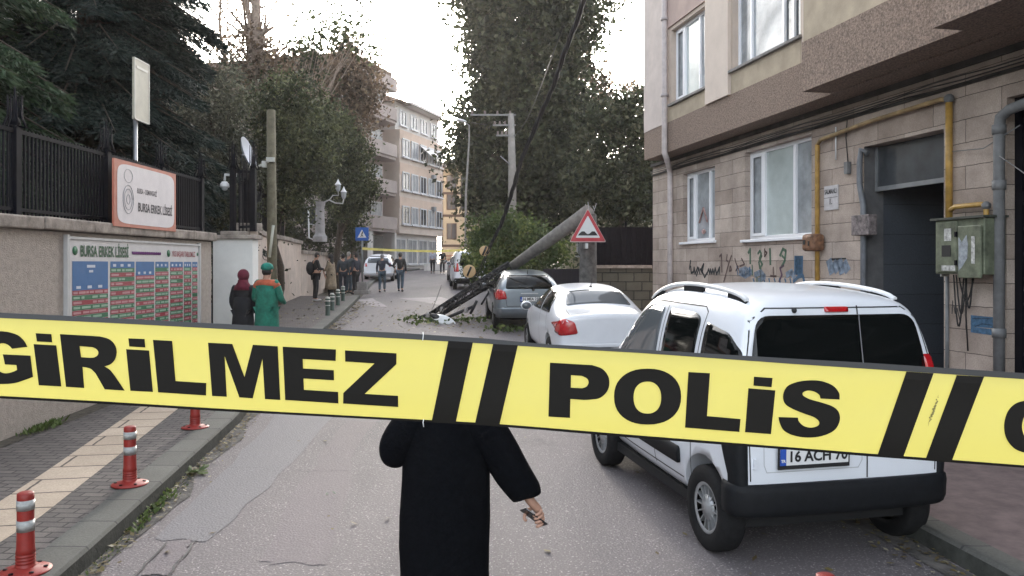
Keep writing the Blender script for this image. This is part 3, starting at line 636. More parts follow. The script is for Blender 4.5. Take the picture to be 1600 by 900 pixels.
# windows
PVC = mat('white_pvc', (.82, .83, .86), .35, var=.02)
WG = bpy.data.materials.new('window_glass'); WG.use_nodes = True; _p = WG.node_tree.nodes['Principled BSDF']
_p.inputs['Base Color'].default_value = (.035, .045, .05, 1); _p.inputs['Roughness'].default_value = .05; _p.inputs['Specular IOR Level'].default_value = 1.0
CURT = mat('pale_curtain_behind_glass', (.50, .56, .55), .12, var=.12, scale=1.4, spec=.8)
CURTD = mat('darker_net_curtain', (.33, .355, .375), .12, var=.2, scale=2.5, spec=.8)  # net curtain in a darker tone than the pale one
def window(rc, t, splits, panes, name='window', depth=.10, openpane=None, parent=None, label=None):
    s0, s1, z0, z1 = rc; fr = .06; y1 = t - depth; y0 = y1 - .06
    f = MB(); f.box((s0, y0, z0), (s0+fr, y1, z1)); f.box((s1-fr, y0, z0), (s1, y1, z1)); f.box((s0+fr, y0, z0), (s1-fr, y1, z0+fr)); f.box((s0+fr, y0, z1-fr), (s1-fr, y1, z1))
    xs_ = [s0+fr] + [s0 + (s1-s0)*q for q in splits] + [s1-fr]
    for q in splits:
        c = s0 + (s1-s0)*q; f.box((c-.035, y0+.002, z0+fr), (c+.035, y1+.012, z1-fr))
    o = place(f, name, [PVC], bevel=.006)
    if label: o['label'] = label
    for k in range(len(xs_)-1):
        a, b = xs_[k], xs_[k+1]; gmb = MB(); gmb.box((a, y0+.02, z0+fr), (b, y0+.03, z1-fr))
        g = gmb.build('pane', [panes[k]], o, world=False)
        if k in (openpane or []):
            q = MB(); q.box((a+.02, y1+.001, z0+fr), (a+.07, y1+.02, z1-fr)); q.box((b-.07, y1+.001, z0+fr), (b-.02, y1+.02, z1-fr)); q.box((a+.07, y1+.001, z0+fr), (b-.07, y1+.02, z0+fr+.05)); q.box((a+.07, y1+.001, z1-fr-.05), (b-.07, y1+.02, z1-fr))
            q.build('sash', [PVC], o, world=False)
    s_ = MB(); s_.box((s0-.06, y1+.001, z0-.05), (s1+.08, t+.06, z0-.001)); s_.build('sill', [PVC if t == 0 else M['concrete']], o, world=False, bevel=.006)
    return o
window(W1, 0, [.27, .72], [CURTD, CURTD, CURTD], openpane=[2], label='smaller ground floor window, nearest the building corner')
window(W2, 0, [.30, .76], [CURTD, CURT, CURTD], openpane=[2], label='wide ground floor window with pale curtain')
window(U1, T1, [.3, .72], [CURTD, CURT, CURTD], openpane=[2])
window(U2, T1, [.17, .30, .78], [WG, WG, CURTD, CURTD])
mb = MB(); sx = W1[0] + (W1[1]-W1[0])*.5
mb.tube([(sx-.18, -.118, 2.95), (sx, -.118, 3.25), (sx+.2, -.118, 2.95)], .02, 5); mb.ell((sx, -.12, 2.76), (.10, .01, .05), 6)
place(mb, 'window_ornament', [mat('red_white_figure', (.45, .28, .26), .6, var=.3, scale=20)])
# passage
dl = MB(); a, b = DR[0], DR[1]
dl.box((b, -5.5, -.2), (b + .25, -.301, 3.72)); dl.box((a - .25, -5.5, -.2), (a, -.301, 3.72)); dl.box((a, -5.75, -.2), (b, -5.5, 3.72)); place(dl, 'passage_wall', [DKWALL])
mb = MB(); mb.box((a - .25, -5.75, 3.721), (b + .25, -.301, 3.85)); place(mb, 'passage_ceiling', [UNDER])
mb = MB(); mb.box((b - .004, -.299, 0), (b + .001, -.001, 3.72)); mb.box((a-.001, -.299, 0), (a+.004, -.001, 3.72)); place(mb, 'door_jamb', [mat('grey_jamb', (.12, .12, .125), .7, var=.15)])
mb = MB(); mb.box((a + .01, -.20, 3.10), (b - .01, -.16, 3.16)); mb.box((a+.01, -.2, 3.16), (a+.06, -.16, 3.71)); mb.box((b-.06, -.2, 3.16), (b-.01, -.16, 3.71)); place(mb, 'transom', [mat('grey_metal', (.25, .26, .27), .4, .3, var=.1)])
mb = MB(); mb.box((a+.06, -.185, 3.161), (b-.06, -.175, 3.709)); place(mb, 'transom_pane', [mat('dull_glass', (.055, .062, .07), .25, var=.2, scale=3, spec=.7)])
mb = MB(); mb.ell((b - .08, -1.2, 2.42), (.06, .1, .12), 6); place(mb, 'wall_lamp', [mat('lamp_shell', (.03, .03, .035), .3, var=0)])
mb = MB(); mb.box((a - .25, -5.5, -.4), (b + .25, -.302, G(10)+.16)); place(mb, 'passage_floor', [M['concrete']])
# barred metal door at the near end
a, b = D2[0], D2[1]
mb = MB(); mb.box((b - .10, -.22, 0), (b, -.1, 3.9)); mb.box((a, -.22, 3.8), (b - .1, -.1, 3.9)); mb.box((a, -.22, 2.78), (b-.1, -.1, 2.88)); place(mb, 'door_frame', [M['iron']])
mb = MB()
for k in range(10): z = .3 + k * .27; mb.box((a, -.155, z), (b - .1, -.12, z + .035))
for k in range(6): s = b - .25 - k*.2; mb.box((s, -.175, 0), (s + .03, -.157, 2.78))
place(mb, 'door_grille', [mat('purple_grey_iron', (.05, .048, .055), .5, .3, var=.2)])
mb = MB(); mb.box((a, -.24, 0), (b, -.225, 3.8)); place(mb, 'door', [M['dark']])
# graffiti on the cladding: strokes follow the wall
def stroke(mb, pts, wd=.018, mi=0):
    P = [fac(px, py) for px, py in pts]
    for (a, za), (b, zb) in zip(P, P[1:]):
        d_ = Vector((b-a, zb-za)); 
        if d_.length < 1e-5: continue
        n = Vector((-d_.y, d_.x)).normalized() * wd; e_ = d_.normalized() * wd * .5
        rr.random()
        mb.add([(a-n.x-e_.x, .004, za-n.y-e_.y), (b-n.x+e_.x, .004, zb-n.y+e_.y), (b+n.x+e_.x, .004, zb+n.y+e_.y), (a+n.x-e_.x, .004, za+n.y-e_.y)], [(0,1,2,3)], mi)
gr = MB()
cx = lambda x: 1060 + x * 240 / 1600; cy_ = lambda y: 380 + y * 240 / 1600
def gs(pts, wd=.016, mi=0): stroke(gr, [(cx(x), cy_(y)) for x, y in pts], wd*1.45, mi)
gs([(130,180),(115,270)]); gs([(130,240),(135,310),(160,300),(165,250)]); gs([(165,250),(175,320),(205,250)]); gs([(190,340),(215,260),(225,320)]); gs([(230,270),(250,310),(265,215),(240,270),(275,355),(300,310)]); gs([(300,320),(315,270),(330,320),(335,270),(350,320),(360,270),(372,320),(385,260),(400,325)]); gs([(400,325),(430,250),(425,320)])
gs([(430,140),(450,115),(455,300)], .014, 1); gs([(555,130),(530,200),(475,400)], .014, 1); gs([(510,120),(500,180),(520,190)], .012, 1); gs([(540,240),(535,290),(555,280),(545,240)], .014, 1); gs([(590,160),(600,200),(640,300)], .012, 1); gs([(660,160),(690,220),(640,240)], .012, 1); gs([(600,290),(625,240)], .012, 1)
gs([(670,290),(665,340),(690,335),(690,290)], .014, 2); gs([(710,340),(720,270),(730,340)], .014, 2); gs([(745,250),(745,340)], .014, 2); gs([(610,240),(620,330)], .01, 2)
gs([(730,100),(750,60),(750,210)], .02, 3); gs([(830,110),(850,80),(865,110),(845,160),(875,220),(850,260),(840,200),(870,130)], .016, 3); gs([(955,60),(960,220)], .02, 3); gs([(1060,130),(1090,60),(1120,80),(1110,180),(1080,240)], .018, 3); gs([(1080,130),(1110,160)], .014, 3); gs([(860,260),(860,400)], .014, 3); gs([(820,300),(820,400)], .014, 3); gs([(770,230),(775,330)], .012, 3)
gs([(900,60),(900,140),(925,100),(900,80)], .012, 1); gs([(1100,230),(1060,260),(1080,330),(1050,400)], .014, 4); gs([(960,340),(1020,345)], .012, 1); gs([(990,250),(990,350),(1015,340)], .010, 1)
for k in range(6): gs([(1225 + k*12, 145), (1222 + k*12, 315)], .03, 2)
for k in range(8): gs([(780 + k*55, 370), (790 + k*55, 400 + 20*(k % 2))], .014, 2)
gs([(1200,400),(1250,350),(1300,340),(1310,390)], .02, 2)
for k in range(4): stroke(gr, [(1296 + k*8, 409 + 3*(k % 2)), (1300 + k*8, 424 - 3*(k % 2))], .075, 5)
for q in ([(640, 290), (700, 270), (760, 300), (700, 340), (640, 310)], [(800, 330), (860, 300), (900, 350), (840, 390)], [(1130, 330), (1180, 300), (1210, 360)]): gs(q, .035, 5)
stroke(gr, [(1300, 405), (1322, 404)], .012, 0)
for (x0, y0_, x1, y1_, m_) in ((1519, 497, 1550, 500, 2), (1519, 506, 1550, 508, 2), (1519, 515, 1550, 519, 2)): stroke(gr, [(x0, y0_), (x1, y1_)], .033, m_)
stroke(gr, [(1524, 510), (1535, 506), (1550, 508)], .006, 0); stroke(gr, [(1520, 498), (1550, 498)], .005, 0)
for q in ([(1491, 478), (1493, 490)], [(1496, 482), (1500, 500)], [(1489, 470), (1488, 490)]): stroke(gr, q, .007, 0)
place(gr, 'graffiti', [mat('spray_black', (.02, .025, .03), .7, var=.2), mat('spray_brown', (.10, .06, .055), .7, var=.2), mat('spray_blue', (.06, .14, .24), .7, var=.25, scale=20), mat('spray_green', (.07, .14, .09), .7, var=.25), mat('spray_purple', (.10, .05, .09), .7, var=.2), mat('faded_spray', (.22, .27, .34), .8, var=.3, scale=12)], bld)
# --- pipes and boxes fixed to the front
def fitting(name, label, cat, s, z, group=None):
    p = Mb @ Vector((s, 0, z)); t_ = thing(name, label, cat, p, math.atan2(UY, UX), group); return t_
def fb(mb, name, mats, par, bevel=0):     # mesh in the building's frame, child of a fitting
    mb.v = [tuple(Mb @ Vector(v)) for v in mb.v]; return mb.build(name, mats, par, True, bevel)
sA = fs(1277, .06); sB = fs(1484, .06)
gpz = Z(196, .98*sA)
g1 = fitting('gas_pipe', 'yellow gas pipe climbing the wall between the wide window and the door plate', 'pipe', sA, 1)
mb = MB(); mb.tube([(sA, .06, 1.0), (sA, .06, 3.86), (sA, .06, 3.90)], .035, 12); fb(mb, 'riser', [M['yellowpipe']], g1)
mb = MB(); mb.tube([(sA, .06, 3.90), (sA - .08, .06, 3.96), (sA-1.2, .065, 4.03), (sB+.15, .07, 4.06), (sB, .07, 4.04)], .03, 12); fb(mb, 'crossing_pipe', [mat('dusty_yellow_pipe', (.36, .25, .12), .6, var=.35, scale=4)], g1)
g2 = fitting('gas_pipe', 'yellow gas pipe running down beside the dark passage to the green meter cabinet', 'pipe', sB, 2)
mb = MB(); mb.tube([(sB, .07, 4.0), (sB, .07, 2.62)], .04, 12); fb(mb, 'riser', [M['yellowpipe']], g2)
mb = MB(); zz = 2.76; s9 = fs(1541, .1)
mb.tube([(sB, .07, zz - .04), (sB - .12, .09, zz), (s9 + .06, .10, zz), (s9, .10, zz - .05), (s9, .10, zz - .28), (s9+.06, .10, zz-.35), (s9 + .2, .10, zz - .36)], .03, 10); fb(mb, 'branch_pipe', [M['yellowpipe']], g2)
mb = MB()
mb.ell((s9, .10, zz-.02), (.05, .05, .05), 6); mb.ell((s9+.02, .10, zz-.33), (.05, .05, .05), 6); mb.ell((sB, .07, 4.04), (.06, .06, .06), 6); fb(mb, 'elbow', [M['greypipe']], g2)
# brown valve box
vb = fitting('valve_box', 'rusty brown round-cornered valve box on the left yellow gas pipe', 'box', sA, 2.4)
zc = Z(379, .98*sA); mb = MB(); mb.box((sA - .155, .02, zc - .13), (sA + .155, .24, zc + .13)); fb(mb, 'case', [mat('rusty_brown', (.22, .11, .06), .6, var=.35, scale=14)], vb, .05)
mb = MB(); mb.box((sA + .03, .242, zc - .03), (sA + .09, .25, zc + .04)); mb.box((sA-.08, .242, zc - .05), (sA-.05, .25, zc + .02)); fb(mb, 'dial', [M['ink']], vb)
# door number plate
dp = fitting('number_plate', 'small white plate with the house name and number beside the passage', 'sign', fs(1300), 2.8)
sp_, zp = fac(1300, 309); mb = MB(); mb.box((sp_-.17, .003, zp-.18), (sp_+.17, .02, zp+.18)); fb(mb, 'plate', [mat('enamel_white', (.55, .53, .54), .4, var=.1, scale=9)], dp)
def MF(s, z, t=.024):     # text frame on the front: reads towards the camera side
    B = Matrix(((-1,0,0,s),(0,0,1,t),(0,1,0,z),(0,0,0,1))); return Mb @ B
text_mesh('lettering', 'SALMANLI', .1, MF(sp_, zp+.09), M['ink'], dp, .002, .3); text_mesh('lettering', '1.', .12, MF(sp_, zp-.06), M['ink'], dp, .003)
mb = MB(); mb.box((sp_-.17, .021, zp+.0), (sp_+.17, .0225, zp+.006)); fb(mb, 'divider', [M['ink']], dp)
# junction box and conduit at the passage edge
jb = fitting('junction_box', 'dusty grey junction box with stickers at the left edge of the passage', 'box', fs(1352), 2.5)
sj, zj = fac(1354, 352); mb = MB(); mb.box((sj-.23, .004, zj-.14), (sj+.16, .13, zj+.14)); fb(mb, 'case', [mat('dusty_box', (.20, .17, .17), .7, var=.4, scale=18)], jb, .01)
cd = fitting('conduit', 'bent grey plastic conduit running down the left edge of the dark passage', 'pipe', fs(1346), 1)
sc_ = fs(1344, .05); mb = MB(); mb.tube([(sc_-.12, .02, 3.62), (sc_-.02, .05, 3.68), (sc_, .06, 3.5), (sc_, .06, 3.2), (sc_-.07, .05, 2.9), (sc_-.07, .05, .6)], .04, 10); fb(mb, 'tube', [mat('conduit_grey', (.17, .18, .2), .5, var=.15)], cd)
ec = fitting('cable_stub', 'thin white cable with a small grey socket above the number plate', 'cable', fs(1313), 3.6)
s5 = fs(1306, .02); mb = MB(); mb.tube([(s5, .02, 4.1), (s5, .02, 3.62)], .012, 6); fb(mb, 'tube', [M['white']], ec)
s5 = fs(1326, .02); mb = MB(); mb.box((s5-.04, .01, 3.38), (s5+.04, .07, 3.55)); fb(mb, 'socket', [M['greypipe']], ec); mb = MB(); mb.tube([(s5, .03, 3.55), (s5+.05, .03, 3.9), (s5+.02, .03, 4.15)], .008, 6); fb(mb, 'cord', [M['ink']], ec)
# green meter cabinet
mc_ = fitting('meter_cabinet', 'battered green metal meter cabinet with peeling stickers on the stone wall', 'cabinet', fs(1505), 2.0)
sa, sb_ = fs(1542, .25), fs(1465, .25); zt_ = 2.60; zb_ = 1.98
GRNM = mat('worn_green_metal', (.16, .18, .125), .5, .2, var=.3, scale=7, bump=.15, bscale=20)
mb = MB(); mb.box((sa, .01, zb_), (sb_, .28, zt_)); fb(mb, 'case', [GRNM], mc_, .01)
sm = sa + (sb_-sa)*.50
mb = MB(); mb.box((sa + .02, .281, zb_ - .04), (sm - .01, .31, zt_ - .08)); fb(mb, 'door', [GRNM], mc_, .01)
mb = MB(); mb.box((sm + .01, .281, zb_ + .02), (sb_ - .03, .30, zt_ - .02)); fb(mb, 'door', [GRNM], mc_, .01)
mb = MB(); mb.box((sa - .03, -.0, zt_), (sb_ + .04, .32, zt_ + .025)); fb(mb, 'lid', [mat('dark_green_lid', (.05, .055, .045), .6, var=.2)], mc_)
mb = MB(); mb.box((sm+.10, .302, zb_+.2), (sm+.24, .305, zb_+.33)); fb(mb, 'vent', [M['ink']], mc_)
mb = MB()
STK = [((sm+.09, .303, zb_+.38), (sm+.2, .305, zb_+.52)), ((sm+.03, .303, zb_+.04), (sm+.24, .305, zb_+.10)), ((sa+.10, .312, zb_+.12), (sa+.15, .314, zb_+.42)), ((sb_+.001, .1, zb_-.03), (sb_+.02, .2, zb_+.28))]
for a_, b_ in STK: mb.box(a_, b_)
fb(mb, 'sticker', [mat('peeled_sticker', (.5, .5, .48), .5, var=.35, scale=25)], mc_)
mb = MB(); mb.poly([(sm-.03, .312, zb_+.04), (sm-.03, .312, zb_+.42), (sm-.08, .312, zb_+.36), (sm-.15, .312, zb_+.44), (sa+.2, .312, zb_+.34), (sm-.16, .312, zb_+.18), (sm-.08, .312, zb_+.08)]); fb(mb, 'scraped_patch', [mat('scraped_metal', (.3, .33, .36), .5, var=.2, scale=25)], mc_)
mb = MB(); mb.box((sm+.0, .30, zb_+.1), (sm+.02, .325, zb_+.16)); mb.box((sm, .30, zb_+.42), (sm+.02, .325, zb_+.48)); fb(mb, 'hinge', [M['iron']], mc_)
# cables hanging under the cabinet
cb = fitting('cable_bundle', 'black cables looping below the green meter cabinet', 'cable', fs(1500), 1.5)
mb = MB(); 
for k, (p0, p1, sag) in enumerate(((1494, 1510, .45), (1498, 1522, .3), (1490, 1506, .6), (1508, 1520, .38))):
    a, b = fs(p0, .08), fs(p1, .08); mb.tube([(a+(b-a)*t, .08, 1.97 - sag*math.sin(math.pi*t)) for t in np.linspace(0, 1, 12)], .009, 6)
a = fs(1510, .06); mb.tube([(a, .06, 1.97), (a+.02, .05, 1.5), (a, .04, 1.1)], .009, 6)
fb(mb, 'cable', [M['ink']], cb)
mb = MB(); a = fs(1480, .05); mb.tube([(a, .05, 2.0), (a, .05, .5)], .022, 8); fb(mb, 'conduit', [M['greypipe']], cb)
# grey downpipe by the barred door
dn_ = fitting('downpipe', 'thick grey downpipe between stone wall and barred door', 'pipe', fs(1560), .5)
s7 = fs(1561, .1); mb = MB(); mb.tube([(s7, .10, .2), (s7, .10, 3.56), (s7-.02, .10, 3.68), (s7-.14, .10, 3.74), (s7-.9, .10, 3.84)], .058, 12); fb(mb, 'tube', [M['greypipe']], dn_)
for z in (1.3, 2.9, 3.5): mb = MB(); mb.lathe([(.06, z), (.07, z), (.07, z+.1), (.06, z+.1)], (s7, .10, 0), 14); fb(mb, 'collar', [M['greypipe']], dn_)
# white downpipe at the corner
wd_ = fitting('downpipe', 'pale painted downpipe at the far corner of the stone clad building', 'pipe', fs(1046), .5)
s8 = fs(1037, T1+.1); s8b = fs(1047, .08)
mb = MB(); mb.tube([(s8, T1+.08, 13), (s8, T1+.08, 4.42), (s8, T1+.04, 4.32), (s8b, .1, 4.2), (s8b, .08, 4.08), (s8b, .08, .5)], .06, 12); fb(mb, 'tube', [mat('painted_pipe', (.55, .49, .48), .6, var=.12)], wd_)
for z in (5.6, 7.2): mb = MB(); mb.lathe([(.062, z), (.08, z), (.08, z+.06), (.062, z+.06)], (s8, T1+.08, 0), 12); fb(mb, 'collar', [mat('painted_collar', (.4, .36, .36), .6, var=.1)], wd_)
# black cables along the underside
cc = fitting('cable_run', 'sagging black cables strung along under the overhang', 'cable', fs(1300), 4)
mb = MB(); rr = random.Random(12)
for k in range(3):
    z0 = 4.19 + .03*k; pts = [(sN, .07 + .02*k, z0 + .012*math.sin(sN*1.9 + k) + .008*math.sin(sN*4.3+k*2)) for sN in np.linspace(1.0, s_far - .1, 40)]
    mb.tube(pts, .009, 5)
fb(mb, 'cable', [M['ink']], cc)
mb = MB(); mb.tube([(fs(1485, .05), .05, 3.42), (fs(1540,.05), .08, 3.38), (fs(1600,.05), .1, 3.55)], .006, 5)
s_ = fs(1562, .18); mb.tube([(s_, .18, 3.25), (s_-.5, .17, 2.9), (s_-.9, .16, 2.65)], .006, 5); fb(mb, 'wire', [M['greypipe']], cc)
# ------------------------------------------------------------------ buildings at the end of the street
def frame_at(x, y, ang, z=0):
    return Matrix.Translation((x, y, z)) @ Matrix.Rotation(ang, 4, 'Z')
FW = glassmat('far_window', (.04, .045, .055), .08); FCUR = mat('far_curtain', (.24, .25, .27), .4, var=.2, scale=1.5)
PEACH = mat('peach_render', (.56, .43, .35), .9, var=.08, scale=.6); PBEIGE = mat('far_beige', (.58, .49, .43), .9, var=.08, scale=.6); PGREY = mat('far_pale', (.60, .57, .55), .9, var=.07, scale=.6)
PINKB = mat('far_pink', (.38, .32, .30), .9, var=.1, scale=.6); TILE = mat('roof_tile', (.20, .14, .11), .9, var=.25, scale=3)
def far_thing(name, label, x, y, ang, cat='building'):
    z = G(y); t = thing(name, label, cat, (x, y, z), ang); _wm[t.name] = frame_at(x, y, ang, z); return t
# peach block: its front recedes to the right. local x along the front away, local y towards the street (right side)
ang = math.atan2(1, .30)
pb_ = far_thing('apartment_building', 'peach and cream five storey block at the end of the street, with white awnings', -9.5, 64.3, ang)
Lb = 9.3; H = 14.0; fl = [0, 3.1, 5.85, 8.6, 11.35, 14.0]
# local frame: x away; y = left of travel -> towards -x world; so street side is -y
mb = MB(); mb.box((0, 0.0, -1), (Lb, 10, 3.0)); mb.build('ground_floor', [PGREY], pb_, world=False)
mb = MB(); mb.box((0, -.5, 3.001), (Lb, 10, 11.35)); mb.build('wall', [PBEIGE], pb_, world=False)
mb = MB(); mb.box((0, -.1, 11.351), (Lb, 10, 13.6)); mb.build('wall', [PGREY], pb_, world=False)
mb = MB()
for z in (5.0, 7.75, 10.6): mb.box((.0, -.53, z), (Lb, -.501, z + .95 if z < 10 else z + .75))
mb.build('band', [PEACH], pb_, world=False)
mb = MB(); mb.add([(-.4, -.9, 13.6), (Lb+.3, -.9, 13.6), (Lb+.3, 11, 13.6), (-.4, 11, 13.6), (1.5, 4.5, 15.6), (Lb-2, 4.5, 15.6)], [(0,1,5,4),(1,2,5),(2,3,4,5),(3,0,4),(0,3,2,1)]); rf = mb.build('roof', [TILE], pb_, world=False)
mb = MB(); mb.box((2.2, 2.2, 14.0), (3.2, 3.4, 16.4)); mb.box((2.1, 2.1, 16.4), (3.3, 3.5, 16.55)); mb.build('chimney', [PGREY], rf, world=False)
mb = MB(); mb.box((2.0, -.75, 13.55), (8.5, -.101, 13.9)); mb.build('cornice', [PGREY], pb_, world=False)
WH = mat('far_white_frame', (.55, .55, .57), .5, var=.05)
def fwin(par, s0, s1, z0, z1, y, m=None, pan=2, sill=True):
    mb = MB(); fr = .09
    mb.box((s0, y-.06, z0), (s0+fr, y+.02, z1)); mb.box((s1-fr, y-.06, z0), (s1, y+.02, z1)); mb.box((s0+fr, y-.06, z0), (s1-fr, y+.02, z0+fr)); mb.box((s0+fr, y-.06, z1-fr), (s1-fr, y+.02, z1))
    for k in range(1, pan): c = s0+(s1-s0)*k/pan; mb.box((c-.035, y-.05, z0+fr), (c+.035, y+.02, z1-fr))
    if sill: mb.box((s0-.1, y-.2, z0-.1), (s1+.1, y+.02, z0-.001))
    o = mb.build('window', [WH], par, world=False); g = MB(); g.box((s0+fr, y-.015, z0+fr), (s1-fr, y-.003, z1-fr)); g.build('pane', [m or FW], o, world=False); return o
for z in (3.75, 6.5, 9.2):
    for k, s in enumerate((.4, 2.2, 4.0, 5.8, 7.6)):
        fwin(pb_, s, s+1.35, z, z+1.5, -.56, FCUR if k % 2 else FW)
for s in (.8, 3.0, 5.2, 7.4): fwin(pb_, s, s+1.3, 11.85, 13.1, -.11, FW)
for s in (.3, 2.6, 4.9, 7.1): fwin(pb_, s, s+1.9, .5, 2.6, -.01, FCUR, 2)
aw = MB()
for s in (3.9, 5.6, 7.4): aw.add([(s, -.57, 10.6), (s+1.5, -.57, 10.6), (s+1.5, -1.6, 9.7), (s, -1.6, 9.7), (s, -.57, 10.56), (s+1.5, -.57, 10.56), (s+1.5, -1.6, 9.66), (s, -1.6, 9.66)], [(0,1,2,3),(4,5,6,7),(3,2,6,7),(0,3,7,4),(1,2,6,5)])
aw.build('awning', [mat('awning_white', (.55, .53, .53), .7, var=.05)], pb_, world=False)
mb = MB(); mb.box((-.2, -3.0, -.6), (Lb, -2.7, .55)); mb.build('planter_wall', [PGREY], pb_, world=False)
mb = MB()
for z in (5.6, 8.4): mb = MB(); mb.box((6.5, -.85, z-.45), (7.0, -.57, z-.05)); mb.build('air_conditioner', [FCUR], pb_, world=False)
# nearer block with the stack of curved pink balconies
nb = far_thing('apartment_building', 'pinkish block with stacked balconies half hidden behind the left trees', -12.5, 54.0, ang)
mb = MB(); mb.box((3.2, .3, -1), (9.2, 17, 15.3)); mb.build('wall', [PINKB], nb, world=False)
mb = MB(); mb.box((2.8, -.3, 15.3), (9.6, 17.4, 15.7)); mb.box((2.78, -.32, 15.701), (9.62, 17.4, 15.85)); mb.build('roof', [TILE], nb, world=False)
mb = MB(); mb.box((4.5, -.9, 14.2), (9.3, .299, 15.2)); mb.build('bay', [PINKB], nb, world=False)
for i, z in enumerate((3.2, 6.0, 8.8, 11.6)):
    mb = MB(); pts = [(4.4, .28), (4.4, -1.1)] + [(8.3 + 1.1*math.sin(a), .1 - 1.2*math.cos(a)) for a in np.linspace(0, 1.45, 7)] + [(9.4, .28)]
    mb.prism([(x, y, z) for x, y in pts], (0, 0, .22), 0)
    inner = [(x*.985+.09, y*.9+.02) for x, y in pts]
    for (a, b), (c, d_) in zip(pts, pts[1:]): obox(mb, (c, d_), (a, b), .12, z+.221, z+1.15)
    b_ = mb.build('balcony', [PINKB], nb, world=False)
    fwin(nb, 4.9, 6.4, z+.3, z+2.4, .24, FW, 2, False); fwin(nb, 7.0, 8.8, z+1.1, z+2.4, .24, FCUR, 2, False)
for z in (3.6, 6.4, 9.2, 12.0):
    for s in (2.5, 6, 9.5, 13):
        q = MB(); q.box((3.12, s, z), (3.199, s+1.4, z+1.4)); wq = q.build('window', [WH], nb, world=False); q = MB(); q.box((3.10, s+.1, z+.1), (3.119, s+.66, z+1.3)); q.box((3.10, s+.74, z+.1), (3.119, s+1.3, z+1.3)); q.build('pane', [FW], wq, world=False)
for s in (4.6, 8.6): mb = MB(); mb.box((s, -1.0, -1), (s+.3, -.7, 3.19)); mb.build('pillar', [PGREY], nb, world=False)
mb = MB(); mb.box((3.21, .28, 0), (9.19, .299, 3.0)); mb.build('shopfront', [mat('shop_dark', (.05, .048, .05), .5, var=.2)], nb, world=False)
# timber-framed yellow house
D = 80; xh0, xh1 = X(690, D), X(745, D) + 7
yh = far_thing('timber_house', 'cream yellow old house with dark brown timber bands and bay', xh0, D, 0)
CRM = mat('cream_yellow', (.36, .31, .23), .9, var=.08, scale=.5); BRN = mat('timber_brown', (.05, .028, .02), .7, var=.15)
Wd = xh1 - xh0
def hz(py): return Z(py, D) - G(D)
mb = MB(); mb.box((0, 0, -1), (Wd, 9, hz(262))); mb.build('wall', [CRM], yh, world=False)
mb = MB(); mb.box((3.4, -1.2, hz(337)), (Wd-2, -.001, hz(270))); mb.build('bay', [CRM], yh, world=False)
mb = MB(); mb.add([(-.8, -1.6, hz(264)), (Wd+.8, -1.6, hz(264)), (Wd+.8, 10, hz(264)), (-.8, 10, hz(264)), (2, 4, hz(235)), (Wd-2, 4, hz(235))], [(0,1,5,4),(1,2,5),(2,3,4,5),(3,0,4),(0,3,2,1)]); mb.build('roof', [TILE], yh, world=False)
mb = MB()
for py in (262, 302, 337, 384): mb.box((-.02, -.06, hz(py)-.12), (Wd, -.002, hz(py)+.12))
for x in (0, 3.1): mb.box((x-.03, -.05, hz(384)), (x+.14, -.003, hz(262)))
mb.box((3.3, -1.26, hz(337)-.15), (Wd-2, -1.201, hz(337)+.1)); mb.box((3.3, -1.26, hz(272)-.1), (Wd-2, -1.201, hz(272)+.1))
for x in (3.36, 5.4, 7.4): mb.box((x, -1.26, hz(337)+.1), (x+.14, -1.201, hz(272)-.1))
mb.build('timber_band', [BRN], yh, world=False)
WHB = WH; WH = BRN
for s0, s1, a, b in ((.5, 1.5, 328, 303), (.5, 1.5, 374, 349), (1.9, 2.8, 328, 303), (.5, 1.5, 296, 274), (1.9, 2.8, 296, 274)): fwin(yh, s0, s1, hz(a), hz(b), -.01, FW, 2, False)
for s0 in (3.7, 5.7, 7.7): fwin(yh, s0, s0+1.3, hz(327), hz(280), -1.21, FW, 2, False)
WH = WHB
mb = MB()
for k in range(6): mb.box((-.5, -.5 - .02*k, -.9 + k*.35), (Wd, -.3, -.75 + k*.35))
mb.build('striped_plinth', [mat('plinth_brick', (.30, .17, .13), .9, var=.2)], yh, world=False)
# pale house seen through the trees on the right
ph = far_thing('house', 'pale house glimpsed through the trees behind the triangular road sign', 4.2, 62, 0)
mb = MB(); mb.box((0, 0, -1), (9, 8, 6.6)); mb.build('wall', [mat('ochre_render', (.42, .36, .26), .9, var=.1)], ph, world=False)
mb = MB(); mb.add([(-.7, -.7, 6.6), (9.7, -.7, 6.6), (9.7, 8.7, 6.6), (-.7, 8.7, 6.6), (2, 4, 8.6), (7, 4, 8.6)], [(0,1,5,4),(1,2,5),(2,3,4,5),(3,0,4),(0,3,2,1)]); mb.build('roof', [mat('red_tiles', (.25, .08, .06), .9, var=.2)], ph, world=False)
for s in (.8, 3, 5.4): fwin(ph, s, s+1.2, 1.2, 2.8, -.01, FCUR); fwin(ph, s, s+1.2, 4, 5.6, -.01, FW)
# wide pale house on the left, behind the bare tree
lh = far_thing('house', 'low house with brown roof behind the bare tall tree on the left', -30, 50, 0)
mb = MB(); mb.box((0, 0, -1), (12, 8, 11.5)); mb.build('wall', [mat('grey_ochre', (.30, .27, .22), .9, var=.15, scale=1)], lh, world=False)
mb = MB(); mb.add([(-.7, -.7, 11.5), (12.7, -.7, 11.5), (12.7, 8.7, 11.5), (-.7, 8.7, 11.5), (2, 4, 13.6), (10, 4, 13.6)], [(0,1,5,4),(1,2,5),(2,3,4,5),(3,0,4),(0,3,2,1)]); mb.build('roof', [TILE], lh, world=False)
for s in (1, 4, 7, 9.8):
    for z in (1, 4.2, 7.6): fwin(lh, s, s+1.2, z, z+1.6, -.01, FW)
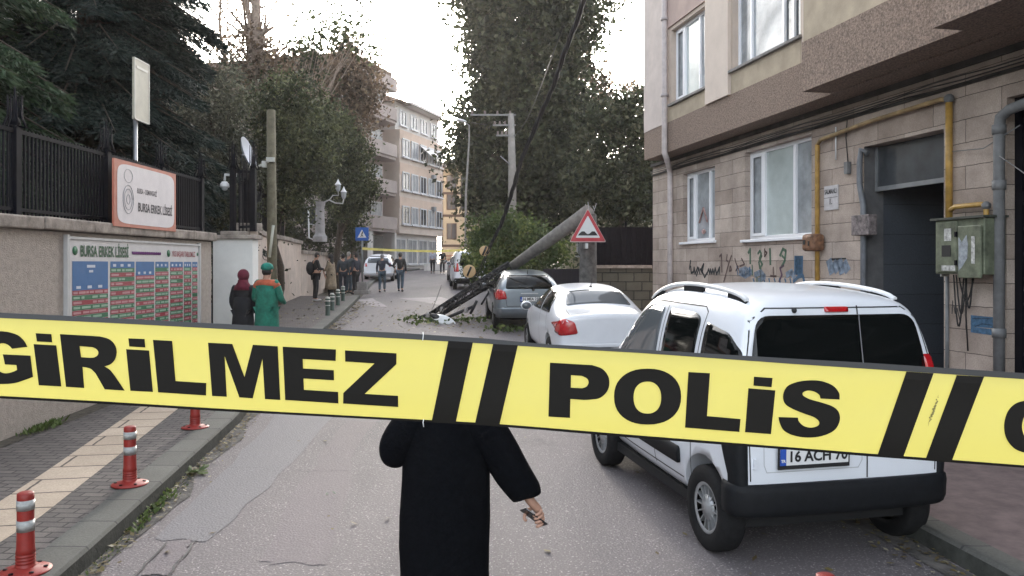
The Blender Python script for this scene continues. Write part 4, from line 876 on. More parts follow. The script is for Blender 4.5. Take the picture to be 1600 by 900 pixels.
# ------------------------------------------------------------------ stone wall and sheet fence on the right
sw = thing('stone_wall', 'low mossy stone block wall between the leaning pole stub and the building corner', 'wall', (2.4, 21.3, G(21)))
mb = MB(); mb.box((2.15, 21.2, .2), (3.9, 21.6, 1.98)); mb.build('wall_face', brickmat('mossy_blocks', (.10, .095, .075), (.14, .13, .10), (.03, .03, .027), .42, .24, .015, plane='XZ', stain=.5, bump=.8), sw)
mb = MB(); mb.box((2.1, 21.1, 1.981), (3.7, 21.65, 2.06)); mb.build('coping', M['coping'], sw)
sf = thing('sheet_fence', 'dark corrugated metal sheet fence above the mossy stone wall', 'fence', (2.4, 21.9, 1.9))
mb = MB()
for k in range(26): x = 2.15 + k*.07; mb.box((x, 21.9 + .02*(k % 2), .6), (x+.069, 21.94 + .02*(k % 2), 3.1))
mb.build('sheet', mat('purple_black_sheet', (.010, .009, .013), .8, 0, var=.2, spec=.1), sf)
mb = MB()
for x in (2.2, 3.1, 3.85): mb.box((x, 21.97, .5), (x+.05, 22.02, 3.25))
mb.build('post', M['iron'], sf)
gw = thing('sheet_fence', 'dark purple site fence behind the fallen pole, left of the pole stub', 'fence', (1.2, 24, .5))
mb = MB()
for k in range(20): x = .9 + k*.07; mb.box((x, 23.4 + .02*(k % 2), .4), (x+.069, 23.44 + .02*(k % 2), 1.95))
mb.build('sheet', mat('purple_sheet', (.016, .013, .02), .8, 0, var=.2), gw)
# ------------------------------------------------------------------ trees
def leaf_quads(C, size, r, elong=1.0, aspect=.55, up=0.0):
    n = len(C); u = r.normal(size=(n, 3)); u[:, 2] = u[:, 2]*(1-up) - up*1.0; u /= np.linalg.norm(u, axis=1)[:, None]
    w_ = r.normal(size=(n, 3)); v = np.cross(u, w_); v /= np.linalg.norm(v, axis=1)[:, None]
    s = size * r.uniform(.55, 1.35, size=(n, 1)); U = u * s * elong; Vv = v * s * aspect
    P = np.stack([C - U*.9, C - Vv + U*.1, C + U, C + Vv + U*.1], axis=1).reshape(-1, 3)
    return P, np.arange(n*4).reshape(-1, 4)
def crown_points(r, blobs, per, clump=.5, shell=.55):
    """blobs: (centre, radii); leaves gather in clumps near each blob's skin"""
    out = []
    for (c, rad), k in zip(blobs, per):
        c = np.array(c); rad = np.array(rad); ncl = max(4, int(k / 60))
        d_ = r.normal(size=(ncl, 3)); d_ /= np.linalg.norm(d_, axis=1)[:, None]; q = r.uniform(shell, 1.05, size=(ncl, 1))
        cc = c + d_ * q * rad; sz = clump * r.uniform(.5, 1.3, size=(ncl, 1))
        idx = r.randint(0, ncl, size=k); pts = cc[idx] + r.normal(size=(k, 3)) * sz[idx] * .5
        out.append(pts)
    return np.concatenate(out)
def limbs(mb, base, top, r0, r1, rr, nb, blobs, wob=.15):
    base = Vector(base); top = Vector(top); n = 9; pts = []
    for i in range(n+1):
        t = i/n; p = base.lerp(top, t) + Vector((rr.uniform(-1, 1), rr.uniform(-1, 1), 0)) * wob * (t > 0) * (t < 1) ; pts.append(p)
    rs = [r0 + (r1-r0)*(i/n)**.8 for i in range(n+1)]; rs[0] *= 1.35
    mb.tube(pts, rs, 10)
    for k in range(nb):
        t = rr.uniform(.35, .98); i = min(n-1, int(t*n)); p = pts[i].lerp(pts[i+1], t*n-i); bl = rr.choice(blobs)
        c = Vector(bl[0]) + Vector([rr.uniform(-.6, .6)*q for q in bl[1]]); 
        if c.z < p.z - .5: c.z = p.z + rr.uniform(0, 1)
        m1 = p.lerp(c, .45) + Vector((0, 0, -.1*(c-p).length)); ra = r0*.38*(1-t*.6); mb.tube([p, m1, c], [ra, ra*.6, ra*.15], 6)
def tree(name, label, base, top, r0, r1, blobs, per, size, lm, bark='bark', seed=1, clump=.5, nb=16, cat='tree', group=None, shell=.55, aspect=.55):
    t = thing(name, label, cat, base, group=group); rr = random.Random(seed); r = np.random.RandomState(seed)
    mb = MB(); limbs(mb, base, top, r0, r1, rr, nb, blobs); mb.build('trunk', M[bark], t, fix=False)
    if sum(per):
        P, Q = leaf_quads(crown_points(r, blobs, per, clump, shell), size, r, aspect=aspect); npmesh('crown', P, Q, lm, t)
    return t
LD = leafmat('ivy_dark_leaf', (.011, .015, .006), (.062, .07, .032), .25, (.10, .10, .055))
LO = leafmat('olive_leaf', (.012, .018, .007), (.068, .08, .034), .25, (.14, .15, .07))
LP = leafmat('pale_olive_leaf', (.03, .034, .02), (.12, .12, .085), .25, (.20, .20, .14))
LB_ = leafmat('brown_leaf', (.04, .028, .018), (.18, .125, .085), .35, (.22, .16, .10))
LG_ = leafmat('fresh_leaf', (.035, .06, .018), (.09, .12, .035), .35, (.17, .20, .06))
LC = leafmat('conifer_needle', (.022, .042, .022), (.06, .098, .05), .25, (.065, .09, .045))
LC2 = leafmat('blue_conifer_needle', (.010, .020, .018), (.028, .046, .038), .15)
# central ivy-clad giant
D = 47
def bp(px, py, D, rx, ry, rz): p = at(px, py, D); return ((p.x, p.y, p.z), (rx, ry, rz))
B = [bp(825, 40, D, 3.6, 3, 4), bp(780, 110, D, 2.2, 2.5, 3), bp(885, 20, D, 2.7, 2.6, 3), bp(840, 170, D, 3.4, 3, 3.3), bp(745, 190, D, 1.6, 2, 2.2), bp(825, 270, D, 3.0, 2.6, 2.8), bp(735, 245, D, 1.3, 1.6, 1.2), bp(880, 180, D, 2.2, 2, 3.4), bp(745, 20, D, 1.5, 2, 2.3), bp(850, 335, D, 2.5, 2, 1.4), bp(800, -120, D, 4.2, 3.5, 4.5), bp(880, -200, D, 4, 3.5, 4.5), bp(900, 270, D, 1.6, 2, 2.2), bp(775, 310, D, 1.9, 2, 1.4)]
bx_ = X(822, D)
tree('ivy_clad_tree', 'huge dark ivy-clad tree rising in the middle behind the upright concrete pole', (bx_, D, G(D)), (bx_ + .6, D, 19), .75, .2, B,
     [12000, 7500, 8000, 11500, 3400, 9000, 1100, 8000, 2600, 3600, 5000, 4500, 4000, 3600], .17, LD, seed=11, clump=1.1, nb=26, shell=.3)
D = 58
B = [bp(762, 262, D, 1.8, 2, 1.4), bp(715, 228, D, 1.3, 2, 1.8), bp(800, 275, D, 2.6, 2, 2.4)]
tree('broadleaf_tree', 'thin dark tree with sunset light showing through, behind the street lamp', (X(765, D), D, G(D)), (X(750, D), D, 12), .3, .08, B, [1500, 1100, 2800], .15, LD, seed=12, clump=.9)
D = 40
B = [bp(965, 235, D, 1.9, 2, 2.6), bp(1000, 200, D, 1.6, 2, 1.8), bp(930, 300, D, 1.5, 2, 1.6), bp(985, 300, D, 2.0, 2, 1.6), bp(945, 170, D, 1.0, 1.4, 1.0), bp(1030, 260, D, 2, 2, 3)]
tree('evergreen_tree', 'dark green tree against the corner of the stone clad building', (X(975, D), D, G(D)), (X(970, D), D, 9.5), .35, .08, B, [6500, 3000, 4200, 6500, 500, 4000], .12, LD, seed=13, clump=.8)
D = 52
B = [bp(905, 130, D, 1.6, 2, 2.5), bp(940, 160, D, 2.2, 2, 1.6), bp(985, 150, D, 1.5, 2, 1.2)]
tree('broadleaf_tree', 'thin brownish tree between the ivy-clad tree and the building corner', (X(930, D), D, G(D)), (X(925, D), D, 13), .3, .06, B, [1500, 1300, 380], .17, LB_, seed=14, clump=1.0)
# the felled crown lying in the street
D = 29
B = [bp(800, 390, D, 1.5, 1.6, .95), bp(755, 375, D, .8, 1.2, .8), bp(775, 352, D, .7, 1, .55), bp(856, 388, D, 1.0, 1.2, .85), bp(820, 365, D, 1.0, 1.2, .6), bp(745, 410, D-1, .55, 1, .55), bp(805, 430, D-1, 1.1, 1.2, .6)]
tree('fallen_tree', 'fresh green crown of a fallen tree lying behind the silver hatchback', (1.9, 30.5, G(30)+.2), (-.8, 29, G(29) + 1.5), .16, .05, B, [4200, 1900, 1000, 2200, 1900, 1200, 1800], .075, LG_, seed=15, clump=.42, nb=14, shell=.3)
# left: layered conifers
def conifer(label, base, h, rad, z0, n_lv, lm, seed, droop=.32, dens=1.0, trunk=.22, name='conifer_tree'):
    t = thing(name, label, 'tree', base); r = np.random.RandomState(seed); bx, by, bz = base
    mb = MB(); mb.tube([(bx, by, bz), (bx+.05, by, bz+h*.5), (bx, by, bz+h)], [trunk, trunk*.7, .03], 10); V = []
    for lv in range(n_lv):
        f = lv / (n_lv-1); z = z0 + (bz + h - z0) * f; L_ = rad * (1-f)**.75 + .25; nbr = 9 if f < .7 else 6
        for k in range(nbr):
            a = r.uniform(0, 6.283); l = L_ * r.uniform(.65, 1.1); dx, dy = math.cos(a), math.sin(a); l = min(l, (-6.2-bx)/dx) if dx > .05 else l
            zz = z + r.uniform(-.3, .3); end = (bx+dx*l, by+dy*l, zz - l*droop)
            mid = (bx+dx*l*.5, by+dy*l*.5, zz + l*.04)
            mb.tube([(bx, by, zz), mid, end], [.04, .025, .006], 4, cap=False)
            m = int(260 * l * dens); tt = r.uniform(.12, 1.02, m)
            px_ = bx + dx*l*tt; py_ = by + dy*l*tt; pz_ = np.where(tt < .5, zz + l*.04*tt*2, zz + l*.04 - (l*droop + l*.04)*(tt-.5)*2)
            wdt = .42 * l**.5 * (1.05 - tt) + .06; off = r.normal(size=m)*wdt
            C = np.stack([px_ - dy*off, py_ + dx*off, pz_ - np.abs(off)*.35 - r.uniform(0, .16, m)], 1)
            V.append((C, np.tile([dx, dy], (m, 1)), off))
    mb.build('trunk', M['bark'], t, fix=False)
    C = np.concatenate([v[0] for v in V]); dr = np.concatenate([v[1] for v in V]); off = np.concatenate([v[2] for v in V]); kp = C[:, 0] < -6.15; C, dr, off = C[kp], dr[kp], off[kp]; n = len(C)
    sgn = np.sign(off)[:, None]; perp = np.stack([-dr[:, 1], dr[:, 0]], 1) * sgn
    u = np.concatenate([dr*.7 + perp*.7, np.full((n, 1), -.45)], 1) + r.normal(size=(n, 3))*.28; u /= np.linalg.norm(u, axis=1)[:, None]
    v = np.cross(u, r.normal(size=(n, 3))); v /= np.linalg.norm(v, axis=1)[:, None]
    L_ = r.uniform(.07, .17, (n, 1)); wv = r.uniform(.010, .022, (n, 1))
    P = np.stack([C - u*L_*.3, C - v*wv + u*L_*.2, C + u*L_, C + v*wv + u*L_*.2], 1).reshape(-1, 3)
    npmesh('crown', P, np.arange(len(P)).reshape(-1, 4), lm, t); return t
conifer('large dark conifer whose drooping boughs hang over the railing at the left edge', (-8.7, 10.6, .2), 13, 2.9, 2.5, 36, LC, 21, dens=1.6, droop=.25)
conifer('bluish dark conifer behind the pale notice board', (-8.8, 16.4, .3), 15, 3.3, 3.4, 36, LC2, 22, dens=1.6, droop=.25)
conifer('dark conifer further back, its bough tips against the bright sky', (-12.5, 24.0, .5), 18, 4.8, 4.0, 34, LC2, 23, dens=1.1)
conifer('green conifer crowding behind the railing at the far left edge', (-9.4, 8.3, .1), 11, 3.2, 2.4, 30, LC, 24, dens=1.5)
conifer('tall dark conifer filling the gap between the two nearest conifers', (-10.5, 13.8, .2), 15, 3.6, 2.6, 36, LC, 25, dens=1.5, droop=.28)
# bare tall tree and the thin ones around it
def sparse(label, base, top, r0, blobs, per, lm, seed, size=.12, nb=40, bark='barkpale'):
    return tree('bare_tree', label, base, top, r0, .05, blobs, per, size, lm, bark, seed, clump=1.0, nb=nb, group=None, shell=.2)
D = 33; B = [bp(400, 60, D, 1.3, 1.3, 2.5), bp(400, 130, D, 1.9, 1.4, 1.8), bp(380, -60, D, 1.8, 1.8, 2.5), bp(430, 150, D, 1.1, 1.2, .9)]
sparse('tall pale trunk with thin brown twigs rising behind the wooden utility pole', (X(402, D), D, G(D)), (X(398, D), D, 21), .42, B, [900, 2600, 400, 1300], LB_, 31, .10, 130)
D = 38; B = [bp(352, 40, D, 1.2, 1.4, 2.8), bp(345, 120, D, 1.4, 1.4, 1.6)]
sparse('second thin bare tree, left of the tallest pale trunk', (X(362, D), D, G(D)), (X(345, D), D, 15), .16, B, [300, 900], LB_, 32, .10, 40)
D = 36; B = [bp(480, 60, D, 1.3, 1.3, 1.5), bp(530, 40, D, 1.4, 1.2, 1.3), bp(560, 60, D, .9, 1.2, 1.2), bp(470, 100, D, 1.3, 1, .8)]
bt = sparse('slender leaning branch tree with scattered leaves against the white sky', (X(430, D), D, G(D)), (X(455, D), D, 11.0), .2, B, [300, 420, 260, 400], LO, 33, .13, 34)
D = 42
B = [bp(555, 130, D, 1.5, 1.6, 1.6), bp(520, 160, D, 1.6, 1.6, 1.8), bp(578, 150, D, .7, 1.4, 1.0), bp(540, 210, D, 1.4, 1.6, 1.4), bp(556, 88, D, .9, 1, .8), bp(470, 125, D, 2.0, 1.5, 1.3)]
tree('brown_tree', 'hazy brownish tree in front of the pinkish balconied block', (X(548, D), D, G(D)), (X(552, D), D, 12), .2, .05, B, [3000, 3000, 500, 1300, 600, 3200], .12, LB_, 'bark', 34, clump=.9)
D = 33.6
B = [bp(545, 290, D, 1.2, 1.3, 1.4), bp(520, 240, D, 1.3, 1.3, 1.2), bp(540, 345, D+5, .8, 1.1, .9), bp(505, 200, D, 1.3, 1.3, 1.0), bp(560, 240, D, .5, 1, .6), bp(540, 310, D, .8, 1, .9)]
tree('broadleaf_tree', 'olive green tree overhanging the blue crossing sign', (X(530, D)-.6, D+2, G(D)), (X(535, D), D, 7.5), .2, .05, B, [7000, 6000, 2600, 5200, 1100, 3000], .075, LO, 'bark', 35, clump=.55)
D = 26
B = [bp(470, 230, D, 1.2, 1.2, 1.3), bp(455, 160, D, 1.1, 1.2, 1.0), bp(452, 270, D, .8, 1, 1.0), bp(440, 300, D, 1.0, 1.1, 1.0), bp(400, 200, D, 1.2, 1.2, 1.3)]
tree('broadleaf_tree', 'olive green tree just behind the wooden utility pole', (X(450, D)-.7, D+.8, G(D)), (X(450, D), D, 7), .16, .05, B, [6500, 4400, 3600, 3600, 5500], .065, LO, 'bark', 36, clump=.5)
D = 22
B = [bp(320, 215, D, .9, 1, 1.1), bp(345, 150, D, .8, 1, .9), bp(300, 270, D, .8, 1, .8), bp(355, 260, D, .8, .9, .9)]
tree('broadleaf_tree', 'pale grey-green shrubby tree to the left of the satellite dish', (X(320, D)-.3, D+.3, G(D)), (X(325, D), D, 6.4), .12, .04, B, [4600, 2800, 2000, 2600], .055, LP, 'bark', 37, clump=.45)
D = 20
B = [bp(290, 320, D, 1.0, .9, .7), bp(345, 335, D, 1.0, .9, .7), bp(250, 300, D, 1.0, .9, .9), bp(190, 310, D, 1.2, .9, .9)]
tree('dark_shrub', 'low dark green bushes behind the school name board', (X(290, D), D, G(D)), (X(290, D), D, 3.4), .08, .03, B, [2600, 2600, 2400, 2400], .05, LD, 'bark', 38, clump=.4, cat='shrub')
D = 38
B = [bp(430, 360, D, 1.6, 1.2, 1.2), bp(480, 350, D, 1.6, 1.2, 1.4), bp(530, 375, D, 1.2, 1.2, .9), bp(380, 330, D, 2, 1.2, 2)]
tree('dark_shrub', 'dark bushes behind the railing of the pinkish wall', (X(470, D), D, G(D)), (X(470, D), D, 4), .08, .03, B, [2200, 2400, 1400, 2600], .09, LD, 'bark', 39, clump=.5, cat='shrub')
# far wood closing the view at both sides
def wood(name, pts, n, size, lm, seed):
    r = np.random.RandomState(seed); B = [((x, y, z), (rx, rx*.6, rz)) for x, y, z, rx, rz in pts]
    P, Q = leaf_quads(crown_points(r, B, [n]*len(B), 1.6, .3), size, r); o = npmesh(name, P, Q, lm); props(o, 'dark far trees closing the view behind the houses', None, None, 'stuff')
wood('far_woods', [(-30 + 7*i, 66 + 3*(i % 2), 4.0, 5, 4.5) for i in range(3)] + [(2, 92, 6, 6, 7), (9, 84, 5, 6, 6), (17, 80, 5, 6, 7), (8, 60, 3, 3, 3), (13, 50, 3, 4, 5)], 2600, .26, LD, 41)
wood('far_woods', [(-13.5, 14.5, 1.9, 1.8, 1.7), (-13, 18, 2.2, 1.8, 2.0), (-11, 21, 2.4, 1.8, 2.0), (-12, 10, 1.9, 1.8, 1.8), (-10.5, 27, 2.8, 1.8, 2.2)], 3200, .08, LD, 42)
# ------------------------------------------------------------------ vehicles (local frame: y forward from the tail, x right, z up)
def eval_mesh(o):
    dg = bpy.context.evaluated_depsgraph_get(); dg.update(); me = bpy.data.meshes.new_from_object(o.evaluated_get(dg)); return me
def body_mesh(st, crown=.03, wells=(), wr=.33, levels=2, well_w=.26, mid=.42):
    mb = MB(); n = 16; rings = []
    for S in st:
        y, zb, w_, zs, zt, wrf = S[:6]; lean = S[6] if len(S) > 6 else 0
        g = zt - zs; h = [(0, zb), (.75*w_, zb), (.96*w_, zb+.05), (w_, zb+(zs-zb)*.45), (.985*w_, zs), (w_*.985+(wrf-w_*.985)*mid, zs+g*.5), (wrf, zt-min(.07, g*.2)), (.8*wrf, zt-.005), (0, zt+crown)]
        def P(x, z): return (x, y + lean*max(0, (z-zs*.9))/max(.05, zt-zs*.9), z)
        rings.append([P(h[0][0], h[0][1])] + [P(-a, b) for a, b in h[1:8]] + [P(0, h[8][1])] + [P(a, b) for a, b in reversed(h[1:8])])
    vs = [v for r_ in rings for v in r_]; fs = []
    for i in range(len(st)-1):
        for k in range(n): fs.append((i*n+k, i*n+(k+1)%n, (i+1)*n+(k+1)%n, (i+1)*n+k))
    def cap(b): return [(b, b+1, b+15), (b+1, b+2, b+14, b+15), (b+2, b+3, b+13, b+14), (b+3, b+4, b+12, b+13), (b+4, b+5, b+11, b+12), (b+5, b+6, b+10, b+11), (b+6, b+7, b+9, b+10), (b+7, b+8, b+9)]
    fs += cap(0) + cap((len(st)-1)*n)
    mb.add(vs, fs, 0, True); o = mb.build('tmp', [M['dark']]); s_ = o.modifiers.new('s', 'SUBSURF'); s_.levels = levels; s_.render_levels = levels
    me = eval_mesh(o); bpy.data.objects.remove(o)
    for p in me.polygons: p.use_smooth = True
    bm = bmesh.new(); bm.from_mesh(me); bvh = BVHTree.FromBMesh(bm); bm.free()
    if wells:
        o = bpy.data.objects.new('tmp', me); col.objects.link(o); me.materials.clear(); me.materials.append(M['dark']); me.materials.append(M['plastic'])
        cu = []
        for (yy, side, half) in wells:
            c = MB(); x0, x1 = side*(half-well_w), side*(half+.3)
            ring = [(yy+wr*math.cos(a), wr*.97+wr*math.sin(a)*1.03 - .02) for a in np.linspace(-.25, math.pi+.25, 28)] + [(yy-wr*1.0, -.3), (yy+wr*1.0, -.3)]
            c.prism([(x0, a, b) for a, b in ring], (x1-x0, 0, 0), 1); oc = c.build('cut', [M['dark'], M['plastic']]); cu.append(oc)
            b = o.modifiers.new('b', 'BOOLEAN'); b.operation = 'DIFFERENCE'; b.object = oc; b.solver = 'EXACT'
        me2 = eval_mesh(o); bpy.data.objects.remove(o)
        for c in cu: bpy.data.objects.remove(c)
        me = me2
    return me, bvh
def vehicle(name, label, loc, rz, cat='car', group=None, tilt=.026):
    t = thing(name, label, cat, loc, rz, group); t.rotation_euler = (tilt, 0, rz); return t
def add_mesh(name, me, mats, par):
    me.name = name; me.materials.clear()
    for m in mats: me.materials.append(m)
    o = bpy.data.objects.new(name, me); col.objects.link(o); o.parent = par; return o
def rpoly(pts, r_=.05, n=5):
    out = []; L_ = len(pts)
    for i in range(L_):
        a, b, c = Vector(pts[i-1]), Vector(pts[i]), Vector(pts[(i+1) % L_]); d1 = (a-b); d2 = (c-b); q = min(r_, d1.length*.45, d2.length*.45)
        p1 = b + d1.normalized()*q; p2 = b + d2.normalized()*q
        for k in range(n+1):
            t = k/n; out.append(tuple(p1*(1-t)**2 + b*2*t*(1-t) + p2*t*t))
    return out
def patch(bvh, poly, plane, off, name, mt, par, sgn=1, grid=.07, skirt=.02, build=True, into=None):
    bm = bmesh.new(); vs = [bm.verts.new((p[0], p[1], 0)) for p in poly]; bm.faces.new(vs)
    for ax in (0, 1):
        lo, hi = min(p[ax] for p in poly), max(p[ax] for p in poly)
        for c in np.arange(math.ceil(lo/grid)*grid, hi, grid):
            co = [0, 0, 0]; co[ax] = c; no = [0, 0, 0]; no[ax] = 1
            bmesh.ops.bisect_plane(bm, geom=bm.verts[:] + bm.edges[:] + bm.faces[:], plane_co=co, plane_no=no, dist=1e-5)
    last = {}
    def ray(a, b):
        if plane == 'side': o_, d_ = Vector((sgn*3, a, b)), Vector((-sgn, 0, 0))
        elif plane == 'rear': o_, d_ = Vector((a, -3, b)), Vector((0, 1, 0))
        elif plane == 'front': o_, d_ = Vector((a, 9, b)), Vector((0, -1, 0))
        else: o_, d_ = Vector((a, b, 4)), Vector((0, 0, -1))
        return o_, d_
    for v in bm.verts:
        o_, d_ = ray(v.co.x, v.co.y); hit, nrm, _, _ = bvh.ray_cast(o_, d_)
        if hit is None:
            hit, nrm, _, _ = bvh.find_nearest(o_ + d_ * 2.6); 
        if nrm.dot(d_) > 0: nrm = -nrm
        v.co = hit + nrm * off * .6 - d_ * off * .6
    if skirt:
        be = [e for e in bm.edges if len(e.link_faces) == 1]; ex = bmesh.ops.extrude_edge_only(bm, edges=be)
        _, d_ = ray(0, 0)
        for v in [g for g in ex['geom'] if isinstance(g, bmesh.types.BMVert)]: v.co += d_ * skirt
    for f in bm.faces: f.smooth = True
    bmesh.ops.recalc_face_normals(bm, faces=bm.faces)
    if into is not None:
        bm.verts.index_update(); into.add([v.co.copy() for v in bm.verts], [tuple(v.index for v in f.verts) for f in bm.faces], into_mi[0], True); bm.free(); return
    me = bpy.data.meshes.new(name); bm.to_mesh(me); bm.free(); return add_mesh(name, me, [mt], par)
into_mi = [0]
def seam(bvh, pts, plane, par, wd=.010, sgn=1, mt=None, name='panel_gap', off=.0015):
    mb = MB()
    for a, b in zip(pts, pts[1:]):
        a, b = Vector(a), Vector(b); d_ = (b-a).normalized(); n = Vector((-d_.y, d_.x)) * wd/2; a = a - d_*wd*.3; b = b + d_*wd*.3
        patch(bvh, [tuple(a-n), tuple(b-n), tuple(b+n), tuple(a+n)], plane, off, name, mt, par, sgn, skirt=0, into=mb)
    return mb
def wheel(par, x, y, r_, wd, side, spokes=12, steer=0):
    """one wheel: brake drum > tyre, hubcap"""
    c = Vector((x, y, r_)); s = side
    mb = MB(); mb.lathe([(0, -.03), (r_*.5, -.03), (r_*.5, .03), (0, .03)], c, 18, axis='X'); w_ = mb.build('wheel', M['iron'], par, world=False)
    t = MB(); h = wd/2; pr = [(r_*.60, -h*.85), (r_*.70, -h), (r_*.92, -h*.98), (r_*.985, -h*.8), (r_, -h*.45), (r_, h*.45), (r_*.985, h*.8), (r_*.92, h*.98), (r_*.70, h), (r_*.60, h*.85)]
    t.lathe(pr, c, 40, axis='X'); t.build('tyre', M['rubber'], w_, world=False)
    hb = MB(); ox = s*h*.86
    hb.lathe([(0, ox), (r_*.14, ox), (r_*.16, ox-s*.012), (r_*.3, ox-s*.016), (r_*.30, ox-s*.03)], c, 28, axis='X')
    hb.lathe([(r_*.52, ox-s*.012), (r_*.56, ox-s*.002), (r_*.62, ox-s*.004), (r_*.635, ox-s*.02)], c, 36, axis='X')
    hb.lathe([(0, ox-s*.055), (r_*.6, ox-s*.055)], c, 24, mi=1, axis='X')
    for k in range(spokes):
        a = 2*math.pi*k/spokes; wa = .32 / spokes * 6
        p = []
        for rr_, ww in ((r_*.24, wa*.10), (r_*.56, wa*.085)):
            for q in (-1, 1): p.append((rr_, a + q*ww*r_/rr_*1.0))
        def pt(rr_, an, dx): return (c.x + ox + dx, c.y + rr_*math.cos(an), c.z + rr_*math.sin(an))
        a0, a1, b0, b1 = p
        vs = [pt(*a0, -s*.014), pt(*a1, -s*.014), pt(*b1, -s*.008), pt(*b0, -s*.008), pt(*a0, -s*.05), pt(*a1, -s*.05), pt(*b1, -s*.05), pt(*b0, -s*.05)]
        hb.add(vs, [(0,1,2,3),(0,1,5,4),(1,2,6,5),(2,3,7,6),(3,0,4,7)], 0)
    hb.build('hubcap', [M['hub'], M['dark']], w_, world=False); return w_
def plate(par, M4, txt, wd=.52, foot=True):
    mb = MB(); vs = lambda a, b, c, d_, t: [M4 @ Vector(p) for p in ((a, c, 0), (b, c, 0), (b, d_, 0), (a, d_, 0), (a, c, t), (b, c, t), (b, d_, t), (a, d_, t))]
    F_ = [(0,3,2,1),(4,5,6,7),(0,1,5,4),(1,2,6,5),(2,3,7,6),(3,0,4,7)]
    mb.add(vs(-wd/2-.012, wd/2+.012, -.055 - (.028 if foot else .012), .067, .008), F_, 1); mb.add(vs(-wd/2, wd/2, -.055, .055, .011), F_, 0); mb.add(vs(-wd/2, -wd/2+.045, -.055, .055, .0125), F_, 2)
    o = mb.build('number_plate', [M['plate'], M['ink'], M['plateblue']], par, world=False)
    text_mesh('lettering', txt, .1, M4 @ Matrix.Translation((.025, 0, .014)), M['ink'], o, .003, wd*.84, world=False)
    text_mesh('lettering', 'TR', .028, M4 @ Matrix.Translation((-wd/2+.022, -.025, .014)), M['plate'], o, .001, world=False)
    return o
def RM(x, y, z, lean=0, yaw=0):   # plane facing the rear (-y); reads left to right from behind
    return Matrix.Translation((x, y, z)) @ Matrix.Rotation(yaw, 4, 'Z') @ Matrix.Rotation(R(90) - lean, 4, 'X')
def mirror_part(par, x, y, z, mt, s):
    mb = MB(); mb.ell((x, y, z), (.11, .07, .085), 8); o = mb.build('wing_mirror', [mt], par, world=False)
    g = MB(); g.ell((x, y-.035, z), (.09, .045, .068), 8); g.build('mirror_glass', [M['glass2']], o, world=False); return o
# ================= white van
van = vehicle('parked_van', 'white small passenger van with roof rails and black rear bumper, parked by the dark passage', (2.31, 5.46, G(5.9)-.015), R(13), 'van')
st = [(0.07, .42, .765, 1.05, 1.66, .60, .13), (0.075, .39, .80, 1.05, 1.73, .63, .13), (0.105, .36, .825, 1.05, 1.795, .655, .12), (0.19, .32, .838, 1.05, 1.835, .67, .11), (0.5, .28, .843, 1.05, 1.865, .68, .04), (1.0, .27, .845, 1.05, 1.88, .68), (1.5, .27, .843, 1.05, 1.875, .68), (1.95, .27, .84, 1.05, 1.80, .665), (2.3, .27, .82, 1.04, 1.63, .63), (2.62, .27, .81, 1.01, 1.33, .60), (2.85, .27, .795, .97, 1.12, .60), (3.2, .27, .76, .90, 1.0, .56), (3.46, .32, .69, .78, .87, .5), (3.58, .38, .57, .64, .73, .42)]
RW, FWY = .52, 2.78
def wrap(bvh, s, z0, z1, nz, xin, yin, off, name, mt, par=None, na=12):
    """a skin around one rear corner: from x = xin on the tail to y = yin on the flank"""
    c = Vector((s*.45, .50, 0)); mb = MB(); vs = []
    for i in range(nz+1):
        f = i/nz; z = z0 + (z1-z0)*f; a0 = math.atan2(abs(xin(f)*s - c.x), .42); a1 = math.atan2(.37, max(.02, c.y - yin(f)))
        for k in range(na+1):
            a = a0 + (a1-a0)*k/na; d_ = Vector((s*math.sin(a), -math.cos(a), 0)); h_, n_, _, _ = bvh.ray_cast(c + Vector((0, 0, z)) + d_*2, -d_)
            h_ = h_ if h_ is not None else c + Vector((0, 0, z)) + d_*.4; e = off if 0 < i < nz and 0 < k < na else -.004
            vs.append(h_ + d_*e)
    n = na+1; mb.add(vs, [(i*n+k, i*n+k+1, (i+1)*n+k+1, (i+1)*n+k) for i in range(nz) for k in range(na)], 0, True); return mb.build(name, [mt], par or van, world=False)
me, bv = body_mesh(st, wells=[(RW, -1, .835), (RW, 1, .835), (FWY, -1, .80), (FWY, 1, .80)], wr=.355, mid=.30)
body = add_mesh('body', me, [M['carwhite'], M['plastic']], van)
for y in (RW, FWY):
    for s in (-1, 1): wheel(van, s*.742, y, .305, .185, s, 14)
patch(bv, rpoly([(-.685, 1.06), (.685, 1.06), (.68, 1.42), (.615, 1.715), (-.615, 1.715), (-.68, 1.42)], .10), 'rear', .006, 'rear_window', M['glass'], van)
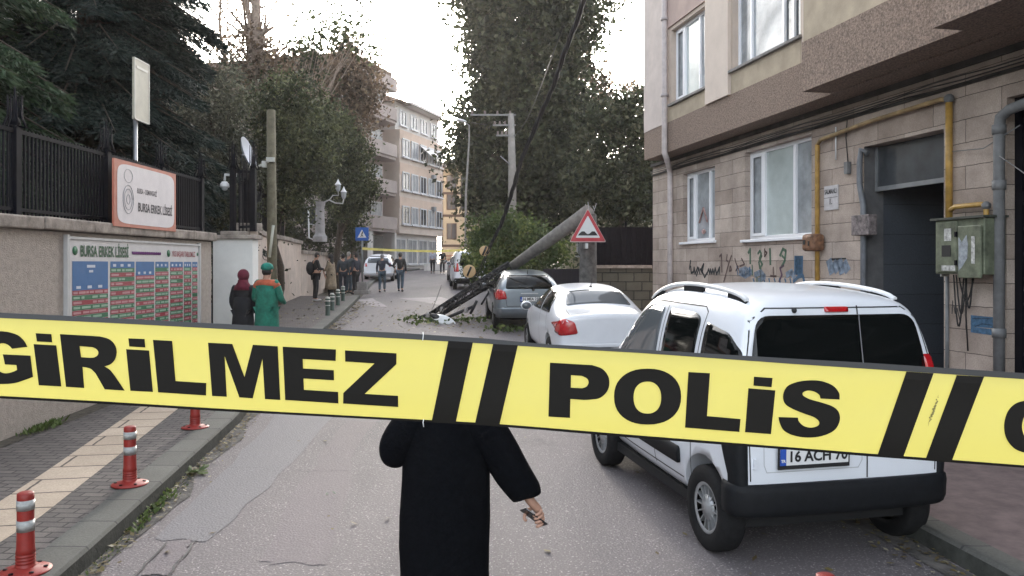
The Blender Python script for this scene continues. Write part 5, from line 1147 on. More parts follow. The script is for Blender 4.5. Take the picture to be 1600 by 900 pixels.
for s in (-1, 1):
    patch(bv, rpoly([(.19, 1.20), (.34, 1.09), (.68, 1.09), (.70, 1.63), (.36, 1.58), (.17, 1.47)], .05), 'side', .005, 'quarter_window', M['glass'], van, s)
    patch(bv, rpoly([(.79, 1.07), (1.38, 1.07), (1.38, 1.68), (.90, 1.68), (.80, 1.64)], .05), 'side', .005, 'side_window', M['glass'], van, s)
    patch(bv, rpoly([(1.49, 1.07), (2.50, 1.05), (2.34, 1.34), (2.06, 1.58), (1.85, 1.67), (1.49, 1.68)], .05), 'side', .005, 'side_window', M['glass2'], van, s)
    mb = seam(bv, [(.74, .40), (.74, 1.70), (.80, 1.735), (1.90, 1.72), (2.25, 1.56), (2.55, 1.24), (2.58, 1.0)], 'side', van, sgn=s)
    for pts in ([(1.435, .40), (1.435, 1.70)], [(2.58, 1.0), (2.54, .66), (2.36, .42), (.90, .42)]):
        q = seam(bv, pts, 'side', van, sgn=s); mb.add(q.v, q.f, 0)
    mb.build('panel_gap', [M['ink']], body, world=False, fix=False)
    patch(bv, rpoly([(.92, .52), (.92, .65), (2.36, .65), (2.36, .52)], .03), 'side', .018, 'side_moulding', M['plastic'], van, s, grid=.12)
    for y in (1.52, .84): patch(bv, rpoly([(y, .96), (y, 1.0), (y+.17, 1.0), (y+.17, .96)], .015), 'side', .025, 'handle', M['carwhite'], van, s)
    wrap(bv, s, .46, .98, 14, lambda f: .725 + .01*f, lambda f: (.20 if f < .35 else .20 + .10*min(1, (f-.35)/.4)), .013, 'bumper_corner', M['plastic'])
    wrap(bv, s, 1.0, 1.44, 12, lambda f: .735 - .02*f, lambda f: .14 + .10*math.sin(math.pi*min(1, f*.8+.15)), .011, 'tail_lamp', M['redlamp'])
    def rz_(y, hz=.038):
        h_ = bv.ray_cast(Vector((s*.60, y, 3)), Vector((0, 0, -1)))[0]; f = min(max((y-.36)/1.66, .0), 1); return h_.z, h_.z + .012 + hz*min(1, math.sin(math.pi*min(max(f, .001), .999))**.38)
    mb = MB(); mb.tube([(s*.60, y, rz_(y)[1]) for y in np.linspace(.36, 2.02, 26)], .018, 8); rl = mb.build('roof_rail', [M['white']], van, world=False)
    for (ya, yb) in ((.36, .62), (1.02, 1.36), (1.78, 2.02)):
        mb = MB(); ys_ = list(np.linspace(ya, yb, 9)); lo = [(s*.60-.012, y, rz_(y)[0]-.02) for y in ys_]; hi = [(s*.60-.012, y, rz_(y)[1]-.006) for y in ys_]
        mb.prism(lo + hi[::-1], (.024, 0, 0)); mb.build('rail_foot', [M['plastic']], rl, world=False)
    mirror_part(van, s*.95, 2.40, 1.12, M['plastic'], s)
mb = MB(); prof = [(-.015, .37), (.012, .385), (.026, .43), (.030, .54), (.022, .585), (0, .597), (-.05, .59), (-.05, .37)]
path = [(-.828, .25), (-.83, .17), (-.812, .105), (-.745, .065), (-.62, .045), (-.3, .03), (0, .027), (.3, .03), (.62, .045), (.745, .065), (.812, .105), (.83, .17), (.828, .25)]
rings = []
for i, (x, y) in enumerate(path):
    n = Vector((x*.6, y-.6)).normalized() if abs(x) > .7 else Vector((x*.15, -1)).normalized()
    rings.append([(x + n.x*p, y + n.y*p, z) for p, z in prof])
m_ = len(prof); mb.add([v for r_ in rings for v in r_], [(i*m_+k, i*m_+(k+1)%m_, (i+1)*m_+(k+1)%m_, (i+1)*m_+k) for i in range(len(path)-1) for k in range(m_)] + [tuple(range(m_)), tuple(range((len(path)-1)*m_, len(path)*m_))], 0, True)
mb.build('bumper', [M['plastic']], van, world=False)
mb = seam(bv, [(-.72, .62), (-.73, 1.0), (-.72, 1.40), (-.66, 1.68), (-.54, 1.765), (.54, 1.765), (.66, 1.68), (.72, 1.40), (.73, 1.0), (.72, .62)], 'rear', van, wd=.009)
q = seam(bv, [(.17, .60), (.17, 1.05)], 'rear', van, wd=.010, off=.002); mb.add(q.v, q.f, 0)
q = seam(bv, [(.17, 1.72), (.17, 1.775)], 'rear', van, wd=.010, off=.002); mb.add(q.v, q.f, 0)
mb.build('panel_gap', [M['ink']], body, world=False, fix=False)
mb = seam(bv, [(.17, 1.05), (.17, 1.715)], 'rear', van, wd=.008, off=.016); mb.build('glass_divider', [mat('divider_grey', (.18, .18, .19), .5, var=0)], body, world=False, fix=False)
patch(bv, rpoly([(-.09, 1.735), (.09, 1.735), (.09, 1.77), (-.09, 1.77)], .01), 'rear', .014, 'brake_light', M['redlamp'], van, grid=.03)
hy_ = bv.ray_cast(Vector((-.25, -3, .75)), Vector((0, 1, 0)))[0]
plate(van, RM(-.26, hy_.y - .022, .775), '16 ACH 70', .52)
mb = seam(bv, [(-.60, .67), (.10, .67), (.13, .72), (.13, .88), (.08, .93), (-.58, .93), (-.62, .88), (-.62, .72), (-.60, .67)], 'rear', van, wd=.006, off=.001); mb.build('plate_recess_edge', [mat('soft_grey_line', (.42, .43, .45), .5, var=0)], body, world=False, fix=False)
for z in (.70, 1.05):
    mb = MB(); mb.box((-.70, hy_.y - .015, z), (-.68, hy_.y + .03, z+.07)); mb.build('hinge', [M['carwhite']], van, world=False)
h_ = bv.ray_cast(Vector((-.33, -3, 1.75)), Vector((0, 1, 0)))[0]; mb = MB(); mb.ell((-.33, h_.y-.01, 1.75), (.016, .025, .02), 6); mb.build('washer_nozzle', [M['ink']], van, world=False)
patch(bv, rpoly([(-.56, 1.12), (.56, 1.12), (.5, 1.68), (-.5, 1.68)], .05), 'front', .006, 'windscreen', M['glass'], van)
mb = MB(); mb.box((-.76, .3, .22), (.76, 3.4, .30)); mb.build('underbody', [M['dark']], van, world=False)
# ================= white sedan
sed = vehicle('parked_car', 'white sedan with short antenna, parked between the white van and the silver hatchback', (X(938, 13.1) + .12, 13.0, G(13.2)), R(7.5))
st = [(.02, .50, .62, .86, .98, .52), (.04, .42, .74, .88, 1.03, .60), (.14, .34, .81, .90, 1.06, .66), (.40, .27, .835, .93, 1.09, .66), (.62, .24, .845, .95, 1.13, .62), (.95, .22, .85, .96, 1.33, .58), (1.25, .22, .85, .96, 1.42, .57), (1.8, .22, .85, .96, 1.465, .57), (2.4, .22, .85, .95, 1.43, .56), (2.8, .22, .845, .94, 1.24, .56), (3.15, .22, .84, .92, 1.02, .60), (3.6, .24, .82, .86, .94, .60), (4.05, .28, .74, .72, .82, .5), (4.2, .36, .6, .58, .66, .4)]
me, bs = body_mesh(st, wells=[(.9, -1, .84), (.9, 1, .84), (3.4, -1, .83), (3.4, 1, .83)], wr=.345)
sb = add_mesh('body', me, [M['carwhite2'], M['plastic']], sed)
for y in (.9, 3.4):
    for s in (-1, 1): wheel(sed, s*.75, y, .3, .185, s, 7)
patch(bs, rpoly([(-.57, .66), (.57, .66), (.47, 1.10), (-.47, 1.10)], .07), 'top', .007, 'rear_window', M['glass2'], sed)
for s in (-1, 1):
    patch(bs, rpoly([(1.0, 1.0), (1.78, .995), (1.78, 1.37), (1.42, 1.36), (1.16, 1.24)], .04), 'side', .006, 'side_window', M['glass'], sed, s)
    patch(bs, rpoly([(1.86, .995), (2.85, .985), (2.62, 1.18), (2.36, 1.34), (1.86, 1.37)], .04), 'side', .006, 'side_window', M['glass'], sed, s)
    patch(bs, rpoly([(s*.50, .74), (s*.80, .70), (s*.83, .88), (s*.72, .98), (s*.56, .93)], .04), 'rear', .012, 'tail_lamp', M['redlamp'], sed)
    patch(bs, rpoly([(.10, .72), (.34, .74), (.30, .88), (.16, .97), (.10, .95)], .04), 'side', .012, 'tail_lamp', M['redlamp'], sed, s)
    mb = seam(bs, [(1.82, .3), (1.82, .98)], 'side', sed, sgn=s)
    for pts in ([(1.1, .7), (1.2, .98)], [(2.8, .3), (2.9, .95)]): q = seam(bs, pts, 'side', sed, sgn=s); mb.add(q.v, q.f, 0)
    mb.build('panel_gap', [M['ink']], sb, world=False, fix=False)
    mirror_part(sed, s*.96, 2.62, 1.0, M['carwhite2'], s)
mb = seam(bs, [(-.60, .60), (-.62, .16), (.62, .16), (.60, .60)], 'top', sed); mb.build('panel_gap', [M['ink']], sb, world=False, fix=False)
patch(bs, rpoly([(-.80, .34), (.80, .34), (.82, .58), (-.82, .58)], .04), 'rear', .04, 'bumper', M['carwhite2'], sed)
h_ = bs.ray_cast(Vector((0, -3, .5)), Vector((0, 1, 0)))[0]; plate(sed, RM(0, h_.y-.055, .46), '16 BDR 41', .50, False)
h_ = bs.ray_cast(Vector((.0, 1.30, 4)), Vector((0, 0, -1)))[0]; mb = MB(); mb.tube([h_, h_ + Vector((0, -.10, .16))], [.008, .004], 5); mb.ell(h_, (.03, .05, .02), 6); mb.build('antenna', [M['ink']], sed, world=False)
patch(bs, rpoly([(-.6, 2.45), (.6, 2.45), (.66, 3.0), (-.66, 3.0)], .05), 'top', .006, 'windscreen', M['glass'], sed)
# ================= silver hatchback
hat = vehicle('parked_car', 'silver hatchback with the toppled lamp pole lying just behind it', (X(827, 20.1), 20.0, G(20.5)), R(5.5))
st = [(.02, .50, .66, .90, 1.02, .56), (.03, .42, .76, .92, 1.12, .60), (.12, .36, .83, .95, 1.24, .60), (.30, .28, .86, .97, 1.36, .60), (.6, .25, .875, .97, 1.44, .60), (1.1, .22, .88, .97, 1.475, .60), (1.8, .22, .88, .96, 1.485, .60), (2.4, .22, .875, .95, 1.43, .58), (2.85, .22, .87, .94, 1.24, .58), (3.2, .22, .86, .92, 1.02, .62), (3.6, .24, .84, .85, .93, .6), (4.0, .28, .74, .72, .80, .5), (4.1, .36, .6, .56, .62, .4)]
me, bh = body_mesh(st, wells=[(.78, -1, .87), (.78, 1, .87), (3.3, -1, .85), (3.3, 1, .85)], wr=.345)
hb_ = add_mesh('body', me, [M['carsilver'], M['plastic']], hat)
for y in (.78, 3.3):
    for s in (-1, 1): wheel(hat, s*.775, y, .305, .19, s, 7)
patch(bh, rpoly([(-.60, 1.05), (.60, 1.05), (.52, 1.38), (-.52, 1.38)], .06), 'rear', .007, 'rear_window', M['glass'], hat)
for s in (-1, 1):
    patch(bh, rpoly([(.42, 1.08), (.62, 1.01), (1.6, 1.0), (1.6, 1.37), (.9, 1.37), (.62, 1.30)], .05), 'side', .006, 'side_window', M['glass'], hat, s)
    patch(bh, rpoly([(1.68, 1.0), (2.8, .985), (2.6, 1.16), (2.34, 1.32), (1.68, 1.37)], .05), 'side', .006, 'side_window', M['glass'], hat, s)
    patch(bh, rpoly([(s*.56, .80), (s*.84, .78), (s*.85, 1.0), (s*.76, 1.05), (s*.60, .98)], .04), 'rear', .014, 'tail_lamp', M['redlamp'], hat)
    patch(bh, rpoly([(.10, .80), (.30, .84), (.26, 1.02), (.11, 1.02)], .04), 'side', .014, 'tail_lamp', M['redlamp'], hat, s)
    mb = seam(bh, [(1.64, .3), (1.64, .99)], 'side', hat, sgn=s); mb.build('panel_gap', [M['ink']], hb_, world=False, fix=False)
    mirror_part(hat, s*.99, 2.6, 1.0, M['carsilver'], s)
patch(bh, rpoly([(-.84, .34), (.84, .34), (.86, .58), (-.86, .58)], .04), 'rear', .045, 'bumper', M['carsilver'], hat)
patch(bh, rpoly([(-.80, .26), (.80, .26), (.80, .345), (-.80, .345)], .02), 'rear', .035, 'bumper_skirt', M['plastic'], hat)
mb = seam(bh, [(-.62, 1.0), (-.56, .62), (.56, .62), (.62, 1.0)], 'rear', hat, wd=.012); mb.build('panel_gap', [M['ink']], hb_, world=False, fix=False)
patch(bh, rpoly([(-.22, .92), (.22, .92), (.22, .95), (-.22, .95)], .01), 'rear', .02, 'handle_strip', M['hub'], hat)
h_ = bh.ray_cast(Vector((0, -3, .80)), Vector((0, 1, 0)))[0]; plate(hat, RM(.02, h_.y-.03, .80), '16 MEA 235', .5, False)
mb = MB(); 
for k in range(9): mb.box((-.3+k*.07, .0, 1.06), (-.29+k*.07, .001, 1.07))
h_ = bh.ray_cast(Vector((.0, .45, 4)), Vector((0, 0, -1)))[0]; mb = MB(); mb.tube([h_, h_ + Vector((0, -.06, .1))], [.012, .005], 5); mb.build('antenna', [M['ink']], hat, world=False)
mb = MB(); h_ = bh.ray_cast(Vector((.1, -3, 1.08)), Vector((0, 1, 0)))[0]; mb.tube([(.1, h_.y-.02, 1.04), (-.25, h_.y+.01, 1.13)], .008, 5); mb.ell((.1, h_.y-.02, 1.03), (.04, .03, .03), 6); mb.build('wiper', [M['ink']], hat, world=False)
patch(bh, rpoly([(-.6, 2.45), (.6, 2.45), (.66, 3.05), (-.66, 3.05)], .05), 'top', .006, 'windscreen', M['glass'], hat)
# ================= far cars
def far_car(label, x, y, rz, st, paint, winz, lampz, name='parked_car', cat='car', rear=True, wr=.34, W_=.84, low=None, glass='glass'):
    t = vehicle(name, label, (x, y, G(y+1)), rz, cat)
    me, b_ = body_mesh(st, wells=[(.8, -1, W_), (.8, 1, W_), (3.2, -1, W_), (3.2, 1, W_)], wr=wr); add_mesh('body', me, [paint, M['plastic']], t)
    for yy in (.8, 3.2):
        for s in (-1, 1): wheel(t, s*(W_-.1), yy, wr-.035, .19, s, 6)
    z0, z1 = winz
    patch(b_, rpoly([(-.60, z0), (.60, z0), (.52, z1), (-.52, z1)], .06), 'rear', .008, 'rear_window', M[glass], t, grid=.1)
    for s in (-1, 1):
        patch(b_, rpoly([(.5, z0+.03), (1.6, z0), (1.6, z1-.03), (.75, z1-.05)], .06), 'side', .008, 'side_window', M['glass'], t, s, grid=.12)
        patch(b_, rpoly([(1.7, z0), (2.75, z0), (2.35, z1-.06), (1.7, z1-.03)], .06), 'side', .008, 'side_window', M['glass'], t, s, grid=.12)
        a, c = lampz
        patch(b_, rpoly([(s*.60, a), (s*.82, a), (s*.82, c), (s*.64, c)], .03), 'rear', .016, 'tail_lamp', M['redlamp'], t, grid=.1)
        mirror_part(t, s*(W_+.1), 2.62, z0+.06, paint, s)
    patch(b_, rpoly([(-.78, .30), (.78, .30), (.80, .55), (-.80, .55)], .04), 'rear', .04, 'bumper', M[low] if low else paint, t, grid=.1)
    return t
HB = [(.02, .50, .66, .90, 1.02, .56), (.03, .42, .76, .92, 1.16, .60), (.12, .36, .82, .95, 1.32, .60), (.30, .28, .84, .97, 1.42, .60), (.6, .25, .845, .97, 1.49, .60), (1.4, .22, .85, .97, 1.54, .60), (2.1, .22, .85, .96, 1.52, .60), (2.5, .22, .845, .95, 1.38, .58), (2.85, .22, .84, .94, 1.16, .58), (3.2, .22, .83, .92, 1.02, .62), (3.6, .24, .81, .85, .93, .6), (3.95, .28, .72, .72, .80, .5), (4.05, .36, .6, .56, .62, .4)]
VB = [(.02, .46, .66, 1.0, 1.62, .56), (.04, .40, .78, 1.0, 1.72, .64), (.12, .34, .84, 1.02, 1.80, .68), (.5, .26, .86, 1.02, 1.84, .70), (1.4, .24, .86, 1.02, 1.86, .70), (2.2, .24, .86, 1.02, 1.80, .68), (2.7, .24, .855, 1.0, 1.55, .64), (3.05, .24, .84, .97, 1.18, .62), (3.4, .26, .82, .9, 1.02, .6), (3.85, .3, .72, .75, .84, .5), (3.98, .36, .6, .6, .66, .4)]
far_car('white estate car parked at the kerb ahead of the two men walking together', X(597, 46) - .1, 45.2, R(3), HB, M['carwhite2'], (1.06, 1.44), (.85, 1.05), glass='glass2')
far_car('white van half hidden behind the fallen green tree crown', X(738, 37.5), 37.2, R(8), VB, M['carwhite2'], (1.12, 1.62), (.85, 1.25), name='parked_van', cat='van', low='plastic')
far_car('small dark car parked ahead of the white van beyond the fallen tree', X(727, 44), 43.6, R(7), HB, M['cardark'], (1.06, 1.44), (.85, 1.05))
# ------------------------------------------------------------------ flexible posts, bollards, signs, poles
REDP = mat('red_flex_plastic', (.27, .022, .016), .5, var=.12, scale=10); SILV = mat('reflective_band', (.42, .43, .42), .3, .1, var=.2, scale=30)
def flex_post(x, y, base, label, z=None):
    z = G(y) + base; t = thing('traffic_post', label, 'bollard', (x, y, z), 0, 'red flexible posts with silver bands'); t.scale = (1.2, 1.2, .67)
    H_ = .75; b = MB(); b.lathe([(0, 0), (.125, 0), (.125, .012), (.10, .025), (.055, .045), (.05, .05), (0, .05)], (0, 0, 0), 28)
    for k in range(6): a = k*math.pi/3 + .3; b.lathe([(0, .03), (.012, .03), (.012, .036), (0, .036)], (.095*math.cos(a), .095*math.sin(a), 0), 8, mi=1)
    b.build('base', [REDP, M['iron']], t, world=False)
    p = MB(); pr = [(.05, .045)]
    for k in range(4): pr += [(.048, .07+k*.03), (.042, .078+k*.03), (.048, .088+k*.03)]
    pr += [(.044, .22), (.041, .44), (.041, .70), (.04, .74), (.03, .75), (0, .75)]
    p.lathe(pr, (0, 0, 0), 28); p.build('post', [REDP], t, world=False)
    for z0, z1 in ((.385, .49), (.585, .68)):
        q = MB(); q.lathe([(.041, z0), (.0435, z0), (.0435, z1), (.041, z1)], (0, 0, 0), 28); q.build('band', [SILV], t, world=False)
    return t
def gx(px, py, h=0): D = Dg(py, h); return X(px, D), D
for (px, py), lab in (((40, 893), 'nearest red and silver flexible post, at the lower left beside the tan tactile strip'), ((203, 757), 'red and silver flexible post standing next to the clump of fallen leaves'), ((305, 668), 'red flexible post partly hidden by the yellow police tape')):
    x, y = gx(px, py, .13); flex_post(x, y, .133, lab)
flex_post(X(1290, 4.14), 4.14, 0, 'red flexible post whose top just enters the bottom edge below the white van')
GB = mat('dark_green_bollard', (.02, .045, .032), .5, var=.2); GBW = mat('bollard_ring', (.5, .5, .46), .5, var=.1)
for (px, py), lab in (((512, 493), 'nearest dark green bollard, slim with two pale rings'), ((519, 485), 'second dark green bollard from the near end of the kerb row'), ((528, 477), 'third dark green bollard in the kerb row'), ((536, 470), 'farthest dark green bollard, closest to the concrete sign base')):
    x, y = gx(px, py, .13); t = thing('bollard', lab, 'bollard', (x, y, G(y)+.133), 0, 'dark green bollards along the kerb')
    mb = MB(); mb.lathe([(.085, 0), (.07, .02), (.07, .48), (0, .48)], (0,0,0), 16); mb.build('post', [GB], t, world=False)
    mb = MB(); mb.lathe([(.07, .40), (.074, .40), (.074, .44), (.07, .44)], (0,0,0), 16); mb.lathe([(.07, .28), (.073, .28), (.073, .30), (.07, .30)], (0,0,0), 16); mb.build('ring', [GBW], t, world=False)
    mb = MB(); mb.lathe([(.07, .481), (.075, .49), (.05, .53), (0, .54)], (0,0,0), 16); mb.build('cap', [GBW], t, world=False)
# blue crossing sign
D = 32.6; x = X(566, D); g = G(D) + .13
cs = thing('crossing_sign', 'square blue pedestrian crossing sign on a grey pole with concrete foot', 'sign', (x, D, g))
mb = MB(); mb.box((x-.30, D-.25, g), (x+.30, D+.25, g+.16)); mb.box((x-.2, D-.17, g+.16), (x+.2, D+.17, g+.50)); mb.build('base', [M['concrete']], cs, bevel=.02)
mb = MB(); mb.tube([(x, D, g+.5), (x, D, Z(356, D))], .035, 8); mb.build('pole', [mat('sign_pole', (.2, .21, .21), .5, .3, var=.1)], cs)
z0, z1 = Z(376, D), Z(355.5, D); hw = (z1-z0)/2; zc = (z0+z1)/2
mb = MB(); mb.box((x-hw+.0, D-.06, z0), (x+hw, D-.037, z1)); mb.build('panel', [mat('sign_blue', (.015, .09, .36), .4, var=.05)], cs, bevel=.005)
SW = mat('sign_white_film', (.62, .63, .64), .4, var=.03)
mb = MB(); mb.poly([(x-hw*.68, D-.064, zc-hw*.55), (x+hw*.68, D-.064, zc-hw*.55), (x, D-.064, zc+hw*.68)]); tri = mb.build('triangle', [SW], cs)
mb = MB(); yy = D-.068
def ln(mb, pts, r_): 
    for a, b in zip(pts, pts[1:]): mb.tube([(x+a[0]*hw, yy, zc+a[1]*hw), (x+b[0]*hw, yy, zc+b[1]*hw)], r_, 4)
mb.ell((x+.02, yy, zc+hw*.28), (.03, .004, .03), 6); ln(mb, [(.03, .2), (0, -.12), (-.2, -.42)], .016); ln(mb, [(0, -.12), (.18, -.4)], .014); ln(mb, [(.03, .12), (-.18, -.05)], .01); ln(mb, [(.03, .12), (.2, 0)], .01)
mb.build('walking_figure', [M['ink']], cs)
# bumpy road triangle on a grey bracket in front of the broken pole stub
D = 19.2; x = X(918, D)
bs_ = thing('warning_sign', 'red bordered triangular warning sign showing a bumpy road, on the broken pole stub', 'sign', (x, D, G(D)))
def tri_pts(sc_, cx, cy, y):     # points in photo pixels about the sign
    P = [(0, -28*sc_), (27.5*sc_, 22*sc_), (-27.5*sc_, 22*sc_)]; out = []
    r_ = rpoly([(X(cx+a, D), Z(cy+b, D)) for a, b in P], .045*sc_); return [(p[0], y, p[1]) for p in r_]
mb = MB(); mb.prism(tri_pts(1, 918.5, 355, D), (0, .03, 0)); mb.build('panel', [mat('sign_red', (.42, .015, .03), .4, var=.06)], bs_)
mb = MB(); mb.prism(tri_pts(1.05, 918.5, 355.2, D+.008), (0, .02, 0)); mb.build('rim', [mat('faded_rim', (.5, .38, .37), .5, var=.05)], bs_)
mb = MB(); mb.prism(tri_pts(.70, 918.5, 356.2, D-.004), (0, .003, 0)); mb.build('white_field', [SW], bs_)
mb = MB(); pts = [(903, 368), (905, 365), (909, 361.5), (913, 361.5), (916, 364.5), (918.5, 366), (921, 365), (925, 361.5), (929, 361.5), (932, 365), (934, 368)]
mb.prism([(X(a, D), D-.009, Z(b, D)) for a, b in pts], (0, .004, 0)); mb.build('hump_symbol', [M['ink']], bs_)
mb = MB(); mb.box((x-.05, D+.032, Z(388, D)), (x+.02, D+.5, Z(380, D))); mb.build('bracket', [M['steel']], bs_)
# broken pole stub and the pole that fell
D = 19.9; x = X(918, D)
stub = thing('pole_stub', 'thick broken stump of a concrete lamp pole behind the triangular sign', 'pole', (x, D, G(D)))
mb = MB(); mb.tube([(x, D, G(D)-.1), (x+.01, D, 1.6), (x+.02, D, Z(335, D))], [.235, .22, .20], 16); mb.build('shaft', [mat('dark_pole_concrete', (.11, .105, .10), .9, var=.3, scale=9, bump=.6)], stub)
mb = MB(); rr = random.Random(4)
for k in range(9): a = k*.7; mb.tube([(x+.15*math.cos(a), D+.15*math.sin(a), Z(337, D)), (x+.2*math.cos(a)+rr.uniform(-.08,.08), D+.2*math.sin(a), Z(337, D)+rr.uniform(.1, .35))], .008, 4)
mb.tube([(x, D, Z(340, D)), (x+.05, D, Z(322, D)), (x+.14, D, Z(322, D)), (x+.18, D, Z(330, D))], .01, 5)
mb.build('bent_rebar', [M['steel']], stub)
fp = thing('fallen_pole', 'toppled tapered concrete lamp pole resting across the street above the silver car', 'pole', (-2.4, 23.4, G(23)))
P0 = at(921, 330, 19.75); P1 = at(801, 416, 21.6); P2 = at(742, 452, 22.7); P3 = at(668, 499, 23.2)
mb = MB(); mb.tube([P0, P0.lerp(P1, .5), P1], [.18, .158, .128], 16); mb.build('shaft', [M['pole']], fp)
LAT = mat('blackened_lattice', (.035, .035, .038), .6, .2, var=.3, scale=8)
mb = MB(); dr = (P3-P1).normalized(); sd_ = dr.cross(Vector((0,0,1))).normalized(); up_ = sd_.cross(dr).normalized()
offs = [(.14, .12), (-.14, .12), (.14, -.12), (-.14, -.12)]
for a, b in offs: mb.tube([P1 + sd_*a + up_*b, P2 + sd_*a*.9 + up_*b*.9, P3 + sd_*a*.7 + up_*b*.7], .042, 5)
nseg = 11
for k in range(nseg):
    A = P1.lerp(P3, k/nseg); B_ = P1.lerp(P3, (k+1)/nseg)
    for (a, b), (c, d_) in ((offs[0], offs[1]), (offs[2], offs[3]), (offs[0], offs[2]), (offs[1], offs[3])):
        mb.tube([A + sd_*a*.9 + up_*b*.9, B_ + sd_*c*.9 + up_*d_*.9], .016, 4)
        mb.tube([A + sd_*a*.9 + up_*b*.9, A + sd_*c*.9 + up_*d_*.9], .016, 4)
mb.build('lattice_head', [LAT], fp)
for (pa, pb, r_) in (((655, 497, 23.0), (712, 472, 23.6), .05), ((690, 500, 22.6), (742, 478, 22.4), .05), ((700, 470, 23.4), (770, 434, 22.6), .03), ((676, 506, 22.4), (668, 490, 23.6), .04), ((745, 470, 22.2), (735, 490, 22.3), .04), ((765, 455, 22.2), (752, 476, 22.2), .03)):
    mb = MB(); mb.tube([at(*pa), at(*pb)], r_, 6); mb.build('crossarm', [LAT], fp)
mb = MB()
for px, py, D in ((668, 492, 22.9), (690, 484, 22.9), (712, 474, 22.9), (676, 500, 22.6), (728, 484, 22.4)):
    c = at(px, py, D); mb.lathe([(0, -.08), (.05, -.08), (.07, -.04), (.045, -.02), (.07, .02), (.045, .04), (.03, .09), (0, .09)], c, 10)
mb.build('insulator', [mat('porcelain', (.3, .28, .27), .2, var=.1)], fp)
# lamp head on the road
lh_ = thing('lamp_head', 'white oval street lamp head lying on the road at the tip of the toppled pole', 'lamp', at(693, 504, 22.3))
c = at(695, 502, 21.9); mb = MB(); Mr = Matrix.Translation(c) @ Matrix.Rotation(R(24), 4, 'Y') @ Matrix.Rotation(R(55), 4, 'X')
tmp = MB(); tmp.ell((0, 0, 0), (.34, .17, .09), 10); mb.add([Mr @ Vector(v) for v in tmp.v], tmp.f, 0, True); mb.build('cover', [mat('lamp_white', (.72, .74, .75), .35, var=.05)], lh_)
mb = MB(); tmp = MB(); tmp.ell((-.28, 0, .03), (.16, .08, .06), 8); mb.add([Mr @ Vector(v) for v in tmp.v], tmp.f, 0, True); mb.build('housing', [LAT], lh_)
# leaves torn off around the tip
r = np.random.RandomState(9); C = []
for px, py, D, n in ((650, 503, 23, 60), (672, 510, 22.0, 70), (715, 508, 22.5, 60), (735, 506, 22.5, 60), (790, 513, 20.0, 60)):
    c = at(px, py, D); C.append(np.stack([r.normal(c.x, .28, n), r.normal(D, .45, n), G(D) + .03 + abs(r.normal(0, .05, n))], 1))
P, Q = leaf_quads(np.concatenate(C), .07, r); o = npmesh('leaf_litter', P, Q, LG_); props(o, 'torn green leaves scattered around the tip of the toppled pole', None, None, 'stuff')
# thick cable bundle hanging down to the fallen pole, with two orange discs
cbp = [(930, -90, 14.5), (912, 0, 16), (885, 75, 17), (862, 140, 18), (840, 190, 18.8), (815, 250, 19.8), (800, 300, 20.4), (785, 345, 21), (766, 385, 21.4), (745, 430, 21.9), (718, 468, 22.4), (690, 495, 22.8)]
tc_ = thing('hanging_cable', 'thick black twisted cable slanting from the sky down to the toppled pole', 'cable', at(690, 495, 22.8))
pp = [at(*q) for q in cbp]
def cr(pts, n=6):
    out = []
    for i in range(len(pts)-1):
        p0, p1, p2, p3 = pts[max(i-1, 0)], pts[i], pts[i+1], pts[min(i+2, len(pts)-1)]
        for k in range(n):
            t = k/n; out.append(.5*((2*p1) + (p2-p0)*t + (2*p0-5*p1+4*p2-p3)*t*t + (3*p1-p0-3*p2+p3)*t**3))
    return out + [pts[-1]]
base_ = cr(pp, 8)
for k in range(3):
    mb = MB(); mb.tube([p + Vector((.034*math.cos(i*.55 + k*2.09), .034*math.sin(i*.55 + k*2.09), 0)) for i, p in enumerate(base_)], [(.026 if k else .034) * (1 if i < 55 else max(.3, 1 - (i-55)/22)) for i in range(len(base_))], 6); mb.build('strand', [mat('cable_black', (.012, .012, .014), .6, var=.1)], tc_, fix=False)
for (px, py, D, rx), lab in (((757, 392, 21.5, .14), 'pale orange disc hanging on the thick cable in front of the fallen tree'), ((733, 424, 22.0, .18), 'larger orange disc lower on the thick cable, beside the white van')):
    t = thing('warning_disc', lab, 'disc', at(px, py, D)); c = at(px, py, D); mb = MB(); mb.lathe([(0, .04), (rx*.9, .04), (rx, .05), (rx, .07), (0, .07)], c, 24, axis='Y'); mb.build('disc', [mat('pale_orange', (.55, .38, .2), .6, var=.1, scale=3)], t)
    mb = MB(); a = at(px-3, py+7, D); b = at(px+3, py-7, D); mb.tube([a + Vector((0, .02, 0)), b + Vector((0, .02, 0))], .03, 6); mb.build('clamp', [M['ink']], t)
# upright concrete pole with crossarms and lamp
D = 41; x = X(801, D)
up = thing('concrete_pole', 'upright concrete electricity pole with crossarms in front of the ivy-clad tree', 'pole', (x, D, G(D)))
mb = MB(); mb.tube([(x, D, G(D)-.1), (x-.02, D, Z(270, D)), (x-.08, D, Z(178, D))], [.24, .2, .15], 12); mb.build('shaft', [mat('pale_pole', (.26, .24, .22), .85, var=.12, scale=4)], up)
for py, x0 in ((180, 735), (196, 770), (212, 775)):
    mb = MB(); mb.box((X(x0, D), D-.12, Z(py, D)-.04), (X(806, D), D-.04, Z(py, D)+.04)); mb.build('crossarm', [mat('arm_grey', (.2, .2, .19), .7, var=.1)], up)
    mb = MB()
    for q in np.linspace(x0+3, 797, 4): mb.lathe([(0, 0), (.05, 0), (.06, .06), (.035, .1), (.045, .16), (0, .18)], (X(q, D), D-.08, Z(py, D)+.04), 8)
    mb.build('insulator', [mat('porcelain_dark', (.16, .12, .11), .3, var=.1)], up)
mb = MB(); mb.tube([(X(800, D), D-.1, Z(260, D)), (X(782, D), D-.3, Z(245, D))], .03, 5); mb.build('brace', [M['steel']], up)
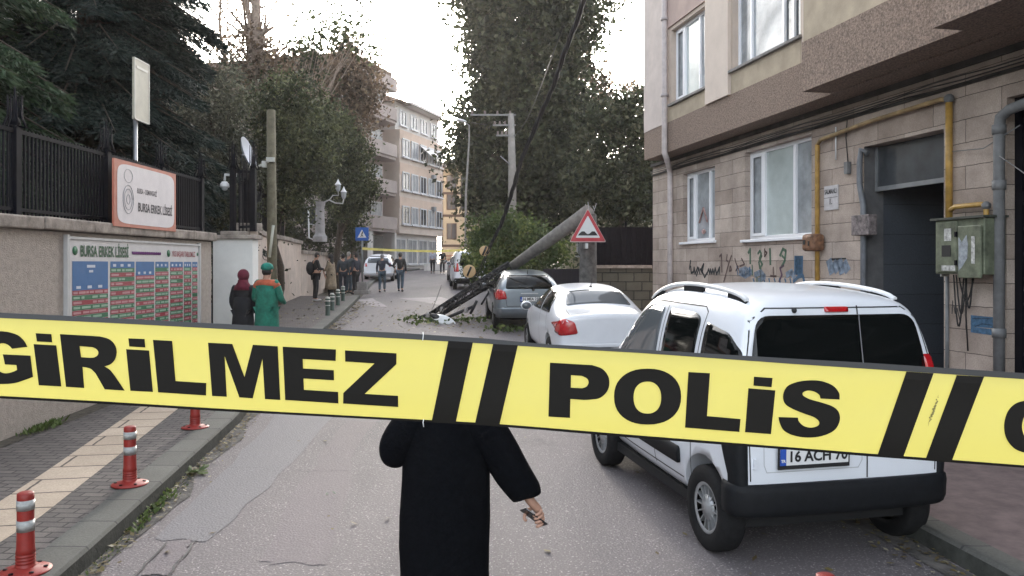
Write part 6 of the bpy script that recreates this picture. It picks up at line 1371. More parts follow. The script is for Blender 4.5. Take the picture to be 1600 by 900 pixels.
D2_ = 42; sl = thing('street_lamp', 'white street lamp head on a slim curved arm left of the crossarms', 'lamp', (X(733, D2_), D2_, G(D2_)))
mb = MB(); mb.tube([(X(727, D2_), D2_, G(D2_)), (X(728, D2_), D2_, Z(300, D2_)), (X(733, D2_), D2_, Z(220, D2_)), (X(733, D2_), D2_, Z(196, D2_)), (X(725, D2_), D2_, Z(190, D2_))], [.07, .06, .045, .04, .03], 8); mb.build('pole', [mat('lamp_pole_grey', (.22, .21, .2), .6, .2, var=.1)], sl)
c = at(720, 188, D2_); mb = MB(); Mr = Matrix.Translation(c) @ Matrix.Rotation(R(12), 4, 'Y'); tmp = MB(); tmp.ell((0, 0, 0), (.32, .14, .075), 8); mb.add([Mr @ Vector(v) for v in tmp.v], tmp.f, 0, True); mb.build('head', [mat('lamp_head_white', (.6, .6, .6), .4, var=0)], sl)
ow = thing('overhead_wires', 'thin wires running from the upright concrete pole towards the buildings', 'wire', (x, D, 8))
for k, (a, b) in enumerate((((770, 181, 41), (560, 60, 62)), ((785, 181, 41), (690, 230, 70)), ((775, 197, 41), (640, 150, 64)), ((800, 213, 41), (880, 40, 15)), ((735, 440, 30), (705, 500, 23)), ((690, 445, 26), (672, 490, 23.5)))):
    A, B_ = at(*a), at(*b); mb = MB(); mb.tube([A.lerp(B_, t) - Vector((0, 0, .5*math.sin(math.pi*t) * (A-B_).length/25)) for t in np.linspace(0, 1, 10)], .012, 4); mb.build('wire', [M['ink']], ow)
# wooden utility pole with dish
D = 16.6; x = X(425, D)
wp = thing('utility_pole', 'weathered wooden utility pole rising behind the person in green overalls', 'pole', (x, D, G(D)))
mb = MB(); mb.tube([(x, D, G(D)), (x, D, 2.6), (x-.02, D, Z(172, D))], [.105, .10, .088], 14); mb.build('shaft', [M['wood']], wp)
mb = MB(); mb.tube([at(427, 352, 16.4), at(421, 402, 16.35)], .03, 8); mb.build('pale_tube', [mat('cream_tube', (.45, .45, .38), .6, var=.1)], wp)
mb = MB(); c = at(424, 250, 16.5); mb.box((c.x-.09, c.y-.06, c.z-.04), (c.x+.07, c.y, c.z+.05)); mb.box((c.x-.17, c.y-.1, c.z-.16), (c.x-.09, c.y, c.z-.03)); mb.build('bracket', [mat('bracket_white', (.5, .5, .46), .5, var=.1)], wp)
ds = thing('satellite_dish', 'white satellite dish on an arm clamped to the wooden utility pole', 'dish', at(383, 242, 16.4))
mb = MB(); mb.tube([at(420, 252, 16.5), at(398, 263, 16.4), at(390, 266, 16.4), at(386, 245, 16.5)], .022, 7); mb.build('arm', [mat('arm_cream', (.42, .42, .36), .5, var=.1)], ds)
c = at(381, 241, 16.35); mb = MB(); prof = [(r_, -.28*(r_**2) / .33) for r_ in np.linspace(0, .34, 9)]
tmp = MB(); tmp.lathe(prof, (0, 0, 0), 28); tmp.lathe([(a, b-.012) for a, b in prof], (0, 0, 0), 28)
Mr = Matrix.Translation(c) @ Vector((.95, -.0, .30)).to_track_quat('-Z', 'Y').to_matrix().to_4x4()
mb.add([Mr @ Vector(v) for v in tmp.v], tmp.f, 0, True); mb.build('reflector', [mat('dish_white', (.72, .74, .8), .7, var=.04)], ds, fix=False)
mb = MB(); mb.tube([at(378, 262, 16.35), at(377, 249, 16.0), at(380, 243, 15.95)], .012, 5); mb.ell(at(380, 243, 15.95), (.035, .05, .035), 6); mb.build('receiver', [M['greypipe']], ds)
# CCTV camera
cv = thing('security_camera', 'white dome security camera on a short arm left of the satellite dish', 'camera', at(352, 288, 16))
mb = MB(); D = 15.9; mb.tube([at(366, 268, D), at(366, 274, D), at(352, 273, D), at(351, 282, D)], .028, 8); mb.box(tuple(at(364, 276, D) - Vector((0, .04, 0))), tuple(at(369, 270, D) + Vector((0, .04, 0)))); mb.build('arm', [M['white']], cv)
mb = MB(); c = at(351, 290, D); mb.lathe([(0, .09), (.05, .08), (.085, .03), (.095, -.02), (.085, -.035), (0, -.035)], c, 18); mb.build('housing', [M['white']], cv)
mb = MB(); mb.ell((c.x, c.y, c.z-.045), (.062, .062, .06), 8); mb.build('dome', [mat('dome_grey', (.5, .52, .54), .15, var=0)], cv)
mb = MB(); mb.tube([at(368, 340, D), at(367, 268, D)], .02, 6); mb.build('post', [M['iron']], cv)
# white lamp column with ornate arms
D = 31; x = X(500, D)
lc = thing('lamp_column', 'white fluted column with ornate lanterns above the pinkish wall', 'lamp', (x, D, 3.0))
mb = MB(); pr = [(.28, 2.95), (.28, 3.15), (.22, 3.22), (.19, 3.3), (.17, 4.3), (.2, 4.36), (.22, 4.5), (.0, 4.5)]
mb.lathe(pr, (x, D, 0), 12, smooth=False); mb.build('column', [mat('column_white', (.30, .29, .29), .7, var=.1, scale=6)], lc)
mb = MB(); mb.tube([(x-.15, D-.1, 3.0), (x-.4, D-.1, 3.1), (x-.42, D-.1, 4.2)], .03, 6); mb.build('side_post', [M['white']], lc)
mb = MB(); a = Vector((x+.1, D, 4.45)); 
mb.tube([a, a+Vector((.25, 0, .12)), a+Vector((.5, 0, .0)), a+Vector((.78, 0, -.02)), a+Vector((.82, 0, .15))], .03, 6); mb.tube([a+Vector((.25, 0, .1)), a+Vector((.4, 0, .3)), a+Vector((.62, 0, .3)), a+Vector((.6, 0, .45))], .02, 6); mb.build('scroll_arm', [mat('arm_pale', (.42, .42, .41), .5, var=.1)], lc)
for dx, dz in ((.82, .16), (.60, .45)):
    mb = MB(); c = a + Vector((dx, 0, dz)); mb.lathe([(.05, 0), (.09, .08), (.11, .26), (.0, .26)], c, 6, smooth=False); o = mb.build('lantern', [mat('lantern_glass', (.3, .32, .33), .2, var=0)], lc)
    mb = MB(); mb.lathe([(.13, .262), (.06, .36), (.015, .46), (0, .5)], c, 6, smooth=False); mb.build('lantern_cap', [M['white']], o)
# far police tape strung across the street
FT = thing('police_tape', 'thin yellow police tape strung across the street far behind the walkers', 'tape', at(566, 388, 32.4))
top_ = [(566, 386.5, 32.5), (600, 388.5, 33.5), (640, 390, 34.5), (680, 391, 35.5), (725, 389, 36.6)]
mb = MB(); A = [at(px, py, D) for px, py, D in top_]; 
for p, q in zip(A, A[1:]):
    d_ = Vector((0, 0, -.10)); mb.add([p, q, q+d_, p+d_], [(0,1,2,3)])
mb.build('strip', [mat('tape_far_yellow', (.55, .47, .12), .5, var=.15, scale=4)], FT)
# ------------------------------------------------------------------ the near police tape
TOP = [(-3200, 292), (-1000, 430), (-400, 462), (0, 488.4), (160, 496), (320, 504.5), (640, 521), (760, 529), (850, 537.5), (1000, 546), (1250, 561), (1350, 566.5), (1600, 583), (2100, 612), (2700, 640), (4700, 765)]
BOT = [(-3200, 428), (-1000, 566), (-400, 597), (0, 622.5), (160, 631), (320, 641), (640, 658), (760, 665), (850, 672), (1000, 685), (1250, 704), (1350, 712.5), (1600, 731), (2100, 762), (2700, 794), (4700, 922)]
TY = [(-3200, 300), (-1000, 438), (-400, 470), (0, 496.8), (160, 504), (320, 512.5), (640, 530), (760, 537), (850, 543), (1000, 551.5), (1250, 569.5), (1350, 576), (1600, 592.5), (2100, 622), (2700, 650), (4700, 776)]
BY = [(-3200, 424), (-1000, 562), (-400, 593), (0, 618.5), (160, 627), (320, 637), (640, 654.5), (760, 661), (850, 668), (1000, 680.5), (1250, 700), (1350, 708), (1600, 727), (2100, 758), (2700, 790), (4700, 918)]
def ip(T_, x):
    for (a, b), (c, d_) in zip(T_, T_[1:]):
        if x <= c: return b + (d_-b)*(x-a)/(c-a)
    return T_[-1][1]
def TD(px, py):
    v = (py - ip(TOP, px)) / (ip(BOT, px) - ip(TOP, px)); return .70 + .006*math.sin(px/210.0) + .010*math.sin(px/530.+1) + .006*max(0, .12-v)/.12 + .004*math.cos(v*3.1)
def TP(px, py, off=0): return at(px, py, TD(px, py) - off)
tape = thing('police_tape', 'wide yellow tape lettered GİRİLMEZ and POLİS stretched across the foreground', 'tape', TP(800, 600))
TYEL = bpy.data.materials.new('tape_yellow'); TYEL.use_nodes = True; nt_ = TYEL.node_tree; p_ = nt_.nodes['Principled BSDF']
p_.inputs['Base Color'].default_value = (.40, .38, .125, 1); p_.inputs['Roughness'].default_value = .42; p_.inputs['Specular IOR Level'].default_value = .4
tr_ = nt_.nodes.new('ShaderNodeBsdfTranslucent'); tr_.inputs['Color'].default_value = (.62, .57, .12, 1); mx_ = nt_.nodes.new('ShaderNodeMixShader'); mx_.inputs[0].default_value = .38
tcn = nt_.nodes.new('ShaderNodeTexCoord'); nn_ = nt_.nodes.new('ShaderNodeTexNoise'); nn_.inputs['Scale'].default_value = 14; bn_ = nt_.nodes.new('ShaderNodeBump'); bn_.inputs['Strength'].default_value = .5; bn_.inputs['Distance'].default_value = .006
lk(nt_, tcn.outputs['Object'], nn_.inputs['Vector']); lk(nt_, nn_.outputs['Fac'], bn_.inputs['Height']); lk(nt_, bn_.outputs[0], p_.inputs['Normal'])
lk(nt_, p_.outputs[0], mx_.inputs[1]); lk(nt_, tr_.outputs[0], mx_.inputs[2]); lk(nt_, mx_.outputs[0], nt_.nodes['Material Output'].inputs[0])
TBLK = mat('tape_black', (.0075, .0062, .0045), .6, var=.1, scale=8, spec=.15)
xs_ = list(range(-3180, 4681, 20)); 
def band(Ta, Tb, rows, off):
    mb = MB(); vs = []
    for x in xs_:
        a, b = ip(Ta, x), ip(Tb, x)
        for k in range(rows+1): vs.append(TP(x, a+(b-a)*k/rows, off))
    n = rows+1; mb.add(vs, [(i*n+k, i*n+k+1, (i+1)*n+k+1, (i+1)*n+k) for i in range(len(xs_)-1) for k in range(rows)], 0, True); return mb
band(TOP, BOT, 10, 0).build('strip', [TYEL], tape)
band(TOP, TY, 2, .0005).build('border', [mat('tape_border', (.012, .012, .010), .35, var=.1, scale=8, spec=.7)], tape); band(BY, BOT, 2, .0005).build('border', [TBLK], tape)
def z1(x, y): return (x/5, 480+y/5)
def z2(x, y): return (320+x/5, 500+y/5)
def z3(x, y): return (600+x/4, 500+y/4)
def z4(x, y): return (850+x/3.2, 540+y/3.2)
def z5(x, y): return (1250+x/4.5, 540+y/4.5)
def cv_(pts, n=5):      # smooth run through points
    P = [Vector(p) for p in pts]; return [tuple(q) for q in cr(P, n)]
def ell_(cx, cy, rx, ry, n=40, p=2.25): return [(cx + rx*math.copysign(abs(math.cos(a))**(2/p), math.cos(a)), cy + ry*math.copysign(abs(math.sin(a))**(2/p), math.sin(a))) for a in np.linspace(0, 2*math.pi, n, endpoint=False)]
Gc = cv_([(215,310),(190,265),(150,225),(100,203),(40,190),(-30,190),(-110,215),(-170,280),(-195,380),(-180,480),(-120,560),(-40,595),(40,600),(120,592),(190,570),(258,545)]) + [(238,378),(22,368),(38,447),(128,452),(133,490)] + cv_([(133,490),(100,505),(60,515),(20,512),(-30,480),(-55,400),(-40,320),(0,285),(40,285),(70,300),(95,325)])[1:]
GL = [(z1, [Gc]), (z1, [[(278,203),(402,210),(408,275),(288,268)]]), (z1, [[(262,288),(440,298),(480,620),(303,610)]]),
 (z1, [[(468,210),(700,223)] + cv_([(780,228),(850,248),(895,290),(912,345),(900,405),(865,445),(815,463)]) + cv_([(820,464),(860,490),(900,540)]) + [(975,652),(818,642),(745,515)] + cv_([(735,505),(705,480),(645,466)]) + [(658,632),(515,622)], [(622,305),(700,311)] + cv_([(720,312),(750,325),(768,350),(762,375),(735,392),(700,395)]) + [(634,390)]]),
 (z1, [[(1002,243),(1130,248),(1136,315),(1010,307)]]), (z1, [[(985,328),(1165,338),(1195,663),(1018,653)]]), (z1, [[(1195,255),(1345,263),(1372,577),(1612,592),(1610,690),(1235,665)]]),
 (z2, [[(25,177),(215,187),(310,445),(375,193),(570,205),(590,625),(470,618),(450,305),(375,612),(270,605),(155,285),(172,600),(57,593)]]),
 (z2, [[(608,208),(1025,230),(1023,320),(765,305),(768,378),(1008,392),(1010,472),(772,457),(775,545),(1042,562),(1044,652),(628,625)]]),
 (z2, [[(1095,237),(1498,260),(1497,345),(1250,577),(1510,592),(1512,680),(1080,653),(1082,570),(1325,340),(1097,325)]]),
 (z4, [[(30,85),(200,95)] + cv_([(240,97),(290,115),(320,150),(327,190),(315,230),(280,262),(235,270),(200,272)]) + [(132,267),(130,362),(22,355)], [(135,148),(180,151)] + cv_([(190,152),(215,165),(223,185),(212,205),(190,213)]) + [(134,210)]]),
 (z4, [ell_(518,255,168,140), ell_(517,260,69,80)]), (z4, [[(722,132),(830,138),(815,352),(983,367),(977,432),(705,410)]]),
 (z4, [[(1050,155),(1143,162),(1138,208),(1047,200)]]), (z4, [[(1022,213),(1157,224),(1135,443),(1005,433)]]),
 (z4, [[(1478,270)] + cv_([(1478,262),(1475,235),(1445,200),(1390,178),(1330,173),(1265,182),(1215,205),(1195,250),(1205,290),(1240,315),(1300,340),(1350,358),(1375,380),(1370,400),(1335,410),(1300,402),(1275,380),(1270,360)]) + cv_([(1173,357),(1178,385),(1200,425),(1250,450),(1320,460),(1390,452),(1450,425),(1478,380),(1475,335),(1445,305),(1390,285),(1330,268),(1297,250),(1295,235),(1320,225),(1350,230),(1375,245),(1382,265)])])]
lt = MB()
def reloc(x, y, n):      # the same print, n repeats further along the tape
    if n == 0: return x, y
    v = (y - ip(TOP, x)) / (ip(BOT, x) - ip(TOP, x)); x2 = x + 1608*n; return x2, ip(TOP, x2) + v*(ip(BOT, x2) - ip(TOP, x2))
def glyph(loops, off=.0009):
    P = [[Vector((x, y, 0)) for x, y in lp] for lp in loops]; tr = tessellate_polygon(P); flat_ = [p for lp in P for p in lp]
    lt.add([TP(p.x, p.y, off) for p in flat_], [tuple(t) for t in tr])
for rep in (-2, -1, 0, 1, 2):
    for f_, loops in GL:
        if rep == 1 and loops[0] is Gc: glyph([[(z1(*p)[0] + 1608, z1(*p)[1] + 108) for p in Gc]])
        else: glyph([[reloc(*f_(*p), rep) for p in lp] for lp in loops])
lt.build('lettering', [TBLK], tape, fix=False)
lt = MB()
for rep in (-2, -1, 0, 1, 2):
  for f_, q in ((z3, [(402,130),(556,140),(448,642),(298,632)]), (z3, [(682,150),(837,158),(720,662),(568,650)]), (z5, [(748,183),(940,195),(725,787),(545,770)]), (z5, [(1102,208),(1295,218),(1068,810),(883,797)])):
    a, b, c, d_ = [Vector(reloc(*f_(*p), rep)) for p in q]
    vs = []
    for k in range(13): t = k/12; l = a.lerp(d_, t); r_ = b.lerp(c, t); vs += [TP(l.x, l.y, .0009), TP(r_.x, r_.y, .0009)]
    lt = MB(); lt.add(vs, [(2*k, 2*k+1, 2*k+3, 2*k+2) for k in range(12)]); lt.build('stripe', [TBLK], tape, fix=False)
lt = MB(); rr = random.Random(3)
for k in range(26):
    t = k/25; cx_, cy2 = z5(975-75*t, 350+210*t); s = 1.6*math.sin(math.pi*t)+.6; dx, dy = rr.uniform(-1.5, 1.5), rr.uniform(-1, 1)
    lt.add([TP(cx_+dx-s, cy2+dy, .0009), TP(cx_+dx, cy2+dy-s, .0009), TP(cx_+dx+s, cy2+dy+.4, .0009), TP(cx_+dx, cy2+dy+s, .0009)], [(0,1,2,3)])
lt.build('scuff', [mat('scuff_grey', (.22, .2, .06), .6, var=.2)], tape, fix=False)
lt = MB(); lt.tube([TP(661, 519, .003), TP(661.5, 524, .004), TP(660.5, 532, .003)], .0004, 5); lt.tube([TP(662, 655, .003), TP(661, 660, .004), TP(662, 667, .003)], .0004, 5); lt.build('thread', [M['white']], tape)
# ------------------------------------------------------------------ people
def skinned(verts, edges, radii, levels=1, root=0):
    bm = bmesh.new(); L_ = bm.verts.layers.skin.verify(); vs = []
    for i, v in enumerate(verts):
        b = bm.verts.new(v); q = radii[i]; b[L_].radius = (q, q) if not hasattr(q, '__len__') else q; b[L_].use_root = (i == root); vs.append(b)
    for a, b in edges: bm.edges.new((vs[a], vs[b]))
    me = bpy.data.meshes.new('s'); bm.to_mesh(me); bm.free(); o = bpy.data.objects.new('s', me); col.objects.link(o)
    m = o.modifiers.new('k', 'SKIN'); m.use_smooth_shade = True; s_ = o.modifiers.new('u', 'SUBSURF'); s_.levels = levels; s_.render_levels = levels
    r_ = eval_mesh(o); bpy.data.objects.remove(o)
    for p in r_.polygons: p.use_smooth = True
    return r_
def loft(rings, n=20, name='', closed=True):
    """rings: (z, cx, cy, rx, ry)"""
    mb = MB(); vs = []
    for (z, cx_, cy2, rx, ry) in rings:
        for k in range(n): a = 2*math.pi*k/n; vs.append((cx_+rx*math.cos(a), cy2+ry*math.sin(a), z))
    mb.add(vs, [(i*n+k, i*n+(k+1)%n, (i+1)*n+(k+1)%n, (i+1)*n+k) for i in range(len(rings)-1) for k in range(n)], 0, True)
    if closed: mb.add(vs[:n], [tuple(range(n))]); mb.add(vs[-n:], [tuple(range(n))])
    return mb
HAIRK = mat('dark_hair', (.012, .010, .009), .6, var=.2, scale=40); SHOE = mat('shoe_dark', (.015, .014, .014), .6, var=.1)
_cl = {}
def cloth(c, nm):
    k = (nm, c)
    if k not in _cl: _cl[k] = mat(nm, c, .85, var=.22, scale=9, bump=.35, bscale=14)
    return _cl[k]
def person(label, x, y, h, face, top, legs, pose=None, head='hair', headc=None, skirt=None, base=0, shoe=None, bulk=1.0, group=None, coat=None, scarf=False):
    """face: rotation of the body about z, 0 looks away from the camera"""
    s = h/1.75; t = thing('person', label, 'person', (x, y, G(y)+base), face, group)
    J = dict(pel=(0,0,.95), sp=(0,0,1.12), ch=(0,.01,1.32), nk=(0,0,1.49), h0=(0,.015,1.57), h1=(0,.02,1.65), h2=(0,.01,1.70))
    for q, sg in (('l', -1), ('r', 1)):
        J.update({'hip'+q: (sg*.09,0,.90), 'kn'+q: (sg*.10,.02,.50), 'an'+q: (sg*.10,-.02,.09), 'to'+q: (sg*.11,.12,.045), 'sh'+q: (sg*.18,0,1.42), 'el'+q: (sg*.23,-.02,1.15), 'wr'+q: (sg*.24,.05,.92), 'hd'+q: (sg*.24,.08,.83)})
    J.update(pose or {}); J = {k: Vector(v)*s for k, v in J.items()}
    K = list(J); ix = {k: i for i, k in enumerate(K)}
    E = [('pel','sp'),('sp','ch'),('ch','nk'),('nk','h0'),('h0','h1'),('h1','h2')]
    for q in 'lr': E += [('pel','hip'+q),('hip'+q,'kn'+q),('kn'+q,'an'+q),('an'+q,'to'+q),('ch','sh'+q),('sh'+q,'el'+q),('el'+q,'wr'+q),('wr'+q,'hd'+q)]
    Rd = dict(pel=.12, sp=.115, ch=.125, nk=.052, h0=.075, h1=.088, h2=.062)
    for q in 'lr': Rd.update({'hip'+q: .085, 'kn'+q: .055, 'an'+q: .038, 'to'+q: .032, 'sh'+q: .058, 'el'+q: .04, 'wr'+q: .028, 'hd'+q: .030})
    me = skinned([J[k] for k in K], [(ix[a], ix[b]) for a, b in E], [Rd[k]*s for k in K]); add_mesh('body', me, [M['skin']], t)
    def sub(keys, grow, name, mt, shrink=None):
        kk = [k for k in K if k in keys]; jx = {k: i for i, k in enumerate(kk)}; ee = [(jx[a], jx[b]) for a, b in E if a in jx and b in jx]
        me = skinned([J[k] for k in kk], ee, [(Rd[k]+grow*(shrink or {}).get(k, 1))*s*bulk for k in kk], 1, jx[kk[0]]); return add_mesh(name, me, [mt], t)
    sub(('pel','sp','ch','shl','ell','wrl','shr','elr','wrr'), .022, 'jacket', top, {'wrl': .5, 'wrr': .5, 'pel': 1.3})
    sub(('pel','hipl','knl','anl','hipr','knr','anr'), .02, 'trousers', legs)
    for q in 'lr':
        a = J['an'+q]; b = J['to'+q]; mb = MB(); c = (a+b)/2; mb.ell((c.x, c.y+.01, min(c.z, b.z)), (.05*s, .14*s, .045*s), 7); mb.build('shoe', [shoe or SHOE], t, world=False)
    if skirt:
        z0, z1_, w0, w1, mt = skirt; p = J['pel']; rr_ = []
        for k in range(7): f = k/6; rr_.append(((z1_+(z0-z1_)*f)*s, p.x*(1-f), p.y*(1-f), (w1+(w0-w1)*f)*s, (w1*.8+(w0*.85-w1*.8)*f)*s))
        loft(rr_).build('coat_skirt', [mt], t, world=False)
    c = J['h1']
    if head == 'hair':
        mb = MB(); mb.ell(c + Vector((0, -.018, .012))*s, (.088*s, .098*s, .105*s), 8); mb.ell(c + Vector((0, -.035, -.03))*s, (.078*s, .07*s, .085*s), 8); mb.build('hair', [headc or HAIRK], t, world=False)
    elif head == 'long':
        mb = MB(); mb.ell(c + Vector((0, -.02, .015))*s, (.095*s, .10*s, .11*s), 8); mb.ell(c + Vector((0, -.06, -.13))*s, (.10*s, .06*s, .17*s), 8); mb.build('hair', [headc or HAIRK], t, world=False)
    elif head == 'cap':
        mb = MB(); mb.ell(c + Vector((0, -.01, .045))*s, (.108*s, .115*s, .085*s), 8); mb.lathe([(.1*s, .03*s), (.115*s, .0), (.1*s, -.02*s)], c + Vector((0, -.01, .03))*s, 20); mb.build('cap', [headc], t, world=False)
        mb = MB(); mb.ell(c + Vector((0, -.025, -.03))*s, (.087*s, .082*s, .08*s), 8); mb.build('hair', [HAIRK], t, world=False)
    elif head == 'scarf':
        mb = MB(); mb.ell(c + Vector((0, -.012, .01))*s, (.112*s, .112*s, .125*s), 10); mb.add(loft([((1.68-.10)*s, c.x, c.y-.02, .095*s, .10*s), ((1.58-.05)*s, c.x*.7, c.y*.7-.015, .10*s, .105*s), (1.46*s, 0, -.005, .155*s, .12*s), (1.38*s, 0, 0, .20*s, .14*s)]).v, loft([(0,0,0,1,1)]*4).f, 0, True); mb.build('headscarf', [headc], t, world=False)
    # face
    mb = MB(); f = c + Vector((0, .075, -.005))*s; mb.ell(f + Vector((0, .022, -.02))*s, (.012*s, .016*s, .02*s), 5)
    if head in ('hair', 'cap'):
        for sg in (-1, 1): mb.ell(c + Vector((sg*.086, -.005, -.01))*s, (.012*s, .022*s, .03*s), 5)
    mb.build('face', [M['skin']], t, world=False); mb = MB()
    for sg in (-1, 1): mb.ell(f + Vector((sg*.032, .008, .01))*s, (.013*s, .006*s, .008*s), 5)
    mb.ell(f + Vector((0, .008, -.052))*s, (.022*s, .006*s, .006*s), 5); mb.build('eye', [mat('eye_dark', (.05, .02, .02), .4, var=0)], t, world=False)
    return t
K_ = cloth((.012, .012, .015), 'black_cloth'); NV = cloth((.025, .03, .045), 'navy_cloth'); JN = cloth((.05, .075, .10), 'jeans'); GN = cloth((.015, .16, .11), 'green_overall'); OR = cloth((.52, .12, .06), 'orange_yoke'); MR = cloth((.13, .012, .03), 'maroon_scarf'); KH = cloth((.24, .19, .13), 'beige_cloth'); GT = cloth((.045, .055, .065), 'grey_teal_cloth'); LV = cloth((.42, .42, .5), 'pale_shirt')
# two women by the white pillar
D = 14.0
person('person with dark red headscarf and long black coat standing by the white pillar', X(380, D), D, 1.60, R(-8), K_, K_, dict(wrl=(-.22,.16,.92), hdl=(-.2,.22,.86)), 'scarf', MR, (.12, 1.25, .27, .17, K_), .13)
gwm = person('person in green work coat with orange shoulders and green cap near the white pillar', X(417, D-.2), D-.2, 1.72, R(-14), GN, GN, dict(elr=(.27,.02,1.13), wrr=(.20,.26,1.06), hdr=(.12,.32,1.06), ell=(-.26,.02,1.13), wrl=(-.2,.22,1.06)), 'cap', cloth((.02, .20, .15), 'green_cap'), (.35, 1.36, .235, .19, GN), .13)
o = skinned([Vector(v)*1.72/1.75 for v in ((0,0,1.34),(0,0,1.43),(-.18,0,1.42),(.18,0,1.42),(-.225,0,1.30),(.225,0,1.30),(0,.0,1.475))], [(0,1),(1,2),(1,3),(2,4),(3,5),(1,6)], [.155,.12,.088,.088,.072,.072,.07]); add_mesh('shoulder_yoke', o, [OR], gwm)
# pair chatting against the pinkish wall
D = 28.6
person('person in black with backpack looking down beside the pinkish wall', X(493, D), D, 1.76, R(-60), K_, K_, dict(h0=(0,.05,1.56), h1=(0,.07,1.63), h2=(0,.07,1.68), elr=(.22,.08,1.16), wrr=(.12,.26,1.14), hdr=(.08,.3,1.15), ell=(-.22,.08,1.16), wrl=(-.12,.26,1.14)), 'hair', None, None, .13, cloth((.45, .45, .45), 'white_shoe'))
pk = person('person in long beige coat with dark hair beside the one in black with backpack', X(517, D+.5), D+.5, 1.66, R(75), KH, K_, dict(elr=(.22,.08,1.16), wrr=(.12,.26,1.14), ell=(-.22,.08,1.16), wrl=(-.12,.26,1.14)), 'long', None, (.42, 1.3, .26, .19, KH), .13)
bpk = MB(); D = 28.6; c = Vector((X(485, D), D-.05, G(D)+.13+1.18)); bpk.ell(c, (.14, .16, .24), 8); props(bpk.build('backpack', [cloth((.02, .02, .024), 'pack_cloth')]), 'black backpack on the back of the person by the pinkish wall', 'backpack')
# trio in the shade behind the crossing sign
for px, D, h, f, tp, lg, lab, hd in ((536, 33.8, 1.70, 20, GT, NV, 'person in grey-teal top, left of the three standing in shade by the crossing sign', 'hair'), (545, 34.4, 1.78, -30, cloth((.07, .085, .09), 'grey_jacket'), JN, 'person in grey jacket, middle of the three standing in shade by the crossing sign', 'hair'), (556, 33.6, 1.74, 60, NV, K_, 'person in dark navy clothes standing right beside the crossing sign pole', 'hair')):
    person(lab, X(px, D), D, h, R(f), tp, lg, None, hd, cloth((.3, .28, .26), 'grey_hair') if px == 545 else None, None, .05)
# two men walking arm on shoulder
D = 35.9
person('person in navy top and jeans walking away, arm reaching to the companion in black', X(597, D), D, 1.70, R(4), NV, JN, dict(elr=(.34,.06,1.26), wrr=(.56,.1,1.20), hdr=(.64,.1,1.19), knr=(.10,.10,.51), anr=(.10,.12,.12), tor=(.11,.26,.07), anl=(-.1,-.10,.1)), 'hair', cloth((.2, .2, .21), 'grey_hair_b'))
person('person in black top and jeans walking away, without anything in hand, left arm bent', X(625, D), D+.1, 1.78, R(-3), K_, JN, dict(anl=(-.1,.14,.12), knl=(-.1,.12,.5), tol=(-.1,.28,.08), anr=(.12,-.22,.16), tor=(.13,-.12,.07), knr=(.1,-.04,.5), ell=(-.3,-.06,1.16), wrl=(-.2,-.16,1.05)), 'hair')
D = 58
person('person in pale shirt and black trousers, left of the two far walkers', X(676, D), D, 1.76, R(0), LV, K_, dict(anl=(-.1,.12,.12), knl=(-.1,.1,.5)), 'hair', cloth((.25, .24, .24), 'grey_hair_c'))
person('person all in black with pale soles, right of the two far walkers', X(691, D-1), D-1, 1.78, R(0), K_, K_, dict(anr=(.1,.12,.12), knr=(.1,.1,.5)), 'hair', None, None, 0, cloth((.45, .45, .45), 'white_shoe_b'))
# ------------------------------------------------------------------ foreground person in the black coat
px0, D = 695, 4.25; cx0 = X(px0, D)
fgp = thing('person', 'person in loose black coat seen from behind, holding a phone in the right hand', 'person', (cx0, D, G(D)), 0)
def rel(px, py, dy=0): return Vector((X(px, D) - cx0, dy, Z(py, D) - G(D)))
BK = mat('black_wool', (.0035, .004, .0055), .95, var=.2, scale=30, bump=.3, bscale=60, spec=.08)
W_ = rel(831, 786); 
# body: one continuous surface with palm
vs = [(0,.02,.9),(0,.02,1.1),(0,.02,1.24),(0,.0,1.38),(0,.03,1.46),(0,.04,1.54),(0,.03,1.60), (-.09,.02,.84),(-.10,.03,.47),(-.10,.0,.09),(-.11,.13,.04),(.09,.02,.84),(.10,.03,.47),(.10,.0,.09),(.11,.13,.04),
      (-.17,.02,1.33), tuple(rel(618, 712)), (-.22,.26,1.24), (.17,.02,1.33), tuple(rel(788, 716)), tuple(W_), tuple(rel(838, 793, .012)), tuple(rel(845, 804, .016))]
es = [(0,1),(1,2),(2,3),(3,4),(4,5),(5,6),(0,7),(7,8),(8,9),(9,10),(0,11),(11,12),(12,13),(13,14),(2,15),(15,16),(16,17),(2,18),(18,19),(19,20),(20,21),(21,22)]
rd = [.12,.11,.12,.05,.07,.085,.06,.085,.055,.04,.035,.085,.055,.04,.035,.06,.042,.03,.06,.042,.026,.026,.024]
me = skinned(vs, es, rd, 2); bmj = bmesh.new(); bmj.from_mesh(me)
def addchain(pts, r0, r1):
    m2 = skinned(pts, [(i, i+1) for i in range(len(pts)-1)], [r0+(r1-r0)*i/(len(pts)-1) for i in range(len(pts))], 1); bmj.from_mesh(m2)
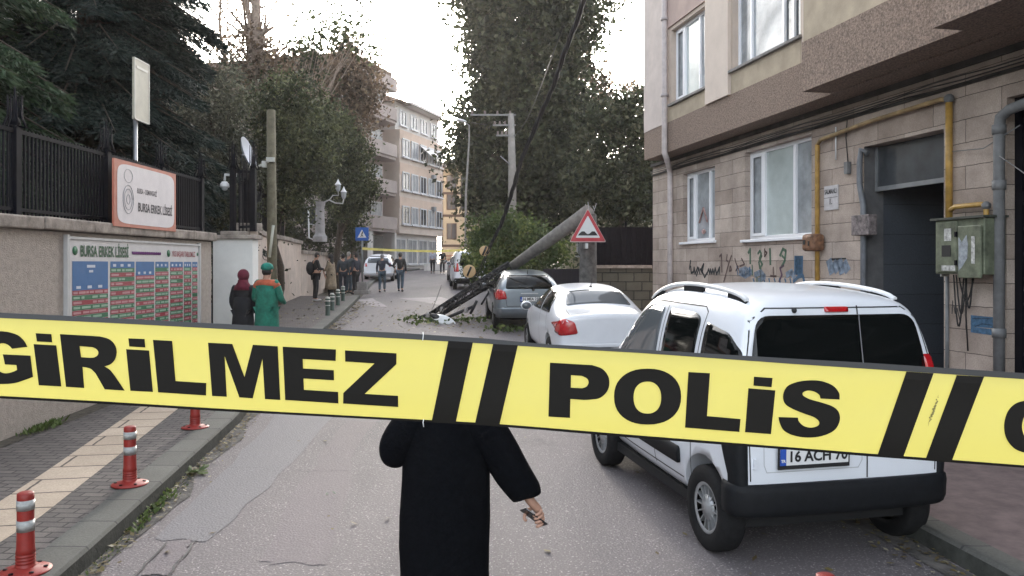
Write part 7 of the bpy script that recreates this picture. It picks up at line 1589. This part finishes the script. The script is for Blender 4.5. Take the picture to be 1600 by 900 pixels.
# phone lies in the palm; fingers curl round it
ph_c = rel(834, 807, -.012); pa = Vector((math.cos(R(-38)), .12, math.sin(R(-38)))).normalized(); pb2 = Vector((.45, -.80, .35)).normalized(); pb2 = (pb2 - pa*pb2.dot(pa)).normalized(); pn = pa.cross(pb2)
for k, (x0, y0_, L_) in enumerate(((845, 797, .95), (847.5, 802, 1.0), (848.5, 808, .96), (848, 814, .8))):
    addchain([rel(x0-4, y0_-1, .012), rel(x0+1, y0_+1, -.004), rel(x0 - 3*L_, y0_ + 3, -.030), rel(x0 - 10*L_, y0_ + 5, -.036), rel(x0 - 14*L_, y0_ + 6.5, -.030)], .0115, .0085)
addchain([rel(836, 792, .006), rel(827, 797, .014), rel(820, 804, .006), rel(819, 810, -.008), rel(823, 813, -.016)], .0125, .0088)
me = bpy.data.meshes.new('body'); bmj.to_mesh(me); bmj.free()
for p in me.polygons: p.use_smooth = True
add_mesh('body', me, [M['skin']], fgp)
mb = MB(); V8 = []
for a in (-.5, .5):
    for b in (-.5, .5):
        for c in (-.5, .5): V8.append(ph_c + pa*a*.148 + pb2*b*.07 + pn*c*.009)
phn = thing('mobile_phone', 'dark phone held in the right hand of the person in the black coat', 'phone', Vector((cx0, D, G(D))) + ph_c)
mb.add([v + Vector((cx0, D, G(D))) for v in V8], [(0,1,3,2),(4,6,7,5),(0,4,5,1),(2,3,7,6),(0,2,6,4),(1,5,7,3)]); mb.build('case', [mat('phone_black', (.015, .015, .017), .2, var=0)], phn, bevel=.003)
mb = MB(); e1 = ph_c - pa*.07 + pb2*.036 + Vector((cx0, D, G(D))); mb.tube([e1, e1 + pa*.05], .0022, 5); mb.build('edge_trim', [M['steel']], phn)
# coat
ct = loft([(.30, .0, .02, .24, .17), (.31, .0, .02, .245, .175), (.46, -.005, .02, .235, .165), (.60, -.008, .02, .24, .165), (.75, -.004, .02, .242, .165), (.95, .003, .02, .235, .16), (1.10, .005, .02, .232, .155), (1.22, .0, .02, .23, .15), (1.31, 0, .015, .205, .125), (1.37, 0, .01, .14, .095), (1.42, 0, .01, .075, .07)], 40)
rr = random.Random(2)
ct.v = [(x*(1 + .025*math.sin(7*math.atan2(y, x) + z*1.5)*max(0, (1.2-z))), y*(1 + .05*math.sin(5*math.atan2(y, x) + z*2)*max(0, 1.2-z)), z) for x, y, z in ct.v]
ct.build('coat', [BK], fgp, world=False)
def sleeve(pts, rads, name='sleeve'):
    mb = MB(); mb.tube(cr([Vector(p) for p in pts], 5), list(np.interp(np.linspace(0, len(pts)-1, (len(pts)-1)*5+1), range(len(pts)), rads)), 20); o = mb.build(name, [BK], fgp, world=False)
    s_ = o.modifiers.new('s', 'SUBSURF'); s_.levels = 1; s_.render_levels = 1; return o
sleeve([(.10, .015, 1.32), rel(752, 665), rel(778, 700), rel(800, 738), rel(821, 768), rel(824, 774)], [.10, .115, .105, .10, .088, .07])
sleeve([(-.10, .015, 1.32), rel(640, 668), rel(619, 695), rel(617, 712, .03), (-.26, .12, 1.16), (-.23, .22, 1.22), (-.23, .25, 1.24)], [.10, .105, .09, .078, .08, .075, .06])
mb = MB(); mb.ell((0, .03, 1.555), (.105, .115, .125), 12); mb.build('headscarf', [BK], fgp, world=False)
mb = MB(); q = loft([(1.50, 0, .02, .09, .10), (1.44, 0, .015, .10, .10), (1.38, 0, .01, .16, .12), (1.33, 0, .01, .20, .135)], 24); q.build('scarf_drape', [BK], fgp, world=False)
for sg in (-1, 1):
    mb = MB(); mb.ell((sg*.11, .06, .045), (.05, .14, .05), 8); mb.build('shoe', [SHOE], fgp, world=False)
    loft([(.08, sg*.10, 0, .07, .08), (.35, sg*.10, .01, .09, .09), (.6, sg*.09, .02, .10, .10)], 16).build('trouser_leg', [BK], fgp, world=False)
# ------------------------------------------------------------------ thin haze volume added mostly to imitate lens glare
hm = bpy.data.materials.new('haze'); hm.use_nodes = True; nh = hm.node_tree
for n_ in list(nh.nodes):
    if n_.type != 'OUTPUT_MATERIAL': nh.nodes.remove(n_)
pv = nh.nodes.new('ShaderNodeVolumePrincipled'); pv.inputs['Density'].default_value = .0004; pv.inputs['Color'].default_value = (.92, .88, .86, 1); pv.inputs['Anisotropy'].default_value = .45
lk(nh, pv.outputs[0], [n_ for n_ in nh.nodes if n_.type == 'OUTPUT_MATERIAL'][0].inputs['Volume'])
mb = MB(); mb.box((-300, -60, -3), (300, 760, 34)); o = mb.build('haze', [hm]); props(o, 'thin added haze imitating lens glare over the street', None, None, 'stuff')
